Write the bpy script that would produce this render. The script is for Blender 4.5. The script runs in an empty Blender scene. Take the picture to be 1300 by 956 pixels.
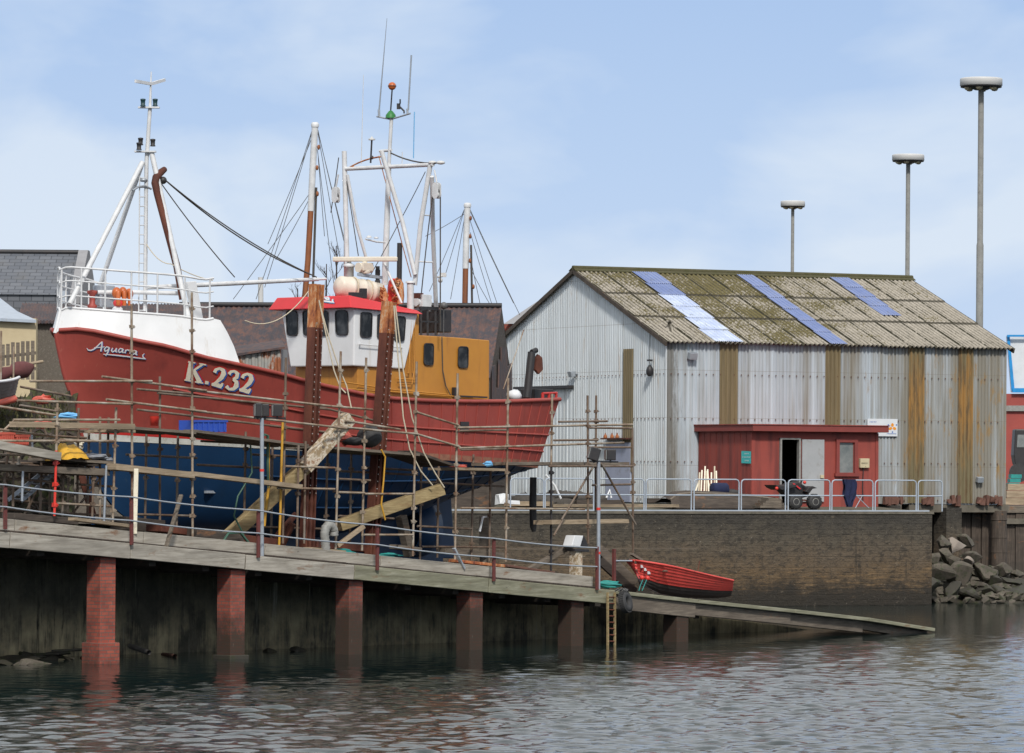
import bpy, bmesh, math, random
import numpy as np
from mathutils import Vector, Matrix
from mathutils.bvhtree import BVHTree
random.seed(7)
SC = bpy.context.scene
# ------------------------------------------------------------------ camera
F = 5600.0; H = 4.34; ROLL = 0.007
cam = bpy.data.cameras.new('camera'); CAM = bpy.data.objects.new('camera', cam)
SC.collection.objects.link(CAM); SC.camera = CAM
cam.sensor_fit = 'HORIZONTAL'; cam.sensor_width = 36.0; cam.lens = 36.0*F/1300
cam.shift_x = 0.0; cam.shift_y = 112.0/1300
cam.clip_start = 1.0; cam.clip_end = 6000
CAM.matrix_world = Matrix.Translation((0, 0, H)) @ Matrix.Rotation(math.radians(90), 4, 'X') @ Matrix.Rotation(ROLL, 4, 'Z')
# ------------------------------------------------------------------ light
SUN_EL, SUN_AZ = 42.0, 6.0           # azimuth of the sun measured from straight behind the camera, negative = to its left
W = bpy.data.worlds.new('World'); SC.world = W; W.use_nodes = True
wn = W.node_tree.nodes; wl = W.node_tree.links; wn.clear()
def wnode(t, **k):
    n = wn.new(t)
    for a, b in k.items(): setattr(n, a, b)
    return n
sky = wnode('ShaderNodeTexSky', sky_type='NISHITA', sun_disc=False)
sky.sun_elevation = math.radians(SUN_EL); sky.sun_rotation = math.radians(180+SUN_AZ)
sky.air_density = 1.0; sky.dust_density = 1.0; sky.ozone_density = 2.0
tc = wnode('ShaderNodeTexCoord'); sep = wnode('ShaderNodeSeparateXYZ'); wl.new(tc.outputs['Generated'], sep.inputs[0])
def wnoise(sc, det, rough, loc=(0, 0, 0)):
    mp = wnode('ShaderNodeMapping'); mp.inputs['Scale'].default_value = sc; mp.inputs['Location'].default_value = loc
    wl.new(tc.outputs['Generated'], mp.inputs['Vector'])
    n = wnode('ShaderNodeTexNoise'); n.inputs['Scale'].default_value = 1; n.inputs['Detail'].default_value = det
    n.inputs['Roughness'].default_value = rough; n.inputs['Distortion'].default_value = .3
    wl.new(mp.outputs[0], n.inputs['Vector']); return n.outputs['Fac']
def wmath(op, a, b=None, c=None, clamp=False):
    n = wnode('ShaderNodeMath', operation=op); n.use_clamp = clamp
    for i, x in enumerate((a, b, c)):
        if x is None: continue
        if isinstance(x, (int, float)): n.inputs[i].default_value = x
        else: wl.new(x, n.inputs[i])
    return n.outputs[0]
def wmix(f, a, b):
    n = wnode('ShaderNodeMix', data_type='RGBA')
    if isinstance(f, (int, float)): n.inputs[0].default_value = f
    else: wl.new(f, n.inputs[0])
    for i, x in ((6, a), (7, b)):
        if isinstance(x, tuple): n.inputs[i].default_value = x+(1,)
        else: wl.new(x, n.inputs[i])
    return n.outputs[2]
SKYK = 0.1
# thin veil of cloud: colours here are the cloud's own radiance divided by the background strength
n1 = wnoise((13, 13, 26), 5, .52, (3.1, 0, .35)); n2 = wnoise((5, 5, 13), 4, .5, (1.3, 2, 5.2))
cl = wmath('ADD', wmath('MULTIPLY', n1, .55), wmath('MULTIPLY', n2, .6))
cl = wmath('ADD', cl, wmath('MULTIPLY', sep.outputs['Z'], -1.5))
bank = wmath('ADD', wmath('POWER', wmath('MULTIPLY', wmath('ADD', sep.outputs['X'], .108), 22), 2), wmath('POWER', wmath('MULTIPLY', wmath('SUBTRACT', sep.outputs['Z'], .045), 26), 2))
cl = wmath('ADD', cl, wmath('MULTIPLY', wmath('SUBTRACT', 1, bank, clamp=True), .20))      # the brighter cloud bank low on the left
cf = wmath('MULTIPLY', wmath('SUBTRACT', cl, .455), 7.5, clamp=True)
el = wmath('MULTIPLY', sep.outputs['Z'], 8.5, clamp=True)
blue = wmix(el, (6.1, 7.5, 9.8), (3.9, 5.5, 8.5))
white = wmix(el, (7.8, 8.65, 9.9), (6.3, 7.4, 9.2))
veil = wmix(cf, blue, white)
hi = wmath('MULTIPLY', wmath('SUBTRACT', sep.outputs['Z'], .105), 9.0, clamp=True)      # unseen brighter, whiter cloud added above the view as neutral fill light
veil = wmix(hi, veil, (8.8, 9.0, 9.2))
full = wmix(.88, sky.outputs[0], veil)
bg = wnode('ShaderNodeBackground'); wl.new(full, bg.inputs[0]); bg.inputs[1].default_value = SKYK
wo = wnode('ShaderNodeOutputWorld'); wl.new(bg.outputs[0], wo.inputs[0])
sun = bpy.data.lights.new('sun', 'SUN'); SUN = bpy.data.objects.new('sun', sun); SC.collection.objects.link(SUN)
sun.energy = 2.9; sun.angle = math.radians(6); sun.color = (1, .95, .88)
a_, e_ = math.radians(SUN_AZ), math.radians(SUN_EL)
to_sun = Vector((math.sin(a_)*math.cos(e_), -math.cos(a_)*math.cos(e_), math.sin(e_)))
SUN.rotation_euler = to_sun.to_track_quat('Z', 'Y').to_euler()
SC.view_settings.view_transform = 'Standard'; SC.view_settings.look = 'None'
SC.view_settings.exposure = 0.0; SC.view_settings.gamma = 1.0; SC.view_settings.use_curve_mapping = False
SC.cycles.max_bounces = 6; SC.cycles.diffuse_bounces = 3; SC.cycles.glossy_bounces = 3; SC.cycles.caustics_reflective = False
# ------------------------------------------------------------------ geometry helpers
CO = Vector((0, 0, H))
def ray(px, py):
    x = (px-650)+ROLL*(py-590); y = (py-590)-ROLL*(px-650)
    return Vector((x/F, 1, -y/F))
def P(px, py, d): return CO+ray(px, py)*d
class Plane:                         # a vertical plane through (x, y) running along the ground direction (dx, dy)
    def __init__(s, x, y, dx, dy):
        s.o = Vector((x, y, 0)); s.e = Vector((dx, dy, 0)).normalized(); s.n = Vector((-s.e.y, s.e.x, 0))   # n points away from the camera
    def off(s, d): q = s.o+s.n*d; return Plane(q.x, q.y, s.e.x, s.e.y)
    def hit(s, px, py):
        r = ray(px, py); return CO+r*((s.o-CO).dot(s.n)/r.dot(s.n))
    def tz(s, px, py): q = s.hit(px, py); return (q-s.o).dot(s.e), q.z
    def at(s, t, z, o=0): return s.o+s.e*t+s.n*o+Vector((0, 0, z))
def lerp(a, b, t): return a+(b-a)*t
def interp(x, pts):
    if x <= pts[0][0]: (x0, y0), (x1, y1) = pts[0], pts[1]
    elif x >= pts[-1][0]: (x0, y0), (x1, y1) = pts[-2], pts[-1]
    else:
        for i in range(len(pts)-1):
            if pts[i][0] <= x <= pts[i+1][0]: (x0, y0), (x1, y1) = pts[i], pts[i+1]; break
    return y0+(y1-y0)*(x-x0)/(x1-x0)
Z = Vector((0, 0, 1))
class MB:
    def __init__(s): s.v = []; s.f = []; s.sm = []
    def add(s, vs, fs, smooth=False):
        b = len(s.v); s.v += [tuple(v) for v in vs]; s.f += [tuple(b+i for i in f) for f in fs]; s.sm += [smooth]*len(fs); return s
    def box(s, c, sx, sy, sz, ex=Vector((1, 0, 0)), ez=Z, jit=0):
        """box centred at c; ex = its length direction, ez = its up direction"""
        ex = Vector(ex).normalized(); ez = Vector(ez); ey = ez.cross(ex).normalized(); ez = ex.cross(ey).normalized()
        c = Vector(c); vs = []
        for k in (-1, 1):
            for j in (-1, 1):
                for i in (-1, 1):
                    p = c+ex*(i*sx/2)+ey*(j*sy/2)+ez*(k*sz/2)
                    if jit: p += Vector([random.uniform(-jit, jit) for _ in range(3)])
                    vs.append(p)
        return s.add(vs, [(0, 2, 3, 1), (4, 5, 7, 6), (0, 1, 5, 4), (2, 6, 7, 3), (0, 4, 6, 2), (1, 3, 7, 5)])
    def beam(s, p0, p1, w, h, up=Z, jit=0):
        p0 = Vector(p0); p1 = Vector(p1); d = p1-p0
        if abs(d.normalized().dot(Vector(up).normalized())) > .99: up = Vector((0, 1, 0))
        return s.box((p0+p1)/2, d.length, w, h, d, up, jit)
    def tube(s, pts, r, n=8, cap=True, smooth=True):
        pts = [Vector(p) for p in pts]
        if not isinstance(r, (list, tuple)): r = [r]*len(pts)
        vs = []; N = len(pts); ref = None
        for i, p in enumerate(pts):
            d = (pts[min(i+1, N-1)]-pts[max(i-1, 0)]).normalized()
            if ref is None: ref = Vector((0, 0, 1)) if abs(d.z) < .9 else Vector((0, 1, 0))
            u = d.cross(ref).normalized(); w = d.cross(u).normalized(); ref = -w if abs(d.dot(w)) < .99 else ref
            ref = u.cross(d).normalized()
            for k in range(n):
                a = 2*math.pi*k/n; vs.append(p+u*math.cos(a)*r[i]+w*math.sin(a)*r[i])
        fs = [(i*n+k, i*n+(k+1) % n, (i+1)*n+(k+1) % n, (i+1)*n+k) for i in range(N-1) for k in range(n)]
        s.add(vs, fs, smooth)
        if cap: s.add([vs[k] for k in range(n)][::-1], [tuple(range(n))]); s.add(vs[-n:], [tuple(range(n))])
        return s
    def disc_x(s, c, axis, r, w, n=20, smooth=True):   # short cylinder centred at c along axis
        a = Vector(axis).normalized(); c = Vector(c); return s.tube([c-a*w/2, c+a*w/2], r, n, True, smooth)
    def lathe(s, c, prof, n=16, axis=Z, smooth=True):
        a = Vector(axis).normalized(); u = a.orthogonal().normalized(); w = a.cross(u); c = Vector(c); vs = []
        for r, h in prof:
            for k in range(n):
                t = 2*math.pi*k/n; vs.append(c+a*h+u*math.cos(t)*r+w*math.sin(t)*r)
        m = len(prof)
        s.add(vs, [(i*n+k, i*n+(k+1) % n, (i+1)*n+(k+1) % n, (i+1)*n+k) for i in range(m-1) for k in range(n)], smooth)
        if prof[0][0] > 1e-4: s.add([vs[k] for k in range(n)][::-1], [tuple(range(n))])
        if prof[-1][0] > 1e-4: s.add(vs[-n:], [tuple(range(n))])
        return s
    def ball(s, c, r, n=10, sq=(1, 1, 1), jit=0, smooth=True):
        c = Vector(c); vs = []; m = n
        for i in range(m+1):
            th = math.pi*i/m
            for k in range(n):
                a = 2*math.pi*k/n; j = 1+random.uniform(-jit, jit)
                vs.append(c+Vector((math.sin(th)*math.cos(a)*r*sq[0], math.sin(th)*math.sin(a)*r*sq[1], math.cos(th)*r*sq[2]))*1*j if not jit else c+Vector((math.sin(th)*math.cos(a)*r*sq[0]*j, math.sin(th)*math.sin(a)*r*sq[1]*j, math.cos(th)*r*sq[2]*j)))
        return s.add(vs, [(i*n+k, (i+1)*n+k, (i+1)*n+(k+1) % n, i*n+(k+1) % n) for i in range(m) for k in range(n)], smooth)
    def poly(s, pts, thick, nrm):       # flat outline with thickness along nrm
        n = Vector(nrm).normalized()*thick/2; a = [Vector(p)+n for p in pts]; b = [Vector(p)-n for p in pts]; m = len(pts)
        return s.add(a+b, [tuple(range(m)), tuple(range(2*m-1, m-1, -1))]+[(i, i+m, (i+1) % m+m, (i+1) % m) for i in range(m)])
    def quadgrid(s, rows, smooth=True, flip=False):
        b = []; m = len(rows[0])
        for r in rows: b += r
        fs = []
        for i in range(len(rows)-1):
            for j in range(m-1):
                q = (i*m+j, i*m+j+1, (i+1)*m+j+1, (i+1)*m+j); fs.append(q[::-1] if flip else q)
        return s.add(b, fs, smooth)
    def torus(s, c, axis, R, r, n=24, m=10, squash=1):
        a = Vector(axis).normalized(); u = a.orthogonal().normalized(); w = a.cross(u); c = Vector(c); vs = []
        for i in range(n):
            t = 2*math.pi*i/n; d = u*math.cos(t)+w*math.sin(t)
            for k in range(m):
                p = 2*math.pi*k/m; vs.append(c+d*(R+r*math.cos(p))+a*r*squash*math.sin(p))
        return s.add(vs, [(i*m+k, i*m+(k+1) % m, ((i+1) % n)*m+(k+1) % m, ((i+1) % n)*m+k) for i in range(n) for k in range(m)], True)
    def build(s, name, mat, parent=None, bevel=0, loc=None):
        org = Vector((0, 0, 0))
        if parent is not None: org = Vector(parent['org_']) if 'org_' in parent else org
        elif loc is not None: org = Vector(loc)
        me = bpy.data.meshes.new(name)
        me.from_pydata([tuple(Vector(v)-org) for v in s.v], [], s.f); me.update()
        me.polygons.foreach_set('use_smooth', s.sm)
        uv = me.uv_layers.new(name='UVMap'); co = s.v; data = []
        for p in me.polygons:
            n = p.normal
            if abs(n.z) < .75:
                t = Vector((n.y, -n.x, 0)).normalized()
                if t.x < 0: t = -t
                for vi in p.vertices: v = co[vi]; data += [v[0]*t.x+v[1]*t.y, v[2]]
            else:
                for vi in p.vertices: v = co[vi]; data += [v[0], v[1]]
        uv.data.foreach_set('uv', data)
        o = bpy.data.objects.new(name, me); SC.collection.objects.link(o)
        if isinstance(mat, str): mat = M[mat]
        me.materials.append(mat)
        if parent is not None: o.parent = parent
        else: o.location = org
        PYORG[o.name] = org
        o['org_'] = tuple(org)
        if bevel:
            b = o.modifiers.new('bevel', 'BEVEL'); b.width = bevel; b.segments = 2; b.limit_method = 'ANGLE'
        return o
PYORG = {}
def thing(name, label, cat, loc=(0, 0, 0), group=None):
    o = bpy.data.objects.new(name, None); SC.collection.objects.link(o); o.location = loc; o.empty_display_size = .2
    o['label'] = label; o['category'] = cat; o['org_'] = tuple(loc)
    if group: o['group'] = group
    return o
def tag(o, label, cat, group=None, kind=None):
    o['label'] = label; o['category'] = cat
    if group: o['group'] = group
    if kind: o['kind'] = kind
    return o
def struct(mb, name, mat, loc=None):
    o = mb.build(name, mat, None, loc=loc); o['kind'] = 'structure'; return o
# ------------------------------------------------------------------ material helpers
M = {}
class NT:
    def __init__(s, name, rough=.7, metal=0, spec=.5):
        s.m = bpy.data.materials.new(name); s.m.use_nodes = True; s.n = s.m.node_tree.nodes; s.l = s.m.node_tree.links
        s.b = s.n['Principled BSDF']; s.b.inputs['Roughness'].default_value = rough; s.b.inputs['Metallic'].default_value = metal
        s.b.inputs['Specular IOR Level'].default_value = spec
        s.tc = s.n.new('ShaderNodeTexCoord'); s.obj = s.tc.outputs['Object']; s.uv = s.tc.outputs['UV']; M[name] = s.m
        s.geo = None
    def put(s, x, sock):
        if isinstance(x, (int, float)): sock.default_value = x
        elif isinstance(x, tuple): sock.default_value = x if len(x) == len(sock.default_value) else x+(1,)
        else: s.l.new(x, sock)
    def vec(s, src, scale=(1, 1, 1), loc=(0, 0, 0), rot=(0, 0, 0)):
        mp = s.n.new('ShaderNodeMapping'); mp.inputs['Scale'].default_value = scale; mp.inputs['Location'].default_value = loc; mp.inputs['Rotation'].default_value = rot
        s.l.new(src, mp.inputs[0]); return mp.outputs[0]
    def noise(s, scale, det=4, rough=.6, src=None, loc=(0, 0, 0), dist=0):
        if isinstance(scale, (int, float)): scale = (scale,)*3
        n = s.n.new('ShaderNodeTexNoise'); n.inputs['Scale'].default_value = 1; n.inputs['Detail'].default_value = det; n.inputs['Roughness'].default_value = rough
        n.inputs['Distortion'].default_value = dist
        s.l.new(s.vec(src or s.obj, scale, loc), n.inputs['Vector']); return n.outputs['Fac']
    def ramp(s, f, stops, interp='LINEAR'):
        r = s.n.new('ShaderNodeValToRGB'); r.color_ramp.interpolation = interp; e = r.color_ramp.elements
        while len(e) < len(stops): e.new(.5)
        for i, (p, c) in enumerate(stops):
            e[i].position = p; e[i].color = (c, c, c, 1) if isinstance(c, (int, float)) else tuple(c)+(1,)
        s.l.new(f, r.inputs[0]); return r.outputs[0]
    def sstep(s, f, a, b): return s.ramp(f, [(a, 0), (b, 1)])
    def mix(s, f, a, b, mode='MIX'):
        n = s.n.new('ShaderNodeMix'); n.data_type = 'RGBA'; n.blend_type = mode
        s.put(f, n.inputs[0]); s.put(a, n.inputs[6]); s.put(b, n.inputs[7]); return n.outputs[2]
    def math(s, op, a, b=None, clamp=False):
        n = s.n.new('ShaderNodeMath'); n.operation = op; n.use_clamp = clamp; s.put(a, n.inputs[0])
        if b is not None: s.put(b, n.inputs[1])
        return n.outputs[0]
    def dot(s, v, src=None, world=False):
        n = s.n.new('ShaderNodeVectorMath'); n.operation = 'DOT_PRODUCT'
        if world:
            if s.geo is None: s.geo = s.n.new('ShaderNodeNewGeometry')
            s.l.new(s.geo.outputs['Position'], n.inputs[0])
        else: s.l.new(src or s.obj, n.inputs[0])
        n.inputs[1].default_value = v; return n.outputs['Value']
    def bump(s, h, st=.3, dist=.02):
        b = s.n.new('ShaderNodeBump'); b.inputs['Strength'].default_value = st; b.inputs['Distance'].default_value = dist
        s.l.new(h, b.inputs['Height']); s.l.new(b.outputs[0], s.b.inputs['Normal']); return b
    def color(s, c): s.put(c, s.b.inputs['Base Color']); return s
    def rough(s, c): s.put(c, s.b.inputs['Roughness']); return s
def simple(name, c1, c2=None, rough=.6, metal=0, scale=3, bump=.15, dirt=None, dirt_amt=(.55, .75), spec=.5, streak=None, sscale=(5, 5, .5), st_amt=(.5, .72)):
    t = NT(name, rough, metal, spec); c2 = c2 or tuple(x*.75 for x in c1)
    f = t.noise(scale, 5, .65); c = t.mix(t.sstep(f, .3, .7), c1, c2)
    if dirt: c = t.mix(t.sstep(t.noise(scale*2.3, 6, .7, loc=(7, 3, 1)), *dirt_amt), c, dirt)
    if streak: c = t.mix(t.sstep(t.noise(sscale, 4, .6, loc=(1, 9, 4)), *st_amt), c, streak)
    t.color(c)
    if bump: t.bump(t.noise(scale*6, 5, .7), bump, .01)
    return t
# ------------------------------------------------------------------ materials
t = NT('hull_red', .55); z = t.dot((0, 0, 1)); c = t.mix(t.sstep(t.noise(.7, 5, .65), .3, .7), (.36, .066, .050), (.285, .052, .042))
c = t.mix(t.math('MULTIPLY', t.sstep(t.noise((3, 3, .3), 5, .7, loc=(1, 9, 4)), .54, .8), .7), c, (.17, .035, .03))
c = t.mix(t.math('MULTIPLY', t.sstep(t.noise((9, 9, 4), 6, .75, loc=(4, 4, 4)), .62, .70), .6), c, (.40, .13, .09))
c = t.mix(t.math('MULTIPLY', t.sstep(t.noise((5, 5, .9), 6, .8, loc=(8, 2, 4)), .66, .74), .8), c, (.12, .05, .03)); t.color(c).bump(t.noise(2.2, 4, .6), .25, .03)
simple('hull_red_bright', (.55, .03, .025), (.42, .03, .025), .45, scale=1)
t = NT('hull_blue', .45); c = t.mix(t.sstep(t.noise(.8, 5, .6), .3, .7), (.011, .052, .135), (.008, .036, .095))
c = t.mix(t.sstep(t.noise((1.5, 1.5, .25), 4, .6), .55, .8), c, (.02, .04, .075)); c = t.mix(t.math('MULTIPLY', t.sstep(t.noise((4, 4, 3), 6, .8, loc=(3, 2, 8)), .63, .72), .7), c, (.05, .085, .12)); c = t.mix(t.math('MULTIPLY', t.sstep(t.noise((6, 6, 1), 6, .8, loc=(3, 9, 8)), .68, .74), .8), c, (.09, .05, .035)); t.color(c).bump(t.noise(2.4, 4, .6), .25, .03)
simple('boot_white', (.62, .62, .58), (.45, .46, .42), .5, scale=4, dirt=(.25, .2, .12))
t = NT('white_paint', .42); c = t.mix(t.sstep(t.noise(1.2, 5, .6), .35, .75), (.76, .77, .78), (.66, .67, .68))
c = t.mix(t.sstep(t.noise((4, 4, .35), 5, .7), .6, .82), c, (.5, .44, .36)); t.color(c).bump(t.noise(10, 4, .6), .06, .01)
simple('white_tube', (.72, .73, .74), (.55, .56, .57), .45, scale=5, dirt=(.42, .3, .2), dirt_amt=(.62, .75), bump=.05)
simple('orange_paint', (.52, .235, .035), (.44, .19, .03), .5, scale=1.2, streak=(.33, .13, .03), sscale=(5, 5, .4), st_amt=(.56, .78), bump=.08)
simple('visor_red', (.68, .035, .045), (.58, .035, .04), .4, scale=1.5, bump=.05)
simple('letter_cream', (.82, .77, .62), (.72, .66, .52), .5, scale=6, dirt=(.5, .42, .3), bump=0)
simple('letter_white', (.8, .82, .82), (.7, .72, .75), .5, scale=6, bump=0)
simple('letter_blue', (.03, .13, .46), (.025, .11, .4), .5, scale=6, bump=0)
simple('letter_sky', (.16, .45, .75), (.14, .4, .7), .5, scale=6, bump=0)
t = NT('dark_glass', .12, spec=.25); t.color(t.mix(t.sstep(t.noise((3, 3, 2.2), 3, .6), .48, .7), (.008, .010, .012), (.07, .075, .08)))  # paler blotches painted into the colour as blurry reflections and interior
simple('rubber', (.028, .028, .03), (.05, .05, .05), .75, scale=6, bump=.3)
simple('black_metal', (.02, .021, .024), (.035, .03, .03), .5, scale=5)
t = NT('rust_steel', .8); f = t.noise((1.5, 1.5, .7), 6, .7); c = t.ramp(f, [(.3, (.045, .014, .010)), (.5, (.11, .032, .018)), (.68, (.17, .055, .028))])
c = t.mix(t.sstep(t.noise((7, 7, .6), 5, .7), .55, .72), c, (.05, .022, .018)); t.color(c).bump(t.noise(14, 5, .7), .5, .015)
t = NT('rust_bright', .8); f = t.noise((6, 6, 2.2), 6, .75); c = t.ramp(f, [(.36, (.12, .04, .028)), (.46, (.36, .12, .045)), (.55, (.50, .20, .07)), (.60, (.56, .40, .26)), (.66, (.30, .12, .06))]); t.color(c).bump(t.noise(14, 5, .7), .5, .015)
t = NT('scaffold_tube', .55, .25); f = t.noise(2.2, 5, .65); c = t.ramp(f, [(.32, (.46, .42, .36)), (.5, (.32, .25, .18)), (.66, (.17, .09, .055))]); t.color(c).bump(t.noise(20, 3, .6), .2, .005)
t = NT('scaffold_rusty', .7, .1); f = t.noise(2.5, 5, .65); c = t.ramp(f, [(.32, (.22, .19, .16)), (.5, (.17, .12, .085)), (.68, (.10, .06, .04))]); t.color(c).bump(t.noise(20, 3, .6), .2, .005)
simple('galvanised', (.42, .46, .5), (.33, .36, .4), .4, .35, scale=5, bump=.05)
simple('light_rail', (.42, .48, .55), (.36, .41, .48), .45, .1, scale=4, bump=.05, dirt=(.36, .36, .35), dirt_amt=(.6, .75))
simple('post_red', (.17, .04, .035), (.11, .03, .028), .7, scale=8, dirt=(.06, .03, .025), dirt_amt=(.5, .65))
simple('red_plastic', (.75, .05, .03), (.6, .04, .03), .4, scale=3, bump=0)
simple('salmon_plastic', (.62, .13, .09), (.5, .1, .07), .5, scale=3, bump=.05)
simple('blue_plastic', (.035, .10, .50), (.03, .08, .42), .45, scale=3, bump=.05)
simple('yellow_sheet', (.72, .40, .03), (.6, .33, .03), .6, scale=5, dirt=(.22, .16, .04), dirt_amt=(.58, .7), bump=.5)
simple('teal_sheet', (.02, .30, .26), (.02, .2, .2), .6, scale=5, bump=.4)
simple('grey_cloth', (.30, .31, .34), (.2, .22, .25), .85, scale=6, bump=.5)
simple('navy_cloth', (.014, .022, .075), (.01, .015, .045), .9, scale=6, bump=.6)
simple('hose_grey', (.33, .33, .31), (.22, .22, .21), .6, scale=8, dirt=(.14, .12, .1))
simple('hose_green', (.05, .13, .09), (.04, .1, .07), .5, scale=8)
simple('hose_yellow', (.6, .33, .03), (.5, .26, .03), .5, scale=8)
simple('rope_pale', (.62, .55, .42), (.5, .43, .32), .9, scale=20)
simple('rope_dark', (.055, .05, .045), (.09, .08, .07), .9, scale=20)
simple('wire', (.16, .16, .16), (.09, .09, .09), .6, .2, scale=10)
simple('lamp_white', (.60, .60, .59), (.52, .52, .51), .5, scale=1.5, bump=0)
simple('concrete_post', (.30, .30, .28), (.22, .22, .21), .85, scale=3, dirt=(.15, .14, .13), bump=.2)
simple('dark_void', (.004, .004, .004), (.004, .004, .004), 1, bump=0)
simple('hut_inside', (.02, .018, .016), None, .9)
# weathered timber: grain runs along world x/y, so a stretched noise on the UVs
def wood(name, c1, c2, c3, sc=(1.2, 14, 1), green=None, rough=.85):
    t = NT(name, rough); f = t.noise(sc, 6, .7, src=t.uv); c = t.ramp(f, [(.3, c1), (.5, c2), (.7, c3)])
    b = t.noise((.55, 2.2, 1), 4, .6, src=t.uv, loc=(4, 2, 0)); c = t.mix(t.sstep(b, .45, .75), c, tuple(x*.55 for x in c2))
    if green: c = t.mix(t.sstep(t.noise((.35, 1.6, 1), 4, .6, src=t.uv, loc=(2, 7, 0)), *green[1]), c, green[0])
    r = t.noise((1.1, 2.6, 1), 4, .7, src=t.uv, loc=(11, 5, 0)); c = t.mix(t.sstep(r, .60, .72), c, (.20, .10, .05)); kn = t.noise((2.2, 5, 1), 3, .5, src=t.uv, loc=(21, 5, 0)); c = t.mix(t.sstep(kn, .70, .76), c, (.05, .035, .025))
    t.color(c).bump(f, .5, .015); return t
wood('beam_grey', (.19, .17, .14), (.37, .34, .29), (.50, .47, .41))
wood('beam_green', (.13, .125, .08), (.25, .245, .17), (.38, .37, .29))
wood('plank_tan', (.20, .15, .10), (.36, .28, .19), (.48, .38, .27), (2, 20, 1))
wood('plank_old', (.09, .075, .06), (.17, .14, .11), (.26, .22, .17), (2, 20, 1))
wood('plank_dark', (.035, .028, .022), (.07, .055, .045), (.11, .09, .07), (2, 20, 1))
wood('beam_yellow', (.17, .12, .05), (.32, .24, .12), (.46, .37, .2), (3, 24, 1))
wood('pile_wood', (.035, .027, .02), (.075, .058, .045), (.13, .10, .08), (14, 1.2, 1))
# painted, chipped beam
t = NT('beam_painted', .8); f = t.noise((5, 5, 5), 6, .75); c = t.ramp(f, [(.46, (.30, .22, .13)), (.50, (.55, .48, .38)), (.56, (.58, .52, .42)), (.59, (.34, .2, .12)), (.7, (.22, .15, .09))]); t.color(c).bump(f, .4, .02)
# brick with weed below and lime above
def brick(name, a, b, algae_top=1.95):
    t = NT(name, .9); br = t.n.new('ShaderNodeTexBrick'); t.l.new(t.uv, br.inputs['Vector'])
    br.inputs['Scale'].default_value = 1; br.inputs['Brick Width'].default_value = .215; br.inputs['Row Height'].default_value = .075
    br.inputs['Mortar Size'].default_value = .008; br.inputs['Color1'].default_value = a+(1,); br.inputs['Color2'].default_value = b+(1,); br.inputs['Mortar'].default_value = (.13, .10, .085, 1)
    c = br.outputs['Color']; z = t.dot((0, 0, 1), world=True)
    n = t.noise((2.2, 2.2, 1.6), 7, .8); lo = t.math('SUBTRACT', algae_top, t.math('ADD', z, t.math('MULTIPLY', n, 2.0)))
    c = t.mix(t.math('MULTIPLY', t.math('MULTIPLY', lo, 1.6, True), .88), c, (.026, .024, .015))
    c = t.mix(t.sstep(t.noise((9, 9, 1.2), 5, .7, loc=(3, 3, 3)), .67, .76), c, (.42, .38, .34))
    c = t.mix(t.math('MULTIPLY', t.sstep(t.noise(2, 5, .6, loc=(9, 0, 0)), .45, .7), .55), c, (.05, .03, .025))
    t.color(c); t.bump(br.outputs['Fac'], -.5, .02); return t
brick('brick_red', (.36, .085, .055), (.25, .06, .042), 2.1)
brick('brick_dark', (.30, .078, .052), (.20, .058, .042), 2.45)
brick('brick_bright', (.40, .095, .06), (.28, .065, .045), 1.35)
# tidal wall: coarse stone/concrete with streaks and horizontal weed bands
def tidal(name, top, mid, low, streak, bands=(2.95, 1.7, .8), k=1.0, band=None):
    t = NT(name, .9); z = t.dot((0, 0, 1), world=True); n = t.noise(1.6, 7, .75); f2 = t.noise((2.2, 2.2, 9), 6, .7, loc=(5, 5, 5))
    zz = t.math('ADD', z, t.math('MULTIPLY', t.math('SUBTRACT', n, .5), 1.1))
    zz = t.math('DIVIDE', zz, 3.2)
    c = t.ramp(zz, [(.0, low), (.22, low), (.42, mid), (.62, mid), (.78, top)])
    c = t.mix(t.sstep(f2, .45, .75), c, tuple(x*.45 for x in mid))
    c = t.mix(t.math('MULTIPLY', t.sstep(t.noise((3.2, 3.2, .35), 5, .7), .56, .72), .8), c, streak)
    c = t.mix(t.math('MULTIPLY', t.sstep(t.noise((1.1, 1.1, 16), 5, .75, loc=(3, 7, 1)), .5, .62), .75), c, tuple(x*.3 for x in mid))
    sp = t.noise((7, 7, 11), 5, .75, loc=(2, 8, 1)); c = t.mix(t.sstep(sp, .62, .72), c, tuple(min(x*3.2, .4) for x in mid))
    if band:
        bz = t.math('MULTIPLY', t.math('SUBTRACT', 1, t.math('MULTIPLY', t.math('ABSOLUTE', t.math('SUBTRACT', zz, band[0])), 1/band[1]), True), t.sstep(t.noise((1.1, 1.1, 12), 5, .75, loc=(8, 1, 2)), .46, .62))
        c = t.mix(bz, c, band[2])
    t.color(c); t.bump(t.math('ADD', n, f2), .6, .06); return t
t = NT('quay_stone', .9); z = t.dot((0, 0, 1), world=True); br = t.n.new('ShaderNodeTexBrick'); t.l.new(t.uv, br.inputs['Vector']); br.inputs['Scale'].default_value = 1
br.inputs['Brick Width'].default_value = 1.9; br.inputs['Row Height'].default_value = .17; br.inputs['Mortar Size'].default_value = .014; br.inputs['Mortar Smooth'].default_value = .6
br.inputs['Color1'].default_value = (1, 1, 1, 1); br.inputs['Color2'].default_value = (.62, .62, .62, 1); br.inputs['Mortar'].default_value = (.25, .25, .25, 1)
n = t.noise(1.3, 7, .75); n2 = t.noise((4, 4, 7), 6, .8, loc=(4, 4, 1)); zz_ = t.math('DIVIDE', t.math('ADD', z, t.math('MULTIPLY', t.math('SUBTRACT', n, .5), 1.6)), 3.2)
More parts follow.
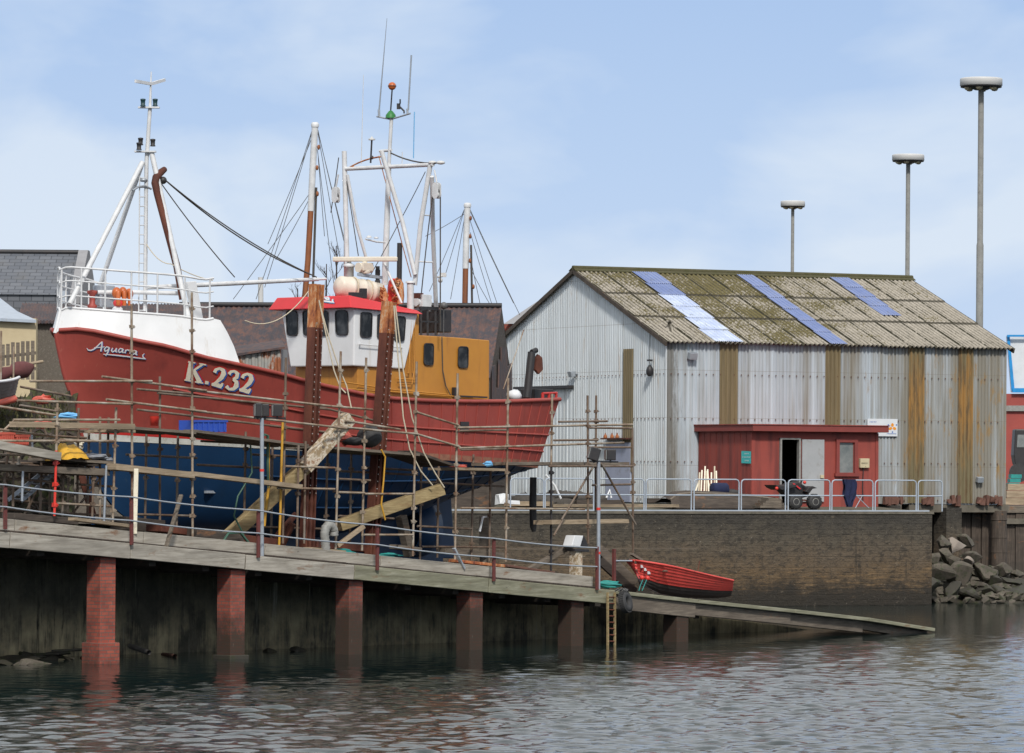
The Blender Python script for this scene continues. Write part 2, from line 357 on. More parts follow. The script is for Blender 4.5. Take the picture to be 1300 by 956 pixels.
c = t.ramp(zz_, [(.0, (.030, .025, .018)), (.16, (.035, .028, .02)), (.3, (.135, .092, .052)), (.5, (.13, .098, .066)), (.68, (.10, .084, .062)), (.86, (.056, .050, .041))])
c = t.mix(.14, c, br.outputs['Color'], 'MULTIPLY')
c = t.mix(t.math('MULTIPLY', t.sstep(n2, .48, .60), .75), c, (.030, .026, .021))
c = t.mix(t.math('MULTIPLY', t.sstep(t.noise((2.2, 2.2, 3.5), 6, .8, loc=(2, 2, 7)), .60, .68), .6), c, (.22, .18, .13))
bd = t.math('MULTIPLY', t.math('SUBTRACT', 1, t.math('MULTIPLY', t.math('ABSOLUTE', t.math('SUBTRACT', zz_, .27)), 6), True), t.sstep(t.noise((1.5, 1.5, 14), 6, .8, loc=(8, 1, 2)), .50, .62))
c = t.mix(t.math('MULTIPLY', bd, .75), c, (.27, .17, .08))
c = t.mix(t.math('MULTIPLY', t.sstep(t.noise((3.2, 3.2, .3), 5, .7, loc=(5, 5, 5)), .58, .72), .7), c, (.028, .025, .02))
c = t.mix(t.sstep(t.noise((13, 13, 13), 4, .7, loc=(1, 8, 1)), .66, .72), c, (.30, .27, .22))
t.color(c); t.bump(t.math('ADD', t.math('ADD', n, n2), t.math('MULTIPLY', br.outputs['Fac'], -.12)), .9, .08)
if 0: tidal('slip_stone_', (.03, .03, .026), (.16, .16, .115), (.08, .08, .055), (.40, .38, .27))
t = NT('slip_stone', .9); z = t.dot((0, 0, 1), world=True)
nA = t.noise((.55, .55, .5), 5, .65, loc=(2, 5, 1)); nS = t.noise((3.0, 3.0, .22), 6, .75); zf = t.math('MULTIPLY', t.math('SUBTRACT', 1.9, t.math('ADD', z, t.math('MULTIPLY', nS, 1.3))), 1.4, True)
pat = t.math('MULTIPLY', t.sstep(t.math('ADD', t.math('MULTIPLY', nA, .9), t.math('MULTIPLY', nS, .6)), .66, .84), t.math('ADD', t.math('MULTIPLY', zf, .85), .15))
c = t.mix(t.sstep(t.noise(2.5, 5, .7), .35, .65), (.05, .048, .034), (.11, .10, .07)); c = t.mix(pat, c, (.44, .37, .22))
c = t.mix(t.math('MULTIPLY', t.sstep(t.noise((5, 5, .25), 5, .75, loc=(9, 2, 4)), .60, .68), .7), c, (.42, .40, .32))
c = t.mix(t.sstep(t.noise((4, 4, .5), 5, .75, loc=(1, 2, 14)), .56, .68), c, (.02, .02, .015)); t.color(c); t.bump(t.math('ADD', nS, t.noise(5, 5, .7)), .6, .05)
simple('quay_cope', (.17, .15, .12), (.10, .09, .07), .9, scale=3, dirt=(.05, .06, .03))
simple('rough_cast', (.155, .135, .11), (.11, .095, .08), .95, scale=14, dirt=(.24, .22, .19), dirt_amt=(.56, .66), bump=.8)
simple('ground_yard', (.13, .115, .09), (.07, .07, .045), .95, scale=1.3, dirt=(.05, .06, .025), bump=.6)
simple('slip_floor', (.07, .06, .05), (.04, .035, .03), .9, scale=1.3, dirt=(.03, .035, .02), bump=.6)
simple('boulder', (.135, .115, .09), (.06, .052, .042), .9, scale=2.2, dirt=(.05, .055, .03), dirt_amt=(.5, .62), bump=.9)
simple('boulder_wet', (.032, .029, .024), (.05, .045, .032), .7, scale=2.2, dirt=(.035, .04, .015), dirt_amt=(.5, .62), bump=.9)
simple('boulder_pale', (.32, .28, .24), (.24, .2, .17), .9, scale=2.2, bump=.9)
simple('cream_wall', (.56, .47, .30), (.5, .41, .26), .9, scale=3, bump=.2)
# shed sheets
ES = (.899, .438, 0)
def sheet(name, base, base2, rust_from=None, stk=.6):
    t = NT(name, .5, .0, .4); s = t.dot(ES); z = t.dot((0, 0, 1)); sa = s if rust_from is not None else t.dot((-.438, .899, 0))
    c = t.mix(t.sstep(t.noise((.9, .9, .5), 4, .6), .3, .7), base, base2)
    wn_ = t.n.new('ShaderNodeTexWhiteNoise'); wn_.noise_dimensions = '1D'; t.l.new(t.math('FLOOR', t.math('DIVIDE', sa, .78)), wn_.inputs['W'])
    c = t.mix(t.math('MULTIPLY', wn_.outputs['Value'], .25), c, tuple(x*.62 for x in base2))
    fr_ = t.math('FRACT', t.math('DIVIDE', sa, .78)); c = t.mix(t.math('MULTIPLY', t.math('LESS_THAN', fr_, .07), .5), c, tuple(min(1, x*1.25) for x in base))
    zr_ = t.math('FRACT', t.math('DIVIDE', t.math('ADD', z, .3), 1.55)); c = t.mix(t.math('MULTIPLY', t.math('LESS_THAN', zr_, .014), .35), c, (.16, .13, .10))
    st = t.noise((5.5, 5.5, .16), 5, .7, loc=(2, 2, 2)); c = t.mix(t.math('MULTIPLY', t.sstep(st, .47, .70), stk), c, (.24, .22, .17))
    st2 = t.noise((2.1, 2.1, .10), 4, .6, loc=(6, 1, 2)); 
    if rust_from is not None:
        k = t.math('DIVIDE', t.math('SUBTRACT', s, rust_from), 8, True)
        kk = t.math('MULTIPLY', t.math('ADD', k, .12), 1.15, True)
        c = t.mix(t.math('MULTIPLY', t.sstep(t.math('ADD', t.math('MULTIPLY', k, .22), st2), .52, .72), .8), c, (.20, .17, .115))
        rr = t.noise((2.5, 2.5, .7), 6, .75, loc=(1, 1, 7)); c = t.mix(t.math('MULTIPLY', t.sstep(t.math('ADD', rr, t.math('MULTIPLY', k, .1)), .64, .76), k), c, (.32, .19, .06))
    else:
        rr = t.noise((5, 5, .35), 6, .8, loc=(1, 1, 7)); c = t.mix(t.math('MULTIPLY', t.sstep(rr, .58, .70), .7), c, (.40, .26, .13)); c = t.mix(t.sstep(t.noise((9, 9, 5), 5, .8, loc=(6, 1, 7)), .70, .75), c, (.30, .14, .07))
    if rust_from is not None: c = t.mix(t.math('MULTIPLY', t.sstep(t.math('ADD', t.noise((6, 6, 1.2), 6, .8, loc=(3, 3, 8)), t.math('MULTIPLY', s, -.75)), .16, .36), .75), c, (.13, .12, .10))
    lo = t.math('MULTIPLY', t.sstep(t.math('ADD', t.noise((5, 5, 1), 5, .7), t.math('MULTIPLY', z, -.12)), .42, .62), .5); c = t.mix(lo, c, (.20, .17, .13))
    t.color(c); return t
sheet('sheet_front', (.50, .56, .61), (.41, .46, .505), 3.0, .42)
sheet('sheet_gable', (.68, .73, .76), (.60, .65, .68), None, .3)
simple('rust_scrap', (.17, .08, .055), (.10, .05, .04), .9, scale=5, dirt=(.3, .26, .22), dirt_amt=(.6, .7))
t = NT('sheet_olive', .6); c = t.mix(t.sstep(t.noise((6, 6, .4), 5, .7), .35, .7), (.20, .155, .08), (.12, .095, .05)); t.color(c)
t = NT('sheet_olive_rust', .7); z = t.dot((0, 0, 1)); f = t.math('ADD', t.noise((3, 3, .5), 6, .7), t.math('MULTIPLY', t.math('ABSOLUTE', t.math('SUBTRACT', z, 3.2)), -.14))
c = t.mix(t.sstep(f, .25, .45), (.17, .14, .075), (.31, .165, .045)); c = t.mix(t.sstep(t.noise((8, 8, 1), 6, .75), .48, .62), c, (.13, .085, .04)); t.color(c)
ZCOURSE = (6.16, 6.99)
t = NT('roof_sheet', .95); s = t.dot(ES); up = t.dot((0, 0, 1))
c = t.mix(t.sstep(t.noise(1.2, 5, .7), .3, .7), (.44, .40, .335), (.32, .29, .24))
c = t.mix(t.math('MULTIPLY', t.sstep(t.noise(14, 4, .75, loc=(9, 2, 9)), .5, .62), .5), c, (.13, .12, .10))
big = t.math('ADD', t.noise((.6, .6, .6), 4, .6, loc=(4, 3, 0)), t.math('MULTIPLY', t.math('ABSOLUTE', t.math('SUBTRACT', s, 4.4)), -.045))
big = t.math('ADD', big, t.math('MULTIPLY', t.math('SUBTRACT', up, 6.5), .05))
sm = t.noise(9, 6, .8, loc=(1, 2, 9)); ms = t.math('ADD', t.math('MULTIPLY', big, .75), t.math('MULTIPLY', sm, 1.25))
c = t.mix(t.math('MULTIPLY', t.sstep(ms, .90, .97), .92), c, (.115, .095, .026))
c = t.mix(t.sstep(t.noise(7, 4, .7, loc=(9, 9, 9)), .62, .68), c, (.07, .062, .045))
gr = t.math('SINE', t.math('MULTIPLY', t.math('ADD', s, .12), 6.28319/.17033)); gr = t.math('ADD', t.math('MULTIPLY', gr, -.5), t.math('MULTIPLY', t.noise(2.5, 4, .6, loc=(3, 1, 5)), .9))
c = t.mix(t.math('MULTIPLY', t.sstep(gr, .30, .75), .92), c, (.06, .054, .04))  # trough shade painted into the colour to deepen the corrugation, mottled like grime
fj = t.math('FRACT', t.math('DIVIDE', t.math('ADD', s, .17), 1.022)); c = t.mix(t.math('MULTIPLY', t.math('LESS_THAN', fj, .07), t.sstep(t.noise((3, 3, 3), 4, .7, loc=(7, 7, 0)), .36, .5)), c, (.045, .042, .026))
for zc in ZCOURSE: c = t.mix(t.math('MULTIPLY', t.math('LESS_THAN', t.math('ABSOLUTE', t.math('SUBTRACT', up, zc)), .035), .8), c, (.05, .045, .032))      # dark joints where the courses overlap
t.color(c); t.bump(t.math('ADD', sm, ms), .4, .03)
simple('moss_ridge', (.055, .055, .018), (.085, .075, .04), .95, scale=6, bump=.8)
for nm_, a_c, b_c, d_c in (('rooflight_blue', (.17, .225, .42), (.12, .165, .34), (.30, .35, .50)), ('rooflight_white', (.60, .66, .74), (.36, .43, .62), (.24, .32, .56))):
    t = NT(nm_, .4); s = t.dot(ES); c = t.mix(t.sstep(t.noise(2.2, 5, .7), .3, .7), a_c, b_c)
    g = t.math('SINE', t.math('MULTIPLY', s, 6.28319/.16)); c = t.mix(t.math('MULTIPLY', t.sstep(g, .1, .9), .45), c, d_c); c = t.mix(t.math('MULTIPLY', t.sstep(t.noise(5, 6, .8, loc=(2, 2, 2)), .56, .66), .7), c, (.12, .12, .10)); t.color(c)
simple('hut_red', (.32, .062, .045), (.26, .052, .04), .65, scale=1.5, streak=(.15, .035, .03), sscale=(3, 3, .3), bump=.1)
simple('hut_fascia', (.25, .048, .038), (.19, .04, .034), .6, scale=2)
simple('door_grey', (.40, .41, .42), (.33, .34, .35), .6, scale=1.5, dirt=(.26, .25, .23), bump=.05)
simple('door_blue', (.34, .37, .47), (.28, .31, .41), .6, scale=1.5, dirt=(.22, .22, .25), bump=.05)
simple('sign_turquoise', (.06, .50, .50), (.05, .46, .46), .5, scale=3, bump=0)
simple('sign_white', (.70, .73, .76), (.62, .65, .68), .5, scale=3, bump=0)
simple('sign_orange', (.85, .32, .02), None, .5, bump=0)
simple('meter_cream', (.58, .50, .33), (.5, .42, .28), .6, scale=4, bump=0)
t = NT('slate', .6); br = t.n.new('ShaderNodeTexBrick'); t.l.new(t.uv, br.inputs['Vector']); br.inputs['Scale'].default_value = 1; br.inputs['Brick Width'].default_value = .45; br.inputs['Row Height'].default_value = .26
br.inputs['Mortar Size'].default_value = .018; br.inputs['Color1'].default_value = (.105, .115, .135, 1); br.inputs['Color2'].default_value = (.14, .15, .17, 1); br.inputs['Mortar'].default_value = (.05, .055, .065, 1)
c = t.mix(t.math('MULTIPLY', t.sstep(t.noise(.8, 5, .7), .5, .75), .5), br.outputs['Color'], (.15, .14, .12)); t.color(c)
t = NT('rusty_roof', .8); c = t.mix(t.sstep(t.noise((5, 5, .8), 5, .75), .42, .66), (.050, .048, .058), (.15, .075, .055)); c = t.mix(t.sstep(t.noise(1.2, 4, .6, loc=(3, 3, 3)), .5, .75), c, (.038, .038, .046)); t.color(c)
t = NT('rusty_sheet', .8); c = t.ramp(t.noise((2.5, 2.5, .9), 6, .75), [(.35, (.27, .28, .27)), (.48, (.36, .34, .31)), (.55, (.30, .10, .04)), (.7, (.15, .05, .03))]); t.color(c)
simple('stone_pale', (.30, .30, .31), (.24, .24, .25), .9, scale=2)
simple('bark', (.06, .045, .04), (.04, .03, .028), .9, scale=6)
simple('mast_wood', (.32, .11, .035), (.22, .075, .03), .6, scale=(3), streak=(.12, .05, .03), sscale=(9, 9, .5))
simple('sail_cloth', (.14, .045, .045), (.10, .035, .035), .9, scale=4, bump=.5)
simple('clinker_grey', (.20, .19, .18), (.13, .125, .12), .7, scale=3, dirt=(.08, .07, .06))
simple('clinker_tar', (.055, .05, .046), (.035, .03, .028), .65, scale=4, dirt=(.10, .06, .045))
simple('dinghy_red', (.78, .085, .07), (.62, .07, .06), .5, scale=2, dirt=(.3, .06, .05))
simple('blue_boat', (.02, .30, .70), None, .4, bump=0)
simple('bank_earth', (.062, .05, .038), (.03, .026, .02), .95, scale=2.2, dirt=(.06, .07, .025), dirt_amt=(.48, .6), bump=1)
simple('weed', (.055, .06, .02), (.09, .08, .03), .95, scale=9, bump=.6)
simple('brown_jacket', (.12, .06, .05), None, .8)
# water
t = NT('water', .03, spec=.5); t.b.inputs['IOR'].default_value = 1.33
z = t.noise(.06, 3, .6); t.color(t.mix(t.sstep(z, .4, .6), (.006, .014, .014), (.010, .022, .020)))
t.bump(t.math('ADD', t.noise((5, 3.2, 5), 5, .65, dist=.4), t.math('MULTIPLY', t.noise((16, 11, 16), 3, .6), .35)), .16, .03)
# ------------------------------------------------------------------ big layout planes
WK = Plane(-8.81, 94.5, .678, .735)            # outer face of the timber walkway; offsets grow towards the boat
QY = Plane(13.3, 139.5, .899, .438)            # quay wall face
SH = Plane(5.0, 143.2, .899, .438)             # shed front wall, t = 0 at its left corner
# water: finely waved sheet in view, plain sheet to the horizon
def water():
    x = np.arange(-17, 30, .085); y = np.arange(62, 165, .10); X, Y = np.meshgrid(x, y); hh = np.zeros_like(X); rs = np.random.RandomState(3)
    for i in range(90):
        L = .24*(10**(rs.rand()*.62)); a = rs.normal(1.35, .65); k = 2*np.pi/L; amp = .0030*L**.95*(.6+rs.rand()*.8)
        ph = rs.rand()*6.28; w = np.sin((X*math.cos(a)+Y*math.sin(a))*k+ph+.6*np.sin(X*.21*rs.rand()+Y*.17*rs.rand()+ph)); hh += amp*(w+.25*np.abs(w))
    env = .45+.4*np.sin(X*.23+1)*np.sin(Y*.11+.5)+.35*np.sin(X*.61+Y*.35)*np.sin(Y*.43+2); lee = np.clip((X*.735-Y*.678+ (8.81*.735+94.5*.678))/15+.12, .10, 1.15)   # calmer under the walkway
    hh *= (.6+.5*env)*lee
    V = np.stack([X, Y, hh], -1).reshape(-1, 3); ny, nx = X.shape; idx = np.arange(ny*nx).reshape(ny, nx)
    q = np.stack([idx[:-1, :-1], idx[:-1, 1:], idx[1:, 1:], idx[1:, :-1]], -1).reshape(-1, 4)
    x0, x1, y0, y1 = x[0], x[-1], y[0], y[-1]; B = 4000
    ex = np.array([[-B, -B, -.02], [B, -B, -.02], [B, y0+.5, -.02], [-B, y0+.5, -.02], [-B, y1-.5, -.02], [B, y1-.5, -.02], [B, B, -.02], [-B, B, -.02], [x0+.5, y0+.5, -.02], [x0+.5, y1-.5, -.02], [x1-.5, y0+.5, -.02], [x1-.5, y1-.5, -.02]], float)
    n0 = len(V); V = np.vstack([V, ex]); q = np.vstack([q, n0+np.array([[0, 1, 2, 3], [4, 5, 6, 7], [3, 8, 9, 4], [10, 2, 5, 11]])])
    me = bpy.data.meshes.new('water'); me.vertices.add(len(V)); me.vertices.foreach_set('co', V.ravel().astype('f'))
    me.loops.add(q.size); me.loops.foreach_set('vertex_index', q.ravel().astype('i')); me.polygons.add(len(q))
    me.polygons.foreach_set('loop_start', np.arange(0, q.size, 4).astype('i')); me.polygons.foreach_set('use_smooth', np.ones(len(q), bool)); me.update(calc_edges=True); me.validate()
    o = bpy.data.objects.new('water', me); SC.collection.objects.link(o); me.materials.append(M['water']); o['kind'] = 'structure'; return o
water()
# walkway heights along t
_b = [WK.tz(x, y) for x, y in ((0, 695), (120, 705), (240, 717), (400, 731), (560, 747), (700, 759), (770, 766))]
def zbot(t): return interp(t, _b)
_r = [WK.tz(x, y) for x, y in ((789, 750.5), (883, 761), (1006, 773.5), (1100, 784), (1182, 797))]
def zramp(t): return interp(t, _r)
BH = .33                                     # outer beam height
def zdeck(t): return min(zbot(t)+BH+.12, zramp(t)+.35) if t < 14.2 else zramp(t)
T770 = WK.tz(775, 760)[0]
# retaining wall of the slip and its sloping floor
OW = 3.3
m = MB(); ts = [-14+i*2 for i in range(24)]
top = [WK.at(t, zdeck(t)-.25, OW) for t in ts]; bot = [WK.at(t, -1.5, OW) for t in ts]
m.quadgrid([[p for p in bot], [p for p in top]], False)
back = [WK.at(t, zdeck(t)-.25, OW+.5) for t in ts]; bb = [WK.at(t, -1.5, OW+.5) for t in ts]
m.quadgrid([top, back], False); m.quadgrid([back, bb], False)
tag(m.build('slip_wall', 'slip_stone', None, loc=WK.at(0, 0, OW)), 'dark stained stone wall in the shade behind the brick pillars of the slipway', 'wall')
m = MB(); m.quadgrid([[WK.at(t, zdeck(t)-.27, OW+.5) for t in ts], [WK.at(t, zdeck(t)-.27, 12) for t in ts]], False)
m.quadgrid([[WK.at(t, zdeck(t)-.27, 12) for t in ts], [WK.at(t, -1.5, 12.4) for t in ts]], False)
struct(m, 'slipway', 'slip_floor')
# quay wall and harbour ground
ZQ = 2.95
m = MB(); tq = [-34+i*1.5 for i in range(23)]+[0]; tq = sorted(set([x for x in tq if x <= 0]))
m.quadgrid([[QY.at(t, z, 0 if z > -1 else -.3) for t in tq] for z in (-1.4, 0, 1.0, 2.0, ZQ-.08)], False)
m.quadgrid([[QY.at(0, z, o) for z in (-1.4, ZQ-.08)] for o in (0, 1, 2, 3.5)], False, True)
m.quadgrid([[QY.at(t, 1.78, -.28) for t in tq if t < -8], [QY.at(t, 1.83, 0) for t in tq if t < -8]], False)
m.quadgrid([[QY.at(t, -1.4, -.28) for t in tq if t < -8], [QY.at(t, 1.78, -.28) for t in tq if t < -8]], False)
m.quadgrid([[QY.at(tq[-1] if 0 else max([t for t in tq if t < -8]), -1.4, o) for o in (-.28, 0)], [QY.at(max([t for t in tq if t < -8]), 1.79, o) for o in (-.28, 0)]], False)
QW = thing('quay_wall', 'tall brown weathered quay wall with weed bands running below the railings', 'wall', QY.at(-10, 0))
m.build('wall_face', 'quay_stone', QW)
m = MB(); m.box(QY.at(-17, ZQ-.04, .28), 34.1, .62, .08, QY.e); m.build('coping', 'quay_cope', QW)
m = MB()                                      # ground behind the quay, out to the far background; gently rising to the shed
G0 = [QY.at(-34, ZQ-.01, .6), QY.at(.02, ZQ-.01, .6)]; G1 = [QY.at(-34, 3.10, 4.2), QY.at(.02, 3.10, 4.2)]; G2 = [QY.at(-34, 3.12, 60), QY.at(.02, 3.12, 60)]; G3 = [QY.at(-120, 3.2, 700), QY.at(.02, 3.2, 700)]
m.quadgrid([G0, G1, G2, G3], False)
m.quadgrid([[QY.at(.02, 3.12, 60), QY.at(.02, 3.2, 700)], [QY.at(400, 3.12, 60), QY.at(900, 3.2, 700)]], False, True)
struct(m, 'harbour_ground', 'ground_yard')
m = MB()                                      # yard at the left behind the slip, rising to the same level
rows = []
for o, dz in ((6.8, 0), (9, .5), (12, 1.0), (20, 1.6), (60, 1.6)):
    rows.append([WK.at(t, min(zdeck(t)-.28+dz+random.uniform(-.08, .08)*(o < 20), 3.2), o) for t in (-30, -20, -14, -10, -7, -4, -1, 2, 5, 8)])
m.quadgrid(rows, False)
m.quadgrid([[WK.at(8, -1, o) for o in (6.8, 9, 12, 20, 60)], [r[-1] for r in rows]], False)
struct(m, 'yard_ground', 'ground_yard')
# ------------------------------------------------------------------ timber walkway
wk = thing('timber_walkway', 'long weathered timber walkway sloping down over the brick pillars', 'walkway', WK.at(0, 0))
def run(t0, t1, zf, o, w, h, dz, name, mat, n=1, gap=.012):
    m = MB(); ts = [lerp(t0, t1, i/n) for i in range(n+1)]
    for a, b in zip(ts[:-1], ts[1:]):
        j = random.uniform(-.008, .008)
        m.beam(WK.at(a+gap, zf(a)+dz+h/2+j, o+j), WK.at(b-gap, zf(b)+dz+h/2+j, o+j), w, h)
    return m.build(name, mat, wk, bevel=.012)
TL = -9.5
run(TL, 7.6, zbot, 0, .28, BH, 0, 'outer_beam', 'beam_grey', 5)
run(7.6, T770, zbot, 0, .28, BH, 0, 'outer_beam', 'beam_green', 2)
run(TL, T770-.3, zbot, .25, .2, .05, BH+.0, 'shadow_strip', 'pile_wood', 6)  # dark strip added as the shadow gap between outer beam and kerb
run(TL, T770-.3, zbot, .42, .26, .28, BH+.015, 'kerb_beam', 'beam_grey', 7)
m = MB(); t = TL
while t < T770-.2:
    w = .2; m.box(WK.at(t+w/2, zdeck(t)-.16+random.uniform(-.01, .01), 1.9), w-.015, 2.75, .06, WK.e-Vector((0, 0, .09))); t += w
m.build('deck', 'plank_dark', wk)
m = MB()
for t in np.arange(TL, T770, 1.6): m.beam(WK.at(t, zbot(t)+.02, .2), WK.at(t, zbot(t)+.02, 3.3), .2, .24)
m.build('joists', 'plank_dark', wk)
rp = thing('timber_ramp', 'low mossy timber ramp running down into the water beyond the tyre', 'ramp', WK.at(T770, 0))
m = MB(); tr = [T770-.1, WK.tz(883, 761)[0], WK.tz(1006, 773)[0], WK.tz(1100, 784)[0], WK.tz(1184, 798)[0]]
hs = [.36, .30, .30, .22]
for i in range(4):
    a, b = tr[i], tr[i+1]; h = hs[i]; m.beam(WK.at(a, zramp(a)-h/2-.09, .1+.06*i), WK.at(b-.03, zramp(b)-h/2-.09, .1+.06*i), .26, h)
m.build('edge_beam', 'plank_old', rp, bevel=.01)
m = MB()
for i in range(4): a, b = tr[i], tr[i+1]; m.beam(WK.at(a, zramp(a)-.045, .12), WK.at(b-.02, zramp(b)-.045, .12), .44, .09)
m.build('cap_board', 'beam_green', rp, bevel=.01)
m = MB(); t = tr[0]
while t < tr[-1]-.3: m.box(WK.at(t+.1, zramp(t)-.06, 1.75), .19, 2.7, .06, WK.e-Vector((0, 0, .08))); t += .21
m.build('deck', 'plank_dark', rp)
# brick pillars (square, aligned with the walkway)
pl = [(128, 35, True, 'brick pillar standing on a wider brick plinth, farthest left'), (293, 36, True, 'brick pillar on a low mossy footing, below the floodlight mast'), (443, 34, False, 'brick pillar with weed-dark lower half, below the grey bent hose'), (596, 36, False, 'brown stained brick pillar below the rudder of the fishing boat'), (724.5, 32, False, 'brick pillar standing just left of the rusty ladder'), (858, 14, False, 'short brick pillar under the ramp, right of the tyre')]
for i, (px, w, plinth, lab) in enumerate(pl):
    o_ = .22; t = WK.off(o_).tz(px, 800)[0]; zb = (zbot(t) if i < 5 else zramp(t)-.40); s = .44
    r = thing('brick_pillar', lab, 'pillar', WK.at(t, 0, o_), 'brick pillars under the timber walkway')
    m = MB(); m.box(WK.at(t, (zb-1)/2, o_), s, s, zb+1-.02, WK.e); m.build('shaft', 'brick_bright' if i == 0 else ('brick_red' if i == 1 else 'brick_dark'), r, bevel=.01)
    if plinth:
        ph = .46 if i == 0 else .09; m = MB(); m.box(WK.at(t, (ph-1)/2, o_), s+.14, s+.14, ph+1, WK.e); m.build('plinth', 'brick_bright' if i == 0 else 'boulder_wet', r, bevel=.015)
m = MB(); m.beam(WK.off(.6).hit(870, 790)+Vector((0, 0, .6)), WK.off(.6).hit(870, 790)-Vector((0, 0, 1.0)), .1, .1)
for px, y in ((884, 775),):
    q = WK.off(.35).hit(px, y); m.beam(q+Z*.25, q-Z*.2, .14, .14)
tag(m.build('timber_prop', 'plank_dark', None, loc=WK.at(18, 0)), 'short dark timber prop under the ramp behind the red rowing boat', 'prop')
# railing: red posts and two wire ropes
rl = thing('walkway_railing', 'railing of rusty red posts and two thin wires along the walkway edge', 'railing', WK.at(0, 2))
PO = WK.off(-.19)
for px, yt, yb in ((6.7, 616, 671), (167, 631, 691), (328, 648, 707), (479, 665, 723), (627, 683, 737), (758, 694, 748), (-150, 600, 655)):
    m = MB(); a = PO.hit(px, yb+1); b = PO.hit(px, yt); m.beam(a, b, .075, .055, up=WK.n); m.build('post', 'post_red', rl, bevel=.006)
def sag(pts, plane, s=2.0, n=8):
    out = []
    for (x0, y0), (x1, y1) in zip(pts[:-1], pts[1:]):
        for i in range(n):
            f = i/n; out.append(plane.hit(lerp(x0, x1, f), lerp(y0, y1, f)+s*4*f*(1-f)))
    out.append(plane.hit(*pts[-1])); return out
P2 = WK.off(-.245)
for ys in ((600, 615.5, 631, 648, 667, 683.6, 695.5), (628, 643.5, 661, 677, 691.5, 707.5, 719.5)):
    m = MB(); m.tube(sag(list(zip((-150, 6.7, 167, 328, 479, 627, 758), ys)), P2), .019, 5); m.build('rail_wire', 'galvanised', rl)
# ladder and tyre
ld = thing('rusty_ladder', 'narrow rusty ladder hanging from the walkway into the water', 'ladder', WK.hit(776, 800))
PL = WK.off(-.22)
for x in (771.5, 780.5):
    m = MB(); a = PL.hit(x, 752); b = PL.hit(x, 836); m.beam(a, b, .045, .045, up=WK.n); m.build('side_rail', 'beam_yellow', ld)
for y in range(758, 834, 8): m = MB(); m.tube([PL.hit(771.5, y), PL.hit(780.5, y+.3)], .018, 5); m.build('rung', 'rust_steel', ld)
ty = thing('tyre', 'worn black tyre hung on the walkway end as a fender', 'tyre', PL.hit(794, 764))
q = WK.off(-.42).hit(794, 764); ax = (WK.n*-1+WK.e*.25+Vector((.1, 0, .25))).normalized()
m = MB(); m.torus(q, ax, .172, .092, 32, 12, 1.0)
for k in range(32):
    a = 2*math.pi*k/32; u = ax.orthogonal().normalized(); w = ax.cross(u); d = u*math.cos(a)+w*math.sin(a)
    m.box(q+d*.262, .035, .13, .02, d.cross(ax), d)
m.build('tread', 'rubber', ty)
m = MB()
for k in range(9): m.torus(q+Vector((-.22+.03*k, 0, .28+.02*math.sin(k*2))), (random.random()-.5, random.random()-.5, .5), .04, .012, 10, 5)
tag(m.build('chain', 'wire', None, loc=q), 'tangle of grey chain above the tyre at the walkway end', 'chain')
# ================================================================== FISHING BOAT
def solve_u(px, v, th=math.radians(45)):
    pass
BD = Vector((.7071, .7071, 0)); BP = Vector((.7071, -.7071, 0))      # boat: towards the stern, towards port (the near side)
B0 = Vector((-10.47, 100.96, 0))
def bw(u, v, z): return B0+BD*u+BP*v+Z*z
def Bv(px, py, v=0):                       # point of the photo's ray at breadth v (port positive)
    o = B0+BP*v; r = ray(px, py); return CO+r*((o-CO).dot(BP)/r.dot(BP))
def Bu(px, py, u):
    o = B0+BD*u; r = ray(px, py); return CO+r*((o-CO).dot(BD)/r.dot(BD))
def buz(px, py, v=0): q = Bv(px, py, v); return (q-B0).dot(BD), q.z
boat = thing('fishing_boat', 'red and blue fishing boat with white bow and orange deckhouse propped up on the slipway', 'fishing boat', bw(7, 0, 2))
def zwl(u): return 4.87-.045*u
_stem = [(z, u) for u, z in (buz(*p) for p in ((120, 680), (116, 650), (111, 600), (105, 560), (101.7, 545), (90.4, 504), (81, 478), (72.8, 440), (70, 424)))]
def ustem(z): return interp(z, _stem) if z > _stem[0][0] else _stem[0][1]+(_stem[0][0]-z)*.9
UL = Bv(710, 507, 2.05); UL = (UL-B0).dot(BD)
def uend(w): return UL-.45+.27*w
_bs = [(0, 0), (.03, .62), (.07, 1.15), (.13, 1.72), (.22, 2.2), (.35, 2.52), (.5, 2.62), (.7, 2.6), (.88, 2.4), (1, 2.05)]
_bw = [(0, 0), (.03, .16), (.07, .45), (.13, .95), (.22, 1.55), (.35, 2.1), (.5, 2.4), (.7, 2.45), (.88, 2.2), (1, 1.75)]
_kd = [(0, .6), (.05, 1.5), (.12, 1.9), (.3, 2.1), (.55, 2.0), (.72, 1.55), (.85, .95), (.94, .5), (1, .12)]
_sheer = [(60, 430), (70, 423), (76, 418), (81.6, 416), (117, 420), (171, 432), (209, 439), (260, 454), (307.6, 464), (353, 474), (389, 484), (407, 488.5), (463, 500.6), (495, 505.6), (540, 508.5), (601, 509.8), (651, 509.4), (710, 507)]
def proj(p):
    x = p.x/p.y*F; y = -(p.z-H)/p.y*F; return 650+x-ROLL*y, 590+y+ROLL*x
def smooth_pts(pts, x):                      # catmull-rom style smooth interpolation
    for i in range(len(pts)-1):
        if x <= pts[i+1][0]: break
    p = [pts[max(i-1, 0)], pts[i], pts[i+1], pts[min(i+2, len(pts)-1)]]
    t = (x-p[1][0])/(p[2][0]-p[1][0]); h = p[2][0]-p[1][0]
    m1 = (p[2][1]-p[0][1])/(p[2][0]-p[0][0])*h; m2 = (p[3][1]-p[1][1])/(p[3][0]-p[1][0])*h
    return (2*t**3-3*t*t+1)*p[1][1]+(t**3-2*t*t+t)*m1+(-2*t**3+3*t*t)*p[2][1]+(t**3-t*t)*m2
_sz = {}
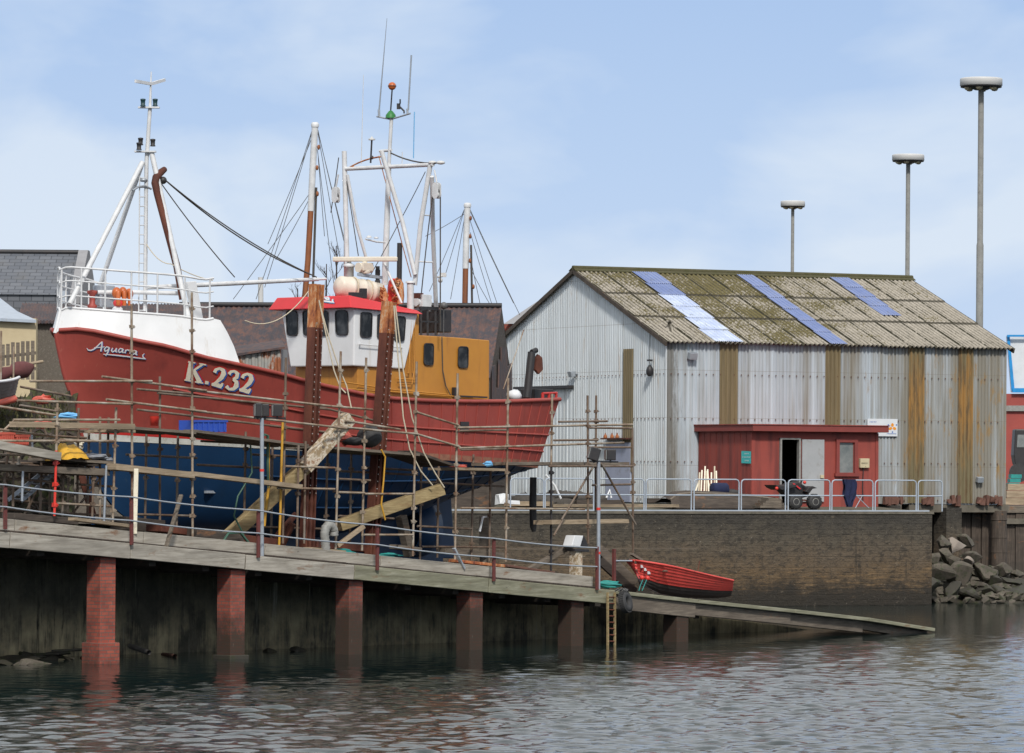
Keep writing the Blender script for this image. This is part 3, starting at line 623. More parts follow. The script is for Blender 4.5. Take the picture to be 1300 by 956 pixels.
def zsheer(t):
    k = round(t, 4)
    if k in _sz: return _sz[k]
    v = smooth_pts(_bs, t); z = 7.3-t*1.6
    for _ in range(25):
        u = ustem(z)+t*(uend(1.6)-ustem(z)); x, y = proj(bw(u, v, z)); z -= (interp(x, _sheer)-y)*.6*100/F
    _sz[k] = z; return z
def hull_pt(t, k, side=1, dv=0):             # k: -1 keel ... 0 waterline ... 1 sheer
    zs = zsheer(t)
    u = .5+t*13; zw = zwl(u)
    Bs, Bw_, K = smooth_pts(_bs, t), smooth_pts(_bw, t), smooth_pts(_kd, t)
    if k >= 0:
        z = zw+(zs-zw)*k; q = 1.0+.7*max(0, 1-t*4); v = Bw_+(Bs-Bw_)*k**q
    else:
        f = 1+k; z = zw-K*(1-f); e = lerp(.95, .42, min(1, t*3.2)); v = Bw_*(f**e)
    u = ustem(z)+t*(uend(z-zw)-ustem(z)); v = max(v, .03)
    return bw(u, side*(v+dv), z)
TT = [0, .008, .02, .035, .055, .08, .11, .15, .19, .23, .28, .33, .38, .43, .48, .53, .58, .63, .68, .73, .78, .83, .88, .92, .96, 1]
def hull_patch(k0, k1, nk, name, mat, dv=0, t0=0, t1=1, bumps=False):
    m = MB(); ks = [lerp(k0, k1, i/nk) for i in range(nk+1)]; tt = [t for t in TT if t0 <= t <= t1]
    for side in (1, -1):
        rows = [[hull_pt(t, k, side, dv) for t in tt] for k in ks]; m.quadgrid(rows, True, side < 0)
    if t1 == 1:                               # transom
        pr = [hull_pt(1, k, 1, dv) for k in ks]; sr = [hull_pt(1, k, -1, dv) for k in ks]; m.quadgrid([pr, sr], False)
    return m.build(name, mat, boat)
top_h = hull_patch(0, 1, 10, 'topsides', 'hull_red')
bot_h = hull_patch(-1, 0, 12, 'hull_bottom', 'hull_blue')
def tree_of(objs):
    vs = []; fs = []
    for o in objs:
        b = len(vs); off = Vector(o['org_']); vs += [v.co+off for v in o.data.vertices]; fs += [tuple(b+i for i in p.vertices) for p in o.data.polygons]
    return BVHTree.FromPolygons(vs, fs)
BT = tree_of([top_h, bot_h])
def onhull(px, py, lift=.01, tree=None):
    r = ray(px, py).normalized(); h = (tree or BT).ray_cast(CO, r)
    if h[0] is None: return None
    n = h[1] if h[1].dot(r) < 0 else -h[1]; return h[0]+n*lift
# boot stripe (bow to the hull's middle), wider primer band towards the stern
m = MB()
for side in (1, -1):
    tt = [t for t in TT if t <= .6]
    rows = [[hull_pt(t, k*(1-.0*t), side, .012) for t in tt] for k in (0.0, .035, .062)]
    m.quadgrid(rows, True, side < 0)
m.build('boot_stripe', 'boot_white', boat)
m = MB()
for side in (1, -1):
    tt = [t for t in TT if .01 <= t <= .45]; m.quadgrid([[hull_pt(t, k, side, .010) for t in tt] for k in (.063, .12)], True, side < 0)
m.build('red_band', 'hull_red_bright', boat)
simple('primer', (.34, .17, .11), (.24, .09, .06), .8, scale=5, dirt=(.15, .05, .04))
m = MB(); tt = [t for t in TT if t >= .55]
m.quadgrid([[hull_pt(t, k, 1, .008) for t in tt] for k in (0, .10)], True)
m.build('primer_patch', 'primer', boat)
# rubbing strakes and cap rails
def strake(kf, t0, t1, r, name, mat, n=40, side=1, dv=.01):
    m = MB(); m.tube([hull_pt(lerp(t0, t1, i/n), kf(lerp(t0, t1, i/n)), side, dv) for i in range(n+1)], r, 6); return m.build(name, mat, boat)
for side in (1, -1):
    strake(lambda t: 1, .004, 1, .055, 'cap_rail', 'hull_red', 60, side, .015)
strake(lambda t: .60-.12*t, .14, 1, .028, 'rubbing_strake', 'hull_red')
strake(lambda t: .36-.12*t, .30, 1, .026, 'rubbing_strake', 'hull_red')
strake(lambda t: -.30, .3, .985, .026, 'bottom_strake', 'hull_blue')
strake(lambda t: -.62, .42, .97, .026, 'bottom_strake', 'hull_blue')
m = MB()                                      # frame lines showing through the shell plating
for i, t in enumerate([x/100 for x in range(50, 99, 3)]):
    m.tube([hull_pt(t+.012*(1-k)-.006, k, 1, .004) for k in (.02, .25, .5, .75, .97)], .018, 5)
m.build('plate_ridges', 'hull_red', boat)
m = MB()
for i, t in enumerate([x/100 for x in range(44, 97, 4)]):
    m.tube([hull_pt(t+.02*(-k)-.006, k, 1, .004) for k in (-.03, -.2, -.4, -.6, -.75)], .018, 5)
m.build('plate_ridges', 'hull_blue', boat)
# main deck
m = MB(); tt = [t for t in TT if .02 < t]; m.quadgrid([[hull_pt(t, .62, s, -.05) for t in tt] for s in (1, -1)], False); m.build('main_deck', 'slip_floor', boat)
# keel skeg
m = MB(); kz = lambda u: 2.95-.09*u
pts = [bw(u, 0, z) for u, z in ((2.2, 3.3), (2.8, 2.5), (3, kz(3)-.25), (12.3, kz(12.3)-.15), (12.3, 2.75), (11.3, 3.3), (8, 3.2), (4, 3.1))]
m.poly(pts, .22, BP); m.build('keel', 'hull_blue', boat)
# rudder and propeller nozzle
uN = buz(575, 680, 0)[0]
m = MB(); c = bw(11.35, 0, 2.78)
prof = [(.66, -.35), (.74, -.2), (.76, .1), (.70, .38), (.62, .38), (.6, 0), (.62, -.35), (.66, -.35)]
m.lathe(c, prof, 28, BD); m.build('propeller_nozzle', 'hull_blue', boat)
pr = MB()
for k in range(4):
    a = k*math.pi/2+.4; d = BP*math.cos(a)+Z*math.sin(a); e = d.cross(BD)
    pr.poly([c+d*.08-e*.05, c+d*.3-e*.17+BD*.05, c+d*.52-e*.1+BD*.08, c+d*.55+e*.06, c+d*.3+e*.15-BD*.05, c+d*.08+e*.07], .03, BD+e*.5)
pr.lathe(c, [(.02, .2), (.09, .12), (.11, -.2), (.11, -.5)], 12, BD); pr.build('propeller', 'rust_steel', boat)
m = MB(); m.poly([bw(11.95, 0, 3.5), bw(12.6, 0, 3.5), bw(12.75, 0, 2.0), bw(11.95, 0, 2.0)], .16, BP)
m.tube([bw(12.15, 0, 3.4), bw(12.15, 0, 4.2)], .07, 8); m.build('rudder', 'hull_blue', boat, bevel=.02)
# ---- white whaleback
tw = [t for t in np.linspace(0, .40, 34)]
_wb = [(70, 405), (76, 396), (83.7, 391), (100, 391.6), (146, 395), (230, 401.5), (257, 406), (282.5, 409), (308.6, 463.5)]
def px_of_sheer(t): return proj(hull_pt(t, 1))
wtop = {}
def wb_pt(t, f, side=1):
    s = hull_pt(t, 1, side); u = (s-B0).dot(BD); v = (s-B0).dot(BP)
    vi = v*(1-.10*f) ; ui = u+.16*f*max(0, 1-t*12)
    key = round(t, 5)
    if key not in wtop:
        z = s.z+.6; sp = hull_pt(t, 1, 1); up = (sp-B0).dot(BD)+.16*max(0, 1-t*12); vp = (sp-B0).dot(BP)*.90
        for _ in range(25):
            x, y = proj(bw(up, vp, z)); yt = smooth_pts(_wb, x) if x < 282 else interp(x, _wb)
            z -= (yt-y)*.6*100/F
        wtop[key] = max(z, sp.z+.01)
    return bw(ui, vi, lerp(s.z, wtop[key], f))
m = MB()
tend = [t for t in tw if px_of_sheer(t)[0] < 309]; tE = tend[-1]
fine = sorted(set(list(np.linspace(0, .03, 6))+[t for t in tend if t > .03]))
for side in (1, -1):
    m.quadgrid([[wb_pt(t, f, side) for t in fine] for f in (0, .33, .66, 1)], True, side < 0)
m.build('bow_bulwark', 'white_paint', boat)
tD = [t for t in fine if px_of_sheer(t)[0] < 284]
m = MB(); m.quadgrid([[wb_pt(t, .97, s)-Z*.02 for t in tD] for s in (1, -1)], False)
m.quadgrid([[wb_pt(tD[-1], f, s)-Z*.02 for f in (0, .97)] for s in (1, -1)], False); m.build('foredeck', 'white_paint', boat)
m = MB(); m.tube([bw(ustem(z)+.02, 0, z) for z in np.linspace(2.9, zwl(0), 10)], .055, 8); m.build('stem_bar', 'hull_blue', boat)
m = MB(); m.tube([bw(ustem(z)+.02, 0, z) for z in np.linspace(zwl(0), zsheer(0), 12)], .05, 8); m.build('stem_bar', 'hull_red', boat)
m = MB(); m.tube([(wb_pt(0, f, 1)+wb_pt(0, f, -1))/2 for f in (0, .33, .66, 1)], .045, 8); m.build('stem_bar', 'white_paint', boat)
m = MB(); m.tube([wb_pt(t, 1, -1) for t in tD[::-1]]+[wb_pt(t, 1, 1) for t in tD], .03, 6); m.build('bulwark_rail', 'white_paint', boat)
# ---- bow rails
bt = [0]+[t for t in fine if t > 0 and px_of_sheer(t)[0] < 279]
def railpath(h, t0=0):
    f = [wb_pt(t, 1, 1)+Z*h for t in bt]; g = [wb_pt(t, 1, -1)+Z*h for t in bt]; return g[::-1]+f[1:]
for h in (.93, .62, .28):
    m = MB(); m.tube(railpath(h), .027 if h > .9 else .02, 6); m.build('bow_rail', 'white_tube', boat)
for s in (1, -1):
    for t in (0, .022, .05, .085, .12, .16, .2, .24, .275):
        if t == 0 and s < 0: continue
        if px_of_sheer(t)[0] > 279: continue
        m = MB(); q = wb_pt(t, 1, s); m.tube([q-Z*.03, q+Z*.93], .022, 6); m.build('stanchion', 'white_tube', boat)
# ---- foremast tripod
mast = []
def bt_(name, pts, r, mat='white_tube', n=8): m = MB(); m.tube(pts, r, n); return m.build(name, mat, boat)
uM = 2.55
mt = Bv(192, 103, 0); mb_ = Bv(185, 206, 0); um = (mb_-B0).dot(BD)
bt_('foremast', [Bv(183.5, 395, 0), Bv(186, 206, 0), Bv(190.5, 136, 0)], [.035, .05, .045])
bt_('mast_top', [Bv(190.5, 136, 0), Bv(192, 91, 0)], [.035, .012])
bt_('mast_leg', [Bv(181, 206, 0), Bv(88.5, 386, .3)], .062)
bt_('mast_leg', [Bv(181, 206, -.1), Bv(119, 386, -.9)], .055)
bt_('mast_leg', [Bv(192.5, 194, .1), Bv(239, 402, 1.2)], .062)
m = MB(); m.beam(Bv(172, 103, .3), Bv(191.8, 106.5, 0), .05, .07); m.beam(Bv(191.8, 106.5, 0), Bv(209, 101.5, -.3), .05, .07); m.build('crosstree', 'white_tube', boat)
for q_, w_ in ((Bv(189, 136.5, 0), .16), (Bv(184.5, 192.5, 0), .2)): m = MB(); m.box(q_, .5, w_, .035, Vector((1, 0, 0))); m.build('lamp_bracket', 'white_tube', boat)
simple('lantern_green', (.01, .05, .06), None, .4, bump=0)
for x, y, mt_ in ((181.5, 130.5, 'lantern_green'), (197, 130.5, 'lantern_green'), (178.5, 180, 'black_metal'), (176.5, 186, 'black_metal'), (194, 181.5, 'black_metal')):
    m = MB(); q = Bv(x, y, 0); m.lathe(q-Z*.08, [(.06, 0), (.065, .02), (.05, .03), (.055, .13), (.065, .14), (.06, .17), (.0, .18)], 10); m.build('navigation_lamp', mt_, boat)
lad = MB()
for x in (177, 187): lad.tube([Bv(x+.3, 212, .0), Bv(x-1, 398, .0)], .016, 5)
for k in range(15): y = 226+k*12; lad.tube([Bv(177-(y-212)*.005, y, 0), Bv(187-(y-212)*.005, y, 0)], .012, 4)
lad.build('mast_ladder', 'white_tube', boat)
m = MB(); m.tube([Bv(168, 242, .05), Bv(176, 237, .05), Bv(184, 236, .05), Bv(192, 240, .05)], .025, 6); m.ball(Bv(182, 228.5, 0), .07, 8, (1.4, 1, .7)); m.build('mast_light', 'galvanised', boat)
ex = MB(); ex.tube([Bv(232, 380, .9), Bv(224.5, 338, .8), Bv(200, 247, .35), Bv(196.8, 232, .3), Bv(198.5, 225, .25), Bv(204, 219, .25), Bv(209, 215, .2)], [.085, .085, .085, .09, .095, .085, .07], 10); ex.build('exhaust_pipe', 'rust_steel', boat)
# booms and goal post on the foredeck
bt_('derrick_boom', [Bv(186, 365, .2), Bv(300, 359.5, .4), Bv(404, 354.5, .5)], [.05, .055, .045])
bt_('boom_tip', [Bv(404, 354.5, .5), Bv(414, 354, .5)], .03)
bt_('rail_boom', [Bv(124, 371, -.3), Bv(170, 371, .1), Bv(231, 372.5, .6)], .05)
m = MB(); m.poly([Bv(236, 358, 1.1), Bv(247, 357, 1.1), Bv(256, 405, 1.1), Bv(246, 406, 1.1)], .12, BP); m.build('boom_bracket', 'white_paint', boat, bevel=.01)
m = MB(); m.box(Bv(132, 376, -.4), .45, .3, .5, BD); m.build('windlass', 'galvanised', boat, bevel=.03)
m = MB(); m.lathe(Bv(117, 391, -.4), [(.10, 0), (.12, .05), (.07, .1), (.07, .3), (.12, .34), (.12, .4), (0, .42)], 10); m.build('bollard', 'hull_red', boat)
# ropes from the foremast to the steel column / wheelhouse
def cat(p0, p1, s, n=14): return [Vector(p0).lerp(Vector(p1), i/n)-Z*s*4*(i/n)*(1-i/n) for i in range(n+1)]
bt_('forestay', cat(Bv(209, 228, .3), Bv(398, 350, .6), .22), .018, 'rope_dark', 5)
bt_('forestay', cat(Bv(209, 228, .3), Bv(402, 352, .8), .17), .016, 'rope_dark', 5)
bt_('stay', cat(Bv(204, 232, .3), Bv(298, 352, .5), .06), .014, 'rope_dark', 5)
m = MB(); m.ball(Bv(207, 229, .3), .09, 8); m.build('block', 'black_metal', boat)
bt_('loose_rope', cat(Bv(186, 310, .1), Bv(217, 335, .8), .12), .012, 'rope_pale', 5)
bt_('loose_rope', cat(Bv(217, 335, .8), Bv(270, 356, 1), .05), .012, 'rope_pale', 5)
bt_('loose_rope', cat(Bv(311, 407, 1.3), Bv(393, 368, 1.4), .35), .014, 'rope_pale', 5)
# ---- lettering on the bow
def strokes(slist, width, mat, name, conv, lift0, parent=boat, step=.00035):
    m = MB(); lift = lift0
    for st in slist:
        pts = [st[0]]; 
        for a, b in zip(st[:-1], st[1:]):
            d = math.hypot(b[0]-a[0], b[1]-a[1]); n = max(1, int(d/2.2))
            for i in range(1, n+1): pts.append(tuple(lerp(a[j], b[j], i/n) for j in range(len(a))))
        L = []; R = []; N = len(pts)
        for i in range(N):
            a = pts[max(i-1, 0)]; b = pts[min(i+1, N-1)]; dx, dy = b[0]-a[0], b[1]-a[1]; l = math.hypot(dx, dy) or 1
            w = (pts[i][2] if len(pts[i]) > 2 else 1)*width/2; L.append((pts[i][0]-dy/l*w, pts[i][1]+dx/l*w)); R.append((pts[i][0]+dy/l*w, pts[i][1]-dx/l*w))
        rows = [[conv(x, y, lift) for x, y in L], [conv(x, y, lift) for x, y in R]]
        if all(p is not None for r in rows for p in r): m.quadgrid(rows, False)
        lift += step
    return m.build(name, mat, parent)
def zoomc(x, y, lift): return onhull(x/4.78, 300+y/4.78, lift)
AQ = [[(528, 676, .5), (536, 688, .9), (552, 690, 1), (575, 680, 1), (600, 655, 1), (620, 637, .8)], [(620, 636, .9), (618, 665, 1.3), (612, 696, 1.2)], [(572, 673, .7), (600, 672, .8), (636, 668, .6)],
      [(664, 673, .9), (648, 667, .9), (634, 680, 1), (638, 695, 1), (652, 690, .9), (664, 673, .9)], [(664, 672, 1), (655, 700, 1.1), (642, 722, .8)],
      [(684, 674, 1), (676, 690, 1), (684, 699, 1), (698, 690, .9), (708, 675, 1)], [(708, 675, 1), (702, 696, 1.1), (712, 700, .7)],
      [(746, 681, .9), (730, 677, .9), (718, 690, 1), (724, 702, 1), (738, 696, .9), (746, 681, .9)], [(748, 680, 1), (742, 700, 1.1), (752, 703, .7)],
      [(764, 685, 1), (758, 706, 1.1)], [(760, 695, .8), (772, 685, .8), (784, 690, .9)], [(794, 690, 1), (788, 709, 1.1)], [(796, 680, 1), (798, 683, 1)],
      [(828, 693, .9), (812, 689, .9), (801, 700, 1), (805, 713, 1), (819, 708, .9), (828, 693, .9)], [(829, 692, 1), (824, 713, 1.1), (833, 717, .7)],
      [(628, 712, .6), (700, 718, 1), (780, 727, 1), (840, 735, 1), (884, 741, .6)], [(884, 741, .5), (868, 730, 1), (866, 717, .9), (876, 708, .5)]]
def shift(sl, dx, dy): return [[(p[0]+dx, p[1]+dy)+tuple(p[2:]) for p in s] for s in sl]
strokes(shift(AQ, 1, 1), 15, 'hull_red_bright', 'name_outline', zoomc, .008)
strokes(shift(AQ, 3, 4), 9, 'letter_blue', 'name_shadow', zoomc, .018)
strokes(AQ, 7.5, 'letter_white', 'boat_name', zoomc, .028)
# K.232 in heavy roman numerals, drawn in their own slanted frame
def frame(ox, oy, ax, ay, bx, by): return lambda sl: [[(ox+p[0]*ax+p[1]*bx, oy+p[0]*ay+p[1]*by)+tuple(p[2:]) for p in s] for s in sl]
gK = [[(.18, 0, 1.5), (.18, 1, 1.5)], [(-.02, .03, .45), (.42, .03, .45)], [(-.02, .97, .45), (.42, .97, .45)], [(.22, .42, .6), (.88, .97, .7)], [(.66, .97, .45), (1.08, .97, .45)], [(.42, .58, 1.2), (.92, .03, 1.5)], [(.62, .03, .45), (1.12, .03, .45)]]
g2 = [[(.08, .72, 1.2), (.14, .88, 1), (.4, .98, .8), (.68, .92, 1.3), (.78, .74, 1.6), (.68, .52, 1.4), (.36, .24, .9), (.06, .06, .7)], [(.04, .1, .9), (.4, .12, 1.4), (.74, .07, 1.4), (.86, .26, .5)]]
g3 = [[(.08, .78, 1.2), (.2, .93, .9), (.44, .98, .8), (.7, .88, 1.3), (.7, .68, 1.2), (.44, .55, .6)], [(.44, .55, .6), (.74, .46, 1.3), (.8, .24, 1.6), (.62, .06, 1.1), (.3, .02, .8), (.06, .16, 1.2)]]
gd = [[(.25, .0, 1.15), (.25, .20, 1.15)]]
def kk(sl, x, y, w, h): return frame(x, y, w, w*.17, h*.20, -h)(sl)
KS = kk(gK, 234, 482.5, 21, 24.5)+kk(gd, 259.5, 486.8, 9, 20)+kk(g2, 267, 489.5, 16.5, 24)+kk(g3, 285, 493, 16.5, 24)+kk(g2, 302, 496.5, 16.5, 24)
def px1(x, y, lift): return onhull(x, y, lift)
def strokes2(*a): return strokes(*a)
def dens(sl): return [[p for p in s] for s in sl]
strokes(shift(KS, .3, .2), 7.2, 'hull_red_bright', 'number_outline', px1, .008)
strokes(shift(KS, 1.4, 1.4), 4.4, 'letter_blue', 'number_shadow', px1, .018)
strokes(KS, 3.9, 'letter_cream', 'registration_number', px1, .028)
# the same name on the starboard bow, just round the stem: seen as a sliver
m = MB()
# ---- wheelhouse
VP_ = 1.5
uF = buz(449, 430, VP_)[0]; zt = 1
uA = buz(530, 399, VP_)[0]; uAb = buz(514, 468, VP_)[0]
vS = (Bu(357, 391, uF)-B0).dot(BP); vSb = (Bu(368.6, 462, uF)-B0).dot(BP)
ztp = buz(450, 391, VP_)[1]; zbt = buz(449, 464.5, VP_)[1]
ztA = buz(530, 399, VP_)[1]; zbA = buz(514, 468.5, VP_)[1]
wh = MB(); v0 = [bw(uF, VP_, zbt), bw(uAb, VP_, zbA), bw(uAb, vSb, zbA), bw(uF, vSb, zbt)]; v1 = [bw(uF, VP_+.02, ztp+.03), bw(uA, VP_+.02, ztA+.03), bw(uA, vS, ztA+.03), bw(uF, vS, ztp+.03)]
wh.add(v0+v1, [(0, 1, 5, 4), (1, 2, 6, 5), (2, 3, 7, 6), (3, 0, 4, 7), (4, 5, 6, 7), (3, 2, 1, 0)]); WH = wh.build('wheelhouse', 'white_paint', boat, bevel=.03)
def window(quad, plane_fn, nrm, frame_r=.028, glass='dark_glass', name='window', thick=.03, fmat='black_metal'):
    ps = [plane_fn(*q) for q in quad]; c = sum(ps, Vector())/4
    def rc(sc, off):                                     # rounded outline
        out = []
        for i in range(4):
            a = ps[i-1]; b = ps[i]; d = ps[(i+1) % 4]; r = .22
            e1 = (a-b).normalized(); e2 = (d-b).normalized(); w = min((a-b).length, (d-b).length)*r
            for f in (1, .6, .3): 
                pass
            out += [b+e1*w, b+(e1+e2)*w*.29, b+e2*w]
        return [c+(p-c)*sc+nrm*off for p in out]
    m = MB(); o_ = rc(1.09, .012); i_ = rc(1.0, .012); of = rc(1.09, .035); jf = rc(1.0, .035); n = len(o_)
    m.add(o_+of+jf+i_, [(k, (k+1) % n, n+(k+1) % n, n+k) for k in range(n)]+[(n+k, n+(k+1) % n, 2*n+(k+1) % n, 2*n+k) for k in range(n)]+[(2*n+k, 2*n+(k+1) % n, 3*n+(k+1) % n, 3*n+k) for k in range(n)])
    fr = m.build(name, fmat, boat)
    g = MB(); gp = rc(1.0, .018); g.add(gp, [tuple(range(n))])
    me = g.build('pane', glass, fr); 
    return fr
wf = lambda x, y: Bu(x, y, uF)
for a, b, y0, y1 in ((364, 378.5, 395.5, 425), (385, 399, 395.5, 425), (402.5, 417.5, 395.5, 425), (426.3, 442.5, 395, 424.5)):
    window([(a+.4, y0), (b-.8, y0), (b, y1), (a+1.6, y1)], wf, -BD)
ws = lambda x, y: Bv(x, y, VP_+.012)
for q in ([(457.5, 397), (471.5, 398), (470.5, 428), (457, 427)], [(479, 399.5), (492, 401), (491, 430), (478.5, 429)], [(501, 402), (514, 403), (512, 433), (500, 431.5)]): window(q, ws, BP)
# red visor roof
vz = MB(); ov = .16
b0 = [bw(uF-.25, VP_+ov, ztp), bw(uA+.05, VP_+ov, ztA), bw(uA+.05, vS-.2, ztA), bw(uF-.25, vS-.2, ztp)]
hz = .30; t0_ = [bw(uF-.12, VP_-.02, ztp+hz), bw(uA+.0, VP_-.02, ztA+.1), bw(uA, vS-.02, ztA+.1), bw(uF-.12, vS-.02, ztp+hz)]
vz.add(b0+t0_, [(0, 1, 5, 4), (1, 2, 6, 5), (2, 3, 7, 6), (3, 0, 4, 7), (4, 5, 6, 7), (3, 2, 1, 0)]); vz.build('visor', 'visor_red', boat, bevel=.02)
VT = tree_of([bpy.data.objects['visor']])
def aqv(x, y, lift):
    X = 384+(x-528)/(885-528)*41; Y = 371.5+(y-636)/(741-636)*13
    return onhull(X, Y, lift, VT)
strokes(shift(AQ, 3, 5), 17, 'letter_sky', 'visor_name_shadow', aqv, .012)
strokes(AQ, 14, 'letter_white', 'visor_name', aqv, .024)
m = MB(); m.tube([Bv(x, y, VP_+.09) for x, y in ((456, 437), (480, 439), (511, 441.5))], .014, 5)
for x, y in ((457, 437), (483, 439.3), (510, 441.4)): m.tube([Bv(x, y, VP_), Bv(x, y, VP_+.09)], .014, 5)
m.build('handrail', 'white_tube', boat)
# orange deckhouse
zsd = lambda u: 5.6
dh = MB(); uD0 = buz(454, 466, 1.42)[0]; uD1 = buz(621.5, 432, 1.42)[0]; vD0 = (Bu(375, 470, uD0)-B0).dot(BP)
zlo = 5.15
dh.box((bw(uD0, 1.42, 0)+bw(uAb+.3, vD0, 0))/2+Z*((zlo+zbt+.02)/2), uAb+.3-uD0, 1.42-vD0, zbt+.02-zlo, BD)
dh.build('deckhouse_front', 'orange_paint', boat, bevel=.02)
dh = MB(); za = buz(532, 425.5, 1.42)[1]; zb_ = buz(621, 432, 1.42)[1]; u0 = buz(514, 469, 1.42)[0]; u1 = buz(532, 425, 1.42)[0]
side = [(u0, zlo), (uD1, zlo), (uD1, zb_), (buz(580, 428.5, 1.42)[0], buz(580, 428.5, 1.42)[1]), (u1, za), (u1, buz(532, 399, 1.42)[1]), (buz(527, 399, 1.42)[0], buz(527, 399, 1.42)[1]), (u0, buz(514, 467, 1.42)[1])]
a = [bw(u, 1.42, z) for u, z in side]; b = [bw(u, -1.3, z) for u, z in side]; n = len(side)
dh.add(a+b, [tuple(range(n)), tuple(range(2*n-1, n-1, -1))]+[(i, i+n, (i+1) % n+n, (i+1) % n) for i in range(n)]); dh.build('deckhouse', 'orange_paint', boat, bevel=.02)
wd = lambda x, y: Bv(x, y, 1.43)
for q in ([(538, 436.5), (549.5, 437), (549, 463), (537.5, 462)], [(581.5, 440.5), (593.5, 441), (593, 466.5), (581, 465.5)]): window(q, wd, BP, fmat='black_metal')
m = MB()
for pts in ([(505, 481), (527, 482)], [(506, 487), (523, 488), (526, 470), (527, 402)], [(516, 474), (519, 474), (522, 404)], [(524, 474), (524.5, 404)], [(400, 491), (520, 499), (600, 505)], [(430, 484), (500, 495), (570, 501)]):
    m.tube([Bv(x, y, 1.50) for x, y in pts], .018, 5)
m.build('pipework', 'orange_paint', boat)
m = MB(); m.tube([Bv(x, y, 1.48) for x, y in ((561, 428), (562, 470), (566, 490), (573, 504))], .014, 5); m.build('hanging_line', 'rope_dark', boat)
m = MB(); m.box(Bv(578, 497, 1.5), .14, .1, .2, BD); m.beam(Bv(584, 503, 1.5), Bv(618, 504.5, 1.5), .05, .04); m.build('deck_fitting', 'black_metal', boat)
# boat-deck shelter frame (dark openings) aft of wheelhouse
m = MB()
for x in (534.5, 543, 553):
    m.beam(Bv(x, 426, 1.2), Bv(x, 391, 1.2), .05, .05)
m.beam(Bv(533, 391, 1.2), Bv(556, 392, 1.2), .06, .08); m.beam(Bv(533, 408, 1.2), Bv(556, 409, 1.2), .04, .04); m.build('shelter_frame', 'black_metal', boat)
m = MB(); q = (Bv(544, 408, .6)); m.box(q, .42, 1.2, .56, BD); m.build('machinery_box', 'black_metal', boat, bevel=.02)
m = MB(); m.tube([Bv(521, 400, .9), Bv(521, 359, .9)], .085, 12); m.lathe(Bv(521, 358.5, .9), [(.12, -.02), (.12, .03), (0, .04)], 12); m.build('vent_post', 'white_tube', boat)
m = MB(); m.box(Bv(536, 382, .9), .3, .35, .3, BD); m.tube([Bv(528, 383, .9), Bv(545, 384, .9)], .11, 10); m.tube([Bv(545, 396, .9), Bv(547, 376, .9)], .03, 6); m.build('deck_winch', 'white_tube', boat, bevel=.01)
m = MB(); m.box(Bv(531, 375.5, .9), .16, .2, .13, BD); m.build('junction_box', 'rust_steel', boat)
# funnel, black exhaust, rusty chain
m = MB(); m.lathe(Bv(499, 388, .7), [(.15, 0), (.14, .45), (.11, .6), (.05, .66), (0, .66)], 16); m.build('gas_bottle', 'red_plastic', boat)
m = MB(); m.lathe(Bv(507, 386, .85), [(.1, 0), (.12, .2), (.1, .5), (.04, .6), (0, .62)], 8)
for i in range(26): m.torus(Bv(504+random.uniform(-4, 6), 356+random.random()*28, .85+random.uniform(-.1, .1)), (random.random()-.5, random.random()-.5, random.random()-.5), .07, .018, 8, 5)
m.build('chain_heap', 'rust_bright', boat); m = MB(); m.lathe(Bv(488, 386, .95), [(.08, 0), (.09, .15), (.05, .35), (0, .4)], 8)
for i in range(14): m.torus(Bv(486+random.uniform(-1, 4), 365+random.random()*18, .95), (random.random()-.5, random.random()-.5, random.random()-.5), .06, .016, 8, 5)
m.build('chain_heap', 'rust_bright', boat)
m = MB(); m.tube([Bv(506.5, 385, .3), Bv(507.5, 308.5, .3)], .036*1.8, 10); m.build('exhaust_stack', 'black_metal', boat)
m = MB(); m.tube([Bv(479.5, 372, .6), Bv(479.5, 338, .6)], .05, 8); m.box(Bv(479.5, 346, .6), .12, .12, .13); m.box(Bv(479.5, 360, .6), .13, .13, .16); m.build('horn', 'black_metal', boat)
m = MB(); m.box(Bv(452, 375, 1.35), .42, .1, .14, BD); m.box(Bv(461, 372.5, 1.35), .16, .12, .24, BD); m.build('roof_lamp', 'black_metal', boat, bevel=.01)
# liferaft canister
c = Bv(456, 368, .55); ax_ = (BD*.95+BP*.1-Z*.12).normalized(); L_ = .62
m = MB(); m.lathe(c, [(0, -L_-.06), (.18, -L_-.04), (.25, -L_+.03), (.26, -L_*.55), (.275, -L_*.53), (.275, -L_*.45), (.26, -L_*.43), (.265, 0), (.28, .02), (.28, .08), (.265, .1), (.265, L_*.5), (.275, L_*.52), (.275, L_*.6), (.265, L_*.62), (.26, L_-.02), (.2, L_+.04), (0, L_+.06)], 22, ax_)
simple('liferaft_cream', (.72, .66, .56), (.62, .56, .46), .45, scale=4, bump=0)
m.build('liferaft', 'liferaft_cream', boat)
m = MB()
for f in (-.35, .35): m.torus(c+ax_*L_*f, ax_, .275, .02, 20, 6)
m.build('liferaft_strap', 'rope_pale', boat)
# radar
m = MB(); m.box(Bv(463.5, 329, .6), 1.62, .09, .12, (BD*.55+BP*.85)); m.build('radar_scanner', 'liferaft_cream', boat, bevel=.03)
m = MB(); q = Bv(463, 340, .6); m.box(q+Z*.02, .34, .26, .2, BD); m.lathe(q-Z*.14, [(.13, 0), (.15, .06), (.1, .1), (.06, .2), (.06, .3)], 12); m.tube([q-BD*.22, q+BD*.2], .12, 12); m.build('radar_gearbox', 'liferaft_cream', boat, bevel=.02)
m = MB(); m.beam(Bv(455, 348.5, .6), Bv(484, 352.5, .6), .1, .07); m.build('radar_bracket', 'galvanised', boat)
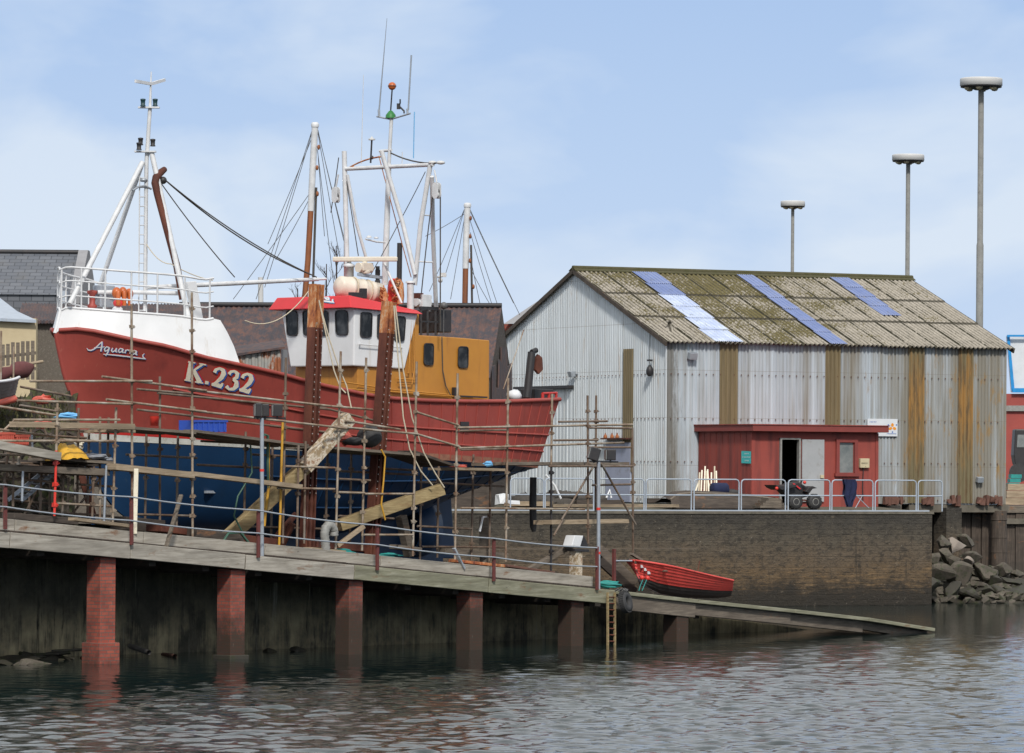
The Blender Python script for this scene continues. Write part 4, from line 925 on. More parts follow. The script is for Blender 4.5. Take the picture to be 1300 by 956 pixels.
# gantry (goal-post mast)
uG = buz(549, 211, 1.5)[0]; G = lambda x, y: Bu(x, y, uG)
bt_('gantry_post', [G(437, 192), G(438.5, 250), G(441, 360)], .062)
bt_('gantry_post', [Bu(546.5, 208, uG), Bu(534, 285, uG), Bu(526.5, 362, uG)], .06)
bt_('gantry_brace', [Bu(441, 222, uG), Bu(452, 282, uG+.2), Bu(464.5, 326, uG+.5)], .04)
bt_('gantry_brace', [Bu(548.5, 224, uG), Bu(549.5, 290, uG+.5), Bu(555, 424, uG+1.2)], .055)
bt_('gantry_brace', [Bv(484, 191, .3), Bv(511, 282, .6), Bv(527, 349, 1.0)], .055)
bt_('gantry_beam', [G(439, 214.5), G(550, 209)], .05)
bt_('gantry_beam', [G(482, 192), G(497, 190.5)], .035)
for y in (273, 332): bt_('ladder_rung', [Bu(537-(y-273)*.1, y, uG), Bu(549.5, y+1, uG+.4)], .018, n=5)
m = MB(); q0 = G(488.5, 362); q1 = G(493.8, 208); q2 = G(497, 150); m.tube([q0, q1], [.085, .06], 10); m.tube([q1, q2], .045, 8); m.build('main_mast', 'white_tube', boat)
m = MB(); m.tube([G(478.5, 148), G(496, 151.5), G(521, 144)], .022, 6); m.tube([G(481, 139), G(481.3, 148)], .03, 6); m.tube([G(517, 138), G(517.5, 145)], .025, 6); m.build('aerial_arm', 'galvanised', boat)
bt_('whip_aerial', [G(481.3, 140), G(491.3, 23)], [.02, .006], 'galvanised', 6)
bt_('whip_aerial', [G(518.3, 140), G(522.2, 70)], .02, 'galvanised', 6)
bt_('whip_aerial', [G(458.7, 208), G(461.5, 95)], [.012, .007], 'white_tube', 5)
bt_('whip_aerial', [G(525, 201), G(526.2, 142)], .014, 'letter_sky', 5)
bt_('whip_aerial', [G(510.5, 208), G(510.8, 193)], .012, 'white_tube', 5)
m = MB(); m.ball(G(497.8, 109.3), .098, 12); simple('amber', (.55, .13, .03), None, .4, bump=0); lampb = m.build('amber_beacon', 'amber', boat)
m = MB(); m.torus(G(497.8, 109.3), Z, .098, .012, 16, 5); m.tube([G(497.8, 114), G(496, 140)], .018, 6); m.build('beacon_stem', 'black_metal', boat)
simple('green_tarp', (.03, .22, .05), None, .5, bump=.3)
m = MB(); m.lathe(G(496, 150)-Z*0, [(.13, 0), (.12, .08), (.05, .17), (0, .2)], 8); m.build('green_cover', 'green_tarp', boat)
m = MB(); m.tube([G(505, 137), G(508, 131), G(508, 126)], .02, 6); m.box(G(506, 135), .09, .07, .14); m.tube([G(508, 136), G(513, 141), G(513, 144)], .022, 6); m.build('wind_sensor', 'black_metal', boat)
m = MB(); m.tube([G(470.5, 207), G(472, 178)], .022, 6); m.ball(G(472, 200), .05, 6); m.build('antenna_stem', 'black_metal', boat)
m = MB(); m.lathe(G(472, 178), [(.08, 0), (.09, .03), (.04, .05), (.012, .09), (0, .1)], 10); m.build('antenna_head', 'lamp_white', boat)
for x, y in ((426.5, 247.5), (554.5, 242)):
    m = MB(); q = Bu(x, y, uG); 
    for s in (-1, 1):
        out = [q+BD*.05*s+BP*(math.cos(a)*.10)+Z*(math.sin(a)*.10+(.10 if math.sin(a) > 0 else -.10)) for a in np.linspace(0, 2*math.pi, 14)[:-1]]
        m.poly(out, .02, BD)
    m.torus(q-Z*.1, BD, .06, .02, 12, 6); m.tube([q+Z*.2, Bu(x+(3 if x < 500 else -3), y-26, uG)], .02, 6); m.build('hanging_block', 'white_tube', boat)
    m = MB(); m.disc_x(q-Z*.02-BD*.0, BD, .07, .06, 12); m.build('sheave', 'black_metal', boat)
for x_ in (549, 559.5): m = MB(); m.ball(G(x_, 206.5), .06, 8, (1.8, 1, .8)); m.build('spreader_light', 'lamp_white', boat)
for i in range(1): pass
m = MB()
for k in range(6): m.ball(G(441+random.random()*8, 212+random.random()*4), .04, 6)
m.build('rope_knot', 'rust_bright', boat)
L = lambda a, b, s=.02, r=.012, mat='rope_dark', nm='rigging_line': bt_(nm, cat(a, b, s, 8), r, mat, 4)
L(G(490, 191), G(556, 207), .1, .018); L(G(443, 213), G(484, 199), -.05, .02, 'rust_bright')
L(G(481, 198), Bu(522, 352, uG), .02, .012, 'rust_bright'); L(G(437.5, 200), Bu(437.5, 352, uG), 0, .02, 'rust_bright')
L(G(540, 218), Bv(508, 280, .5)); L(Bv(508, 280, .5), Bv(470, 350, .4)); L(G(559, 250), Bu(559, 420, uG), 0, .016)
L(G(549, 250), Bu(535, 372, uG), -.1, .014); L(G(420, 270), Bu(430, 200, uG), .02); L(G(440, 230), Bu(455, 325, uG), .0)
m = MB(); m.tube([Bv(464, 303.5, .3), Bv(478, 307, .3), Bv(489, 308, .3)], .022, 6); m.lathe(Bv(468.5, 302, .3), [(.07, 0), (.05, .05), (0, .06)], 8); m.lathe(Bv(477.5, 303, .3), [(.05, 0), (.06, .03), (0, .05)], 8); m.build('sensor_arm', 'white_tube', boat)
bt_('diagonal_strut', [Bv(488, 334, .8), Bv(510, 385, 1.3)], .03)
m = MB(); m.lathe(Bv(443, 355, .2), [(.12, -.3), (.12, .3), (.14, .3), (.14, .36), (.06, .4), (.06, .5)], 12); m.build('vent_cowl', 'white_tube', boat)
m = MB(); m.tube([Bv(556, 352, 1.2), Bv(566, 349, 1.2)], .03, 6); m.box(Bv(563, 349, 1.2), .14, .1, .1); m.ball(Bv(559, 356, 1.2), .06, 6); m.build('deck_lamp', 'lamp_white', boat)
m = MB(); m.ball(Bv(563.5, 388, 1.35), .09, 8); m.tube([Bv(563.5, 392, 1.35), Bv(563, 426, 1.35)], .012, 4); m.build('pulley', 'wire', boat)
# stern davit and gear
sv = lambda x, y, v=1.4: Bv(x, y, v)
m = MB(); m.tube([sv(669, 505), sv(675, 447)], .10, 12); m.tube([sv(675, 447), sv(681, 444.5)], .07, 8); m.build('net_davit', 'black_metal', boat)
m = MB(); q = sv(683, 464); m.poly([q+Z*.28-BP*.02, q+Z*.2+Vector((.08, 0, 0)), q+Vector((.1, 0, -.1)), q-Z*.22, q+Vector((-.1, 0, -.1)), q+Z*.2-Vector((.06, 0, 0))], .09, BP); m.tube([sv(682, 450), q+Z*.25], .02, 5); m.build('davit_block', 'rust_steel', boat, bevel=.02)
bt_('stern_stay', [sv(639, 494, 1.2), sv(665, 419, 1.2)], .016, 'scaffold_tube', 5)
m = MB(); m.tube([hull_pt(t, 1, 1, -.1)+Z*.16 for t in (.955, .97, .985, 1.0)], .035, 6)
for t in (.955, .975, .998): m.tube([hull_pt(t, 1, 1, -.1), hull_pt(t, 1, 1, -.1)+Z*.16], .04, 6)
m.build('stern_rail', 'hull_red_bright', boat)
m = MB(); m.ball(sv(653, 502, 1.3), .16, 8, (1.2, 1, .9), .1); m.build('net_bundle', 'sign_white', boat)
m = MB(); m.box(sv(682, 501, .6), .7, .5, .28, BD); m.build('stern_locker', 'black_metal', boat, bevel=.02)
# small hull fittings
for x, y in ((588.5, 541), (266, 624),):
    q = onhull(x, y, .02); m = MB()
    m.box(q, .28 if x > 500 else .3, .06, .22 if x > 500 else .06, BD); m.build('hull_vent', 'black_metal' if x > 500 else 'galvanised', boat)

# floats and gear on the foredeck
for x, y, r, mt_ in ((148, 372, .11, 'amber'), (156, 371, .10, 'amber'), (164, 373, .10, 'amber'), (150, 385, .12, 'visor_red'), (149, 394, .13, 'letter_white')):
    m = MB(); m.ball(Bv(x, y, .2), r, 10, (1, 1, 1.25 if r < .12 else .8)); m.build('deck_float', mt_, boat)
m = MB()
for k in range(3): m.lathe(Bv(150+k*7.5, 388, .3), [(.05, 0), (.06, .3), (.04, .34)], 8)
m.build('oxygen_bottles', 'amber', boat)
# ================================================================== METAL SHED
shed = thing('metal_shed', 'large corrugated metal shed with mossy roof and blue rooflights behind the red hut', 'shed', SH.at(0, 3.1))
ZB = 3.13; LEN = SH.tz(1278, 500)[0]; WID = 13.1; ZE = SH.hit(845, 433)[2]; ZR_ = None
rq = SH.off(WID/2); ZR_ = rq.hit(730, 343.5)[2]; RISE = ZR_-ZE
GE = -SH.n                                    # outward normal of the front wall
def corr(mb, o, d, nrm, t0, t1, zlo, zhi, pitch=.13, amp=.016, prof='trap'):
    """corrugated sheet standing on the line o + d*t; zlo/zhi are functions of t"""
    n = max(1, round((t1-t0)/pitch)); p = (t1-t0)/n; lo = []; hi = []
    for i in range(n):
        for f, a in ((0, -1), (.30, -1), (.45, 1), (.85, 1)) if prof == 'trap' else ((0, 0), (.125, .7), (.25, 1), (.375, .7), (.5, 0), (.625, -.7), (.75, -1), (.875, -.7)):
            t = t0+(i+f)*p; q = o+d*t+nrm*a*amp; lo.append(q+Z*zlo(t)); hi.append(q+Z*zhi(t))
    q = o+d*t1+nrm*-amp; lo.append(q+Z*zlo(t1)); hi.append(q+Z*zhi(t1)); mb.quadgrid([lo, hi], prof != 'trap'); return mb
bands = [SH.tz(x, 500)[0] for x in (913, 936, 1047, 1066.5, 1153, 1173, 1216, 1235)]
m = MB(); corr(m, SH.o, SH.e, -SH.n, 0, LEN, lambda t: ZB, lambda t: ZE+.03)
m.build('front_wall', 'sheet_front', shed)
for i in range(4):
    m = MB(); corr(m, SH.o-SH.n*.048, SH.e, -SH.n, bands[2*i], bands[2*i+1], lambda t: ZB+.02, lambda t: ZE, .165, .018); m.build('fibreglass_strip', 'sheet_olive' if i < 2 else 'sheet_olive_rust', shed)
GD = SH.n; roofz = lambda t: ZE+RISE*(1-abs(t-WID/2)/(WID/2))
GO = SH.o.copy()
m = MB(); hw = WID/2
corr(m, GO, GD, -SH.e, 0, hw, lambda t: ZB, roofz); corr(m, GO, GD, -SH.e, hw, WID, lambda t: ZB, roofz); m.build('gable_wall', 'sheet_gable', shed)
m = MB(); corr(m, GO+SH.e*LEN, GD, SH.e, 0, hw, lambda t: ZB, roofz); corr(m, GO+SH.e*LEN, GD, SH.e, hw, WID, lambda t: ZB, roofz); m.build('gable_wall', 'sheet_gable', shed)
m = MB(); corr(m, GO+GD*WID, SH.e, SH.n, 0, LEN, lambda t: ZB, lambda t: ZE); m.build('rear_wall', 'sheet_front', shed)
GP = Plane(5.0, 143.2, -SH.n.x, -SH.n.y); GP.o = SH.o.copy(); GP.e = SH.n.copy(); GP.n = SH.e.copy()
def gt(px, py): q = GP.hit(px, py); return (q-GO).dot(GD), q.z
a, b = gt(805, 500)[0], gt(792.6, 500)[0]
m = MB(); corr(m, GO-SH.e*.048, GD, -SH.e, a, b, lambda t: ZB+1.0, lambda t: gt(799, 443)[1], .15, .018); m.build('fibreglass_strip', 'sheet_olive', shed)
a, b = gt(802.5, 600)[0], gt(771.5, 600)[0]
m = MB(); m.box(GO+GD*(a+b)/2-SH.e*.05+Z*((gt(786, 562)[1]+ZB)/2), b-a, .06, gt(786, 562)[1]-ZB, GD); m.build('door', 'door_blue', shed, bevel=.01)
m = MB(); m.box(GO+GD*(a+b)/2-SH.e*.12+Z*gt(780, 557)[1], b-a+.1, .28, .05, GD); m.build('door_canopy', 'rust_steel', shed)
for k, x in enumerate((772.5, 781, 787.5)):
    m = MB(); m.lathe(GP.hit(x, 556.5)-SH.e*.12, [(.05, 0), (.07, .04), (.05, .1), (.02, .14), (.02, .18)], 8); tag(m.build('small_pot', 'rust_bright', None, loc=GP.hit(x, 556)), ['small rusty pot at the left end of the door canopy ledge', 'middle rusty pot on the door canopy ledge', 'small rusty pot at the right end of the door canopy ledge'][k], 'pot', 'rusty pots on the ledge over the blue door')
a, b = gt(729, 490)[0], gt(659, 490)[0]; zl = gt(700, 492)[1]
m = MB(); m.box(GO+GD*(a+b)/2-SH.e*.12+Z*zl, b-a, .22, .10, GD); m.build('lintel', 'black_metal', shed)
a, b = gt(729, 490)[0], gt(660, 490)[0]
m = MB(); corr(m, GO-SH.e*.05, GD, -SH.e, a+.02, b, lambda t: ZB, lambda t: zl-.06, .26, .012); m.build('sliding_door', 'sheet_gable', shed)
for i in range(5): 
    f = a+(b-a)*(.1+i*.1); m = MB()
# roof: two slopes of corrugated sheets, three courses, each overlapping the one below
OVH = .22
def rp_(t, s, lift=0, side=1):                  # t along the ridge, s from eave (0) to ridge (1)
    n = (Vector((0, 0, 1))*(WID/2)-SH.n*RISE*side).normalized()
    base = SH.o+SH.e*t+Z*ZE; q = base+SH.n*(WID/2*s) if side > 0 else base+SH.n*(WID-WID/2*s)
    return q+Z*(RISE*s)+n*lift
def roofsheet(mb, t0, t1, s0, s1, lift, side=1, pitch=.17, amp=.042, drop=.03, nseg=1):
    n = max(1, round((t1-t0)/pitch)); p = (t1-t0)/n; rows = []
    for j in range(nseg+1):
        s = lerp(s0, s1, j/nseg); row = []
        for i in range(n*6+1):
            t = t0+i*p/6; a = math.sin(i/6*2*math.pi)*amp; row.append(rp_(t, s, lift+a+drop*(1-j/nseg), side))
        rows.append(row)
    lip = [v-Z*.012 for v in rows[0]]
    mb.quadgrid([lip]+rows, True)
m = MB(); se = -OVH/(WID/2)
for side in (1, -1):
    for k, (s0, s1) in enumerate(((se, .345), (.325, .675), (.655, .985))):
        t = -.12; i = 0
        while t < LEN+.1:
            t2 = min(t+1.022, LEN+.2); roofsheet(m, t, t2, s0+random.uniform(-.003, .003), s1, .035+.006*(i % 2)+random.uniform(0, .008), side); t = t2; i += 1
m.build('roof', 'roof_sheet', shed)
m = MB(); cap = []
for side in (1, -1): m.poly([rp_(-.16, .965, .085, side), rp_(LEN+.2, .965, .085, side), rp_(LEN+.2, 1.0, .10, side), rp_(-.16, 1.0, .10, side)], .03, Z)
m.tube([rp_(-.16, 1.0, .09), rp_(LEN+.2, 1.0, .09)], .085, 8); m.build('ridge_cap', 'moss_ridge', shed)
m = MB()
for zf_ in (.12, 1.35, 2.75, 4.2):
    for i in range(int(LEN/.26)): m.box(SH.o+SH.e*(.05+i*.26+.10)-SH.n*.03+Z*(ZB+zf_), .03, .02, .035, SH.e)
    for i in range(int(WID/.26)): m.box(GO+GD*(.05+i*.26+.10)-SH.e*.03+Z*(ZB+zf_), .025, .02, .03, GD)
m.build('fixings', 'rust_scrap', shed)
for side in (1, -1):
    for t_v in (-.13, LEN+.14): m = MB(); m.beam(rp_(t_v, se, -.02, side), rp_(t_v, 1, -.02, side), .05, .14, up=Z); m.build('verge_board', 'pile_wood', shed)
RN = (Z*(WID/2)-SH.n*RISE).normalized(); RO = SH.o+Z*ZE
def rts(px, py):
    r = ray(px, py); q = CO+r*((RO-CO).dot(RN)/r.dot(RN)); return (q-SH.o).dot(SH.e), (q-SH.o).dot(SH.n)/(WID/2)
for (x, y, w, shf), lst in (((906, 433, 1.06, .36), 'wwwwbb'), ((1047, 437, .64, .06), 'bbbbbb'), ((1119, 404, .76, .1), "bbbb")):
    t0, s0 = rts(x, y)
    n = len(lst); top_s = .955
    if x < 1100: s0 = se; t0 = rts(x-2, 434)[0]
    if x == 906: t0 += -.05
    for i, ch in enumerate(lst):
        a = lerp(s0, top_s, i/n); b = lerp(s0, top_s, (i+1)/n)+.012
        m = MB(); roofsheet(m, t0+shf*i/(n-1), t0+shf*i/(n-1)+w-(.14*i/(n-1) if x == 906 else 0), a, b, .105, 1, .0775, .014, .025); m.build('rooflight', 'rooflight_white' if ch == 'w' else 'rooflight_blue', shed)
q = CO; t_, s_ = rts(850, 421)
m = MB(); m.lathe(rp_(t_, s_, .0), [(.17, 0), (.13, .12), (.07, .16), (.07, .3), (.12, .3), (.12, .36), (0, .4)], 12); m.build('roof_vent', 'roof_sheet', shed)
def flood(q, nrm, name, parent, s=1, label=None):
    m = MB(); n = Vector(nrm).normalized(); m.box(q+n*.16*s, .26*s, .16*s, .2*s, n.cross(Z), (Z+n*.25)); m.box(q+n*.05*s, .05, .14*s, .05, n.cross(Z)); m.tube([q+n*.02-n.cross(Z)*.2*s, q+n*.05+n.cross(Z)*.02], .02, 5)
    return m.build(name, 'galvanised', parent, bevel=.01)
flood(SH.hit(876, 452), -SH.n, 'wall_floodlight', shed, 1.1); flood(SH.hit(1241, 609), -SH.n, 'wall_floodlight', shed, .9); flood(GP.hit(731, 475), -SH.e, 'wall_floodlight', shed, 1.0)
m = MB(); q = GP.hit(829, 470)-SH.e*.12; m.tube([q+Z*1.2, q+Z*.15], .012, 4); m.box(q+Z*.32, .18, .12, .06, GD); m.lathe(q-Z*.2, [(.05, 0), (.11, .06), (.12, .2), (.09, .3), (.03, .36)], 10); m.build('alarm_bell', 'black_metal', shed)
m = MB(); m.box(GO-SH.e*.02+SH.n*.03+Z*((ZE+ZB)/2), .10, .03, ZE-ZB, GD)
m.build('corner_flashing', 'sheet_gable', shed)
# base lumps of torn rusty sheet at the foot of the front wall
for k, (x, lab) in enumerate(((1127, 'rusty metal scrap leaning at the shed foot, nearest the red hut'), (1137, 'low rusty lump second from the red hut along the shed foot'), (1176, 'rusty scrap at the shed foot above the quay corner'), (1208, 'rusty scrap at the shed foot over the dark gap'), (1245, 'rusty scrap under the small lamp near the shed corner'), (1262, 'rusty scrap at the far right foot of the shed'))):
    m = MB(); q = SH.hit(x, 640)-SH.n*.12
    for j in range(3): m.box(q+SH.e*(j-1)*.16+Z*(.1+.05*random.random()), .14, .1, .16+random.random()*.22, SH.e+Vector((0, 0, random.uniform(-.2, .2))), jit=.04)
    tag(m.build('rusty_scrap', 'rust_scrap', None, loc=(q.x, q.y, 3.1)), lab, 'scrap metal', 'rusty scraps along the foot of the shed')
# sign board on the shed
sg = thing('sign_board', 'white sign with blue lettering and orange three-armed symbol on the shed wall', 'sign', SH.hit(1120, 553))
so = SH.off(-.06); m = MB(); q0 = so.hit(1101, 543); q1 = so.hit(1139, 543.5); zt_, zb2 = so.hit(1139, 532)[2], so.hit(1139, 554)[2]
m.box((q0+q1)/2*1+Z*((zt_+zb2)/2-(q0.z+q1.z)/2), (q1-q0).length, .04, zt_-zb2, SH.e); m.build('board', 'sign_white', sg)
so2 = SH.off(-.085); sf = lambda x, y, l: so2.hit(x, y)-SH.n*l
cx, cy = 1133, 542.5
orn = []
for a in (90, 210, 330):
    dx, dy = math.cos(math.radians(a)), -math.sin(math.radians(a)); orn.append([(cx+dx*.8, cy+dy*.8, .6), (cx+dx*3, cy+dy*3, 1.1), (cx+dx*5.2, cy+dy*5.2, .5)])
strokes(orn, 3.6, 'sign_orange', 'symbol', sf, 0, sg)
dots = [[(cx+6*math.cos(math.radians(a))-.8, cy-6*math.sin(math.radians(a))), (cx+6*math.cos(math.radians(a))+.8, cy-6*math.sin(math.radians(a)))] for a in (30, 150, 270)]
strokes(dots, 1.6, 'letter_blue', 'symbol_dots', sf, 0, sg)
def scrib(x0, x1, y, h, gap=.35):
    out = []; x = x0
    while x < x1:
        w = random.uniform(.5, 1.0)*h; out += [[(x, y-h/2), (x, y+h/2)], [(x, y-h/2), (x+w*.6, y-h/2*random.random())]]; x += w+gap*h
    return out
strokes(scrib(1104.5, 1112, 535.8, 1.8)+scrib(1104.5, 1110, 550, .9)+scrib(1126, 1137, 550.5, .8), .45, 'letter_blue', 'lettering', sf, 0, sg)
# ================================================================== RED HUT
HD = 3.62; HP = SH.off(-HD); ht0 = HP.tz(955, 600)[0]; ht1 = HP.tz(1114, 600)[0]; HB = 3.05
hut = thing('red_hut', 'low dark red flat-roofed hut with open doorway and grey door on the quay', 'hut', HP.at((ht0+ht1)/2, HB))
HZ = HP.hit(955, 547)[2]; HZr = HP.hit(1114, 548)[2]; HZ = (HZ+HZr)/2-.02
def hq(px, py, o=0): return HP.off(o).hit(px, py)
dl, dr = HP.tz(990, 600)[0], HP.tz(1014, 600)[0]; dz = HP.hit(1002, 557)[2]
wlft, wrgt, wz0, wz1 = HP.tz(1065, 600)[0], HP.tz(1083.5, 600)[0], HP.hit(1074, 600)[2], HP.hit(1074, 562)[2]
m = MB(); TH = .1
def wallbox(t0, t1, z0, z1): m.box(HP.at((t0+t1)/2, (z0+z1)/2, TH/2), t1-t0, TH, z1-z0, HP.e)
wallbox(ht0, dl, HB, HZ); wallbox(dl, dr, dz, HZ); wallbox(dr, wlft, HB, HZ); wallbox(wlft, wrgt, HB, wz0); wallbox(wlft, wrgt, wz1, HZ); wallbox(wrgt, ht1, HB, HZ)
for t in (ht0+TH/2, ht1-TH/2): m.box(HP.at(t, (HB+HZ)/2, HD/2+TH/2), HD-TH-.02, TH, HZ-HB, HP.n)
m.build('wall', 'hut_red', hut)
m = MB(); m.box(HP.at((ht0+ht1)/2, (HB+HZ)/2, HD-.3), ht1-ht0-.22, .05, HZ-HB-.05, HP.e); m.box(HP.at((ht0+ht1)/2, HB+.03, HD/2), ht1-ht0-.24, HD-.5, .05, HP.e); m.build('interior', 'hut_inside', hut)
m = MB()                                       # vertical board lines and trims on the walls
for k in range(1, 9): m.box(HP.at(ht0-.003, (HB+HZ)/2, k*HD/9), .02, .012, HZ-HB-.06, HP.n)
m.box(HP.at(ht0-.02, (HB+HZ)/2, .03), .09, .03, HZ-HB-.04, HP.n); m.build('side_battens', 'hut_red', hut)
for t_v in (ht0+.03, ht1-.03): m = MB(); m.box(HP.at(t_v, (HB+HZ)/2, -.012), .1, .02, HZ-HB-.04, HP.e); m.build('corner_batten', 'hut_red', hut)
m = MB(); rzl = HZ; m.box(HP.at((ht0+ht1)/2+.03, HZ+.1, HD/2-.08), ht1-ht0+.38, HD+.5, .2, HP.e); m.build('roof', 'hut_fascia', hut, bevel=.01)
m = MB(); m.box(HP.at((ht0+ht1)/2+.03, HZ+.215, HD/2-.08), ht1-ht0+.44, HD+.56, .03, HP.e); m.build('roof_felt', 'hut_red', hut)
m = MB(); 
for t in (dl+.0, dr): m.box(HP.at(t, (HB+dz)/2, -.0), .06, .16, dz-HB, HP.e)
m.box(HP.at((dl+dr)/2, dz-.0, 0), dr-dl+.06, .158, .05, HP.e); m.build('door_frame', 'hose_grey', hut)
d0, d1 = HP.tz(1017, 600)[0], HP.tz(1045, 600)[0]; zd0, zd1 = hq(1030, 637)[2], hq(1030, 558)[2]
m = MB(); m.box(HP.at((d0+d1)/2, (zd0+zd1)/2, -.05), d1-d0, .05, zd1-zd0, HP.e); dr_ = m.build('door', 'door_grey', hut, bevel=.008)
m = MB(); m.box(HP.at(d1-.1, hq(1042, 605)[2], -.1), .12, .07, .1, HP.e); m.build('handle', 'meter_cream', dr_)
m = MB()
for t, w, z, h in ((wlft-.07, .12, (wz0+wz1)/2, wz1-wz0+.24), (wrgt+.07, .12, (wz0+wz1)/2, wz1-wz0+.24)): m.box(HP.at(t, z, -.03), w, .07, h, HP.e)
m.box(HP.at((wlft+wrgt)/2, wz1+.07, -.028), wrgt-wlft+.02, .07, .12, HP.e); m.box(HP.at((wlft+wrgt)/2, wz0-.07, -.045), wrgt-wlft+.36, .1, .1, HP.e); fr = m.build('window_frame', 'hut_fascia', hut)
simple('dusty_glass', (.13, .15, .15), (.26, .27, .26), .25, scale=2.5, bump=0)
m = MB(); m.box(HP.at((wlft+wrgt)/2, (wz0+wz1)/2, .04), wrgt-wlft, .02, wz1-wz0, HP.e); m.build('pane', 'dusty_glass', fr)
HS = Plane(0, 0, 1, 0); HS.o = HP.at(ht0, 0); HS.e = HP.n.copy(); HS.n = HP.e.copy()
m = MB(); p_ = [HS.off(-.03).hit(*q) for q in ((941.5, 572.5), (953.6, 573), (953.6, 588.5), (941.5, 588))]; m.poly(p_, .02, HP.e); sgn = m.build('notice', 'sign_turquoise', hut)
hs2 = HS.off(-.045); strokes(scrib(945.5, 950.5, 576, 1.4)+scrib(943, 952.5, 580.5, 1.6)+scrib(946, 950.5, 585, 1.4), .5, 'letter_white', 'notice_lettering', lambda x, y, l: hs2.hit(x, y)-HP.e*l, 0, sgn)
m = MB(); q = hq(1097, 588, -.06); m.box(q, .34, .12, .30, HP.e); mt = m.build('meter_box', 'meter_cream', hut, bevel=.01)
h2 = HP.off(-.135); strokes(scrib(1094, 1101, 588, 1.2)+[[(1098.5, 592), (1099.3, 592)]], .5, 'black_metal', 'meter_marks', lambda x, y, l: h2.hit(x, y)-HP.n*l, 0, mt)
m = MB(); m.tube([hq(1096, 594, -.03), hq(1095, 618, -.03), hq(1095.5, 636, -.03)], .018, 5); m.build('cable', 'black_metal', hut)
# ================================================================== QUAY RAILINGS
RL = QY.off(.22)
def panel(x0, x1, label):
    t0, _ = RL.tz(x0, 645); t1, _ = RL.tz(x1, 645); zt = RL.hit((x0+x1)/2, 607.5)[2]; zt = 3.93
    r = thing('railing_panel', label, 'railing', RL.at((t0+t1)/2, ZQ), 'grey tubular railings on the quay edge')
    c = .1; pts = [(t0, ZQ), (t0, zt-c), (t0+.03, zt-.03), (t0+c, zt), (t1-c, zt), (t1-.03, zt-.03), (t1, zt-c), (t1, ZQ)]
    m = MB(); m.tube([RL.at(t, z) for t, z in pts], .022, 8); m.build('hoop', 'light_rail', r)
    m = MB(); m.tube([RL.at(t0, ZQ+.49), RL.at(t1, ZQ+.49)], .022, 8); m.build('mid_rail', 'light_rail', r)
edges = [(648, 690, 'railing panel seen behind the stern of the fishing boat'), (692, 753.5, 'railing panel between the boat stern and the silver floodlight post'), (755, 817.5, 'railing panel in front of the blue-grey shed door'), (820, 877.5, 'railing panel by the shed corner, left of the white sticks'), (881, 938, 'railing panel in front of the bundle of white sticks'), (941, 997, 'railing panel across the hut corner and the back of the quad bike'), (1000.5, 1053.5, 'railing panel in front of the quad bike and grey door'), (1056, 1108, 'railing panel with the dark blue overalls hanging on it'), (1111, 1163, 'railing panel just right of the red hut'), (1165.5, 1196, 'half railing panel at the right end of the quay')]
for e in edges: panel(*e)
m = MB(); m.beam(QY.at(-34, ZQ+.02, .2), QY.at(0, ZQ+.02, .2), .06, .04); tag(m.build('quay_rail_base', 'light_rail', None, loc=QY.at(-17, ZQ)), 'long thin grey base rail running under the quay railings', 'rail')
# ================================================================== QUAD BIKE
AP = QY.off(1.25); ab = AP.hit(1008, 645); AX = QY.e; ZG = 3.0
atv = thing('quad_bike', 'small black and red quad bike parked outside the hut door', 'quad bike', (ab.x, ab.y, ZG))
def ap(px, py, o=0): return AP.off(o).hit(px, py)
for o in (0, .72):
    for k, (x, y) in enumerate(((1009, 636), (1033.5, 637.5))):
        q = ap(x, y, o); q = Vector((q.x, q.y, ZG+.24)); R = .235
        m = MB(); m.lathe(q, [(.11, -.11), (R-.04, -.12), (R, -.08), (R, .08), (R-.04, .12), (.11, .11)], 20, AP.n)
        for j in range(14):
            a = j*math.pi/7; d = AX*math.cos(a)+Z*math.sin(a); m.box(q+d*R, .05, .18, .02, d.cross(AP.n), d)
        w = m.build('wheel', 'rubber', atv); m = MB(); m.lathe(q, [(0, -.07), (.07, -.09), (.11, -.12), (.12, -.10), (.12, .10), (.11, .12), (0, .07)], 14, AP.n); m.build('rim', 'hose_grey', w)
m = MB(); cy_ = .36
def aq(x, y, o=cy_): return ap(x, y, o)
m.poly([aq(984, 617), (aq(1000, 614)), aq(1010, 612), aq(1018, 616), aq(1024, 620), aq(1024, 630), aq(1012, 633), aq(996, 630), aq(988, 622)], .34, AP.n); m.build('body', 'black_metal', atv, bevel=.03)
m = MB(); m.poly([aq(977, 615.5), aq(983, 617), aq(1004, 615), aq(1004, 618), aq(986, 622), aq(980, 619)], .74, AP.n); m.build('rear_fender', 'black_metal', atv, bevel=.01)
m = MB(); m.poly([aq(1015, 624), aq(1019, 619), aq(1024, 617), aq(1030, 619.5), aq(1024, 620.5), aq(1020, 626)], .78, AP.n); m.build('front_fender', 'black_metal', atv, bevel=.01)
m = MB(); m.poly([aq(996, 614.5), aq(1000, 612.5), aq(1010, 611), aq(1012, 614), aq(998, 616)], .26, AP.n); m.build('seat', 'rubber', atv, bevel=.02)
for o in (.14, .58):
    m = MB(); m.poly([aq(1006, 614, o), aq(1008, 613.5, o), aq(1017, 620.5, o), aq(1015, 621, o)], .02, AP.n); m.build('side_stripe', 'visor_red', atv)
m = MB(); m.tube([aq(1013, 617), aq(1018, 610)], .025, 6); m.tube([aq(1019, 610, -.02), aq(1018, 609, .2), aq(1018, 609, .5), aq(1019, 610, .74)], .018, 6); m.build('handlebar', 'black_metal', atv)
m = MB(); m.ball(aq(1021.5, 612.5, .0), .055, 8); m.build('hand_guard', 'red_plastic', atv)
m = MB(); m.ball(aq(986, 620, -.0), .055, 8, (1, 1, 1)); m.build('tail_lamp', 'red_plastic', atv)
m = MB()
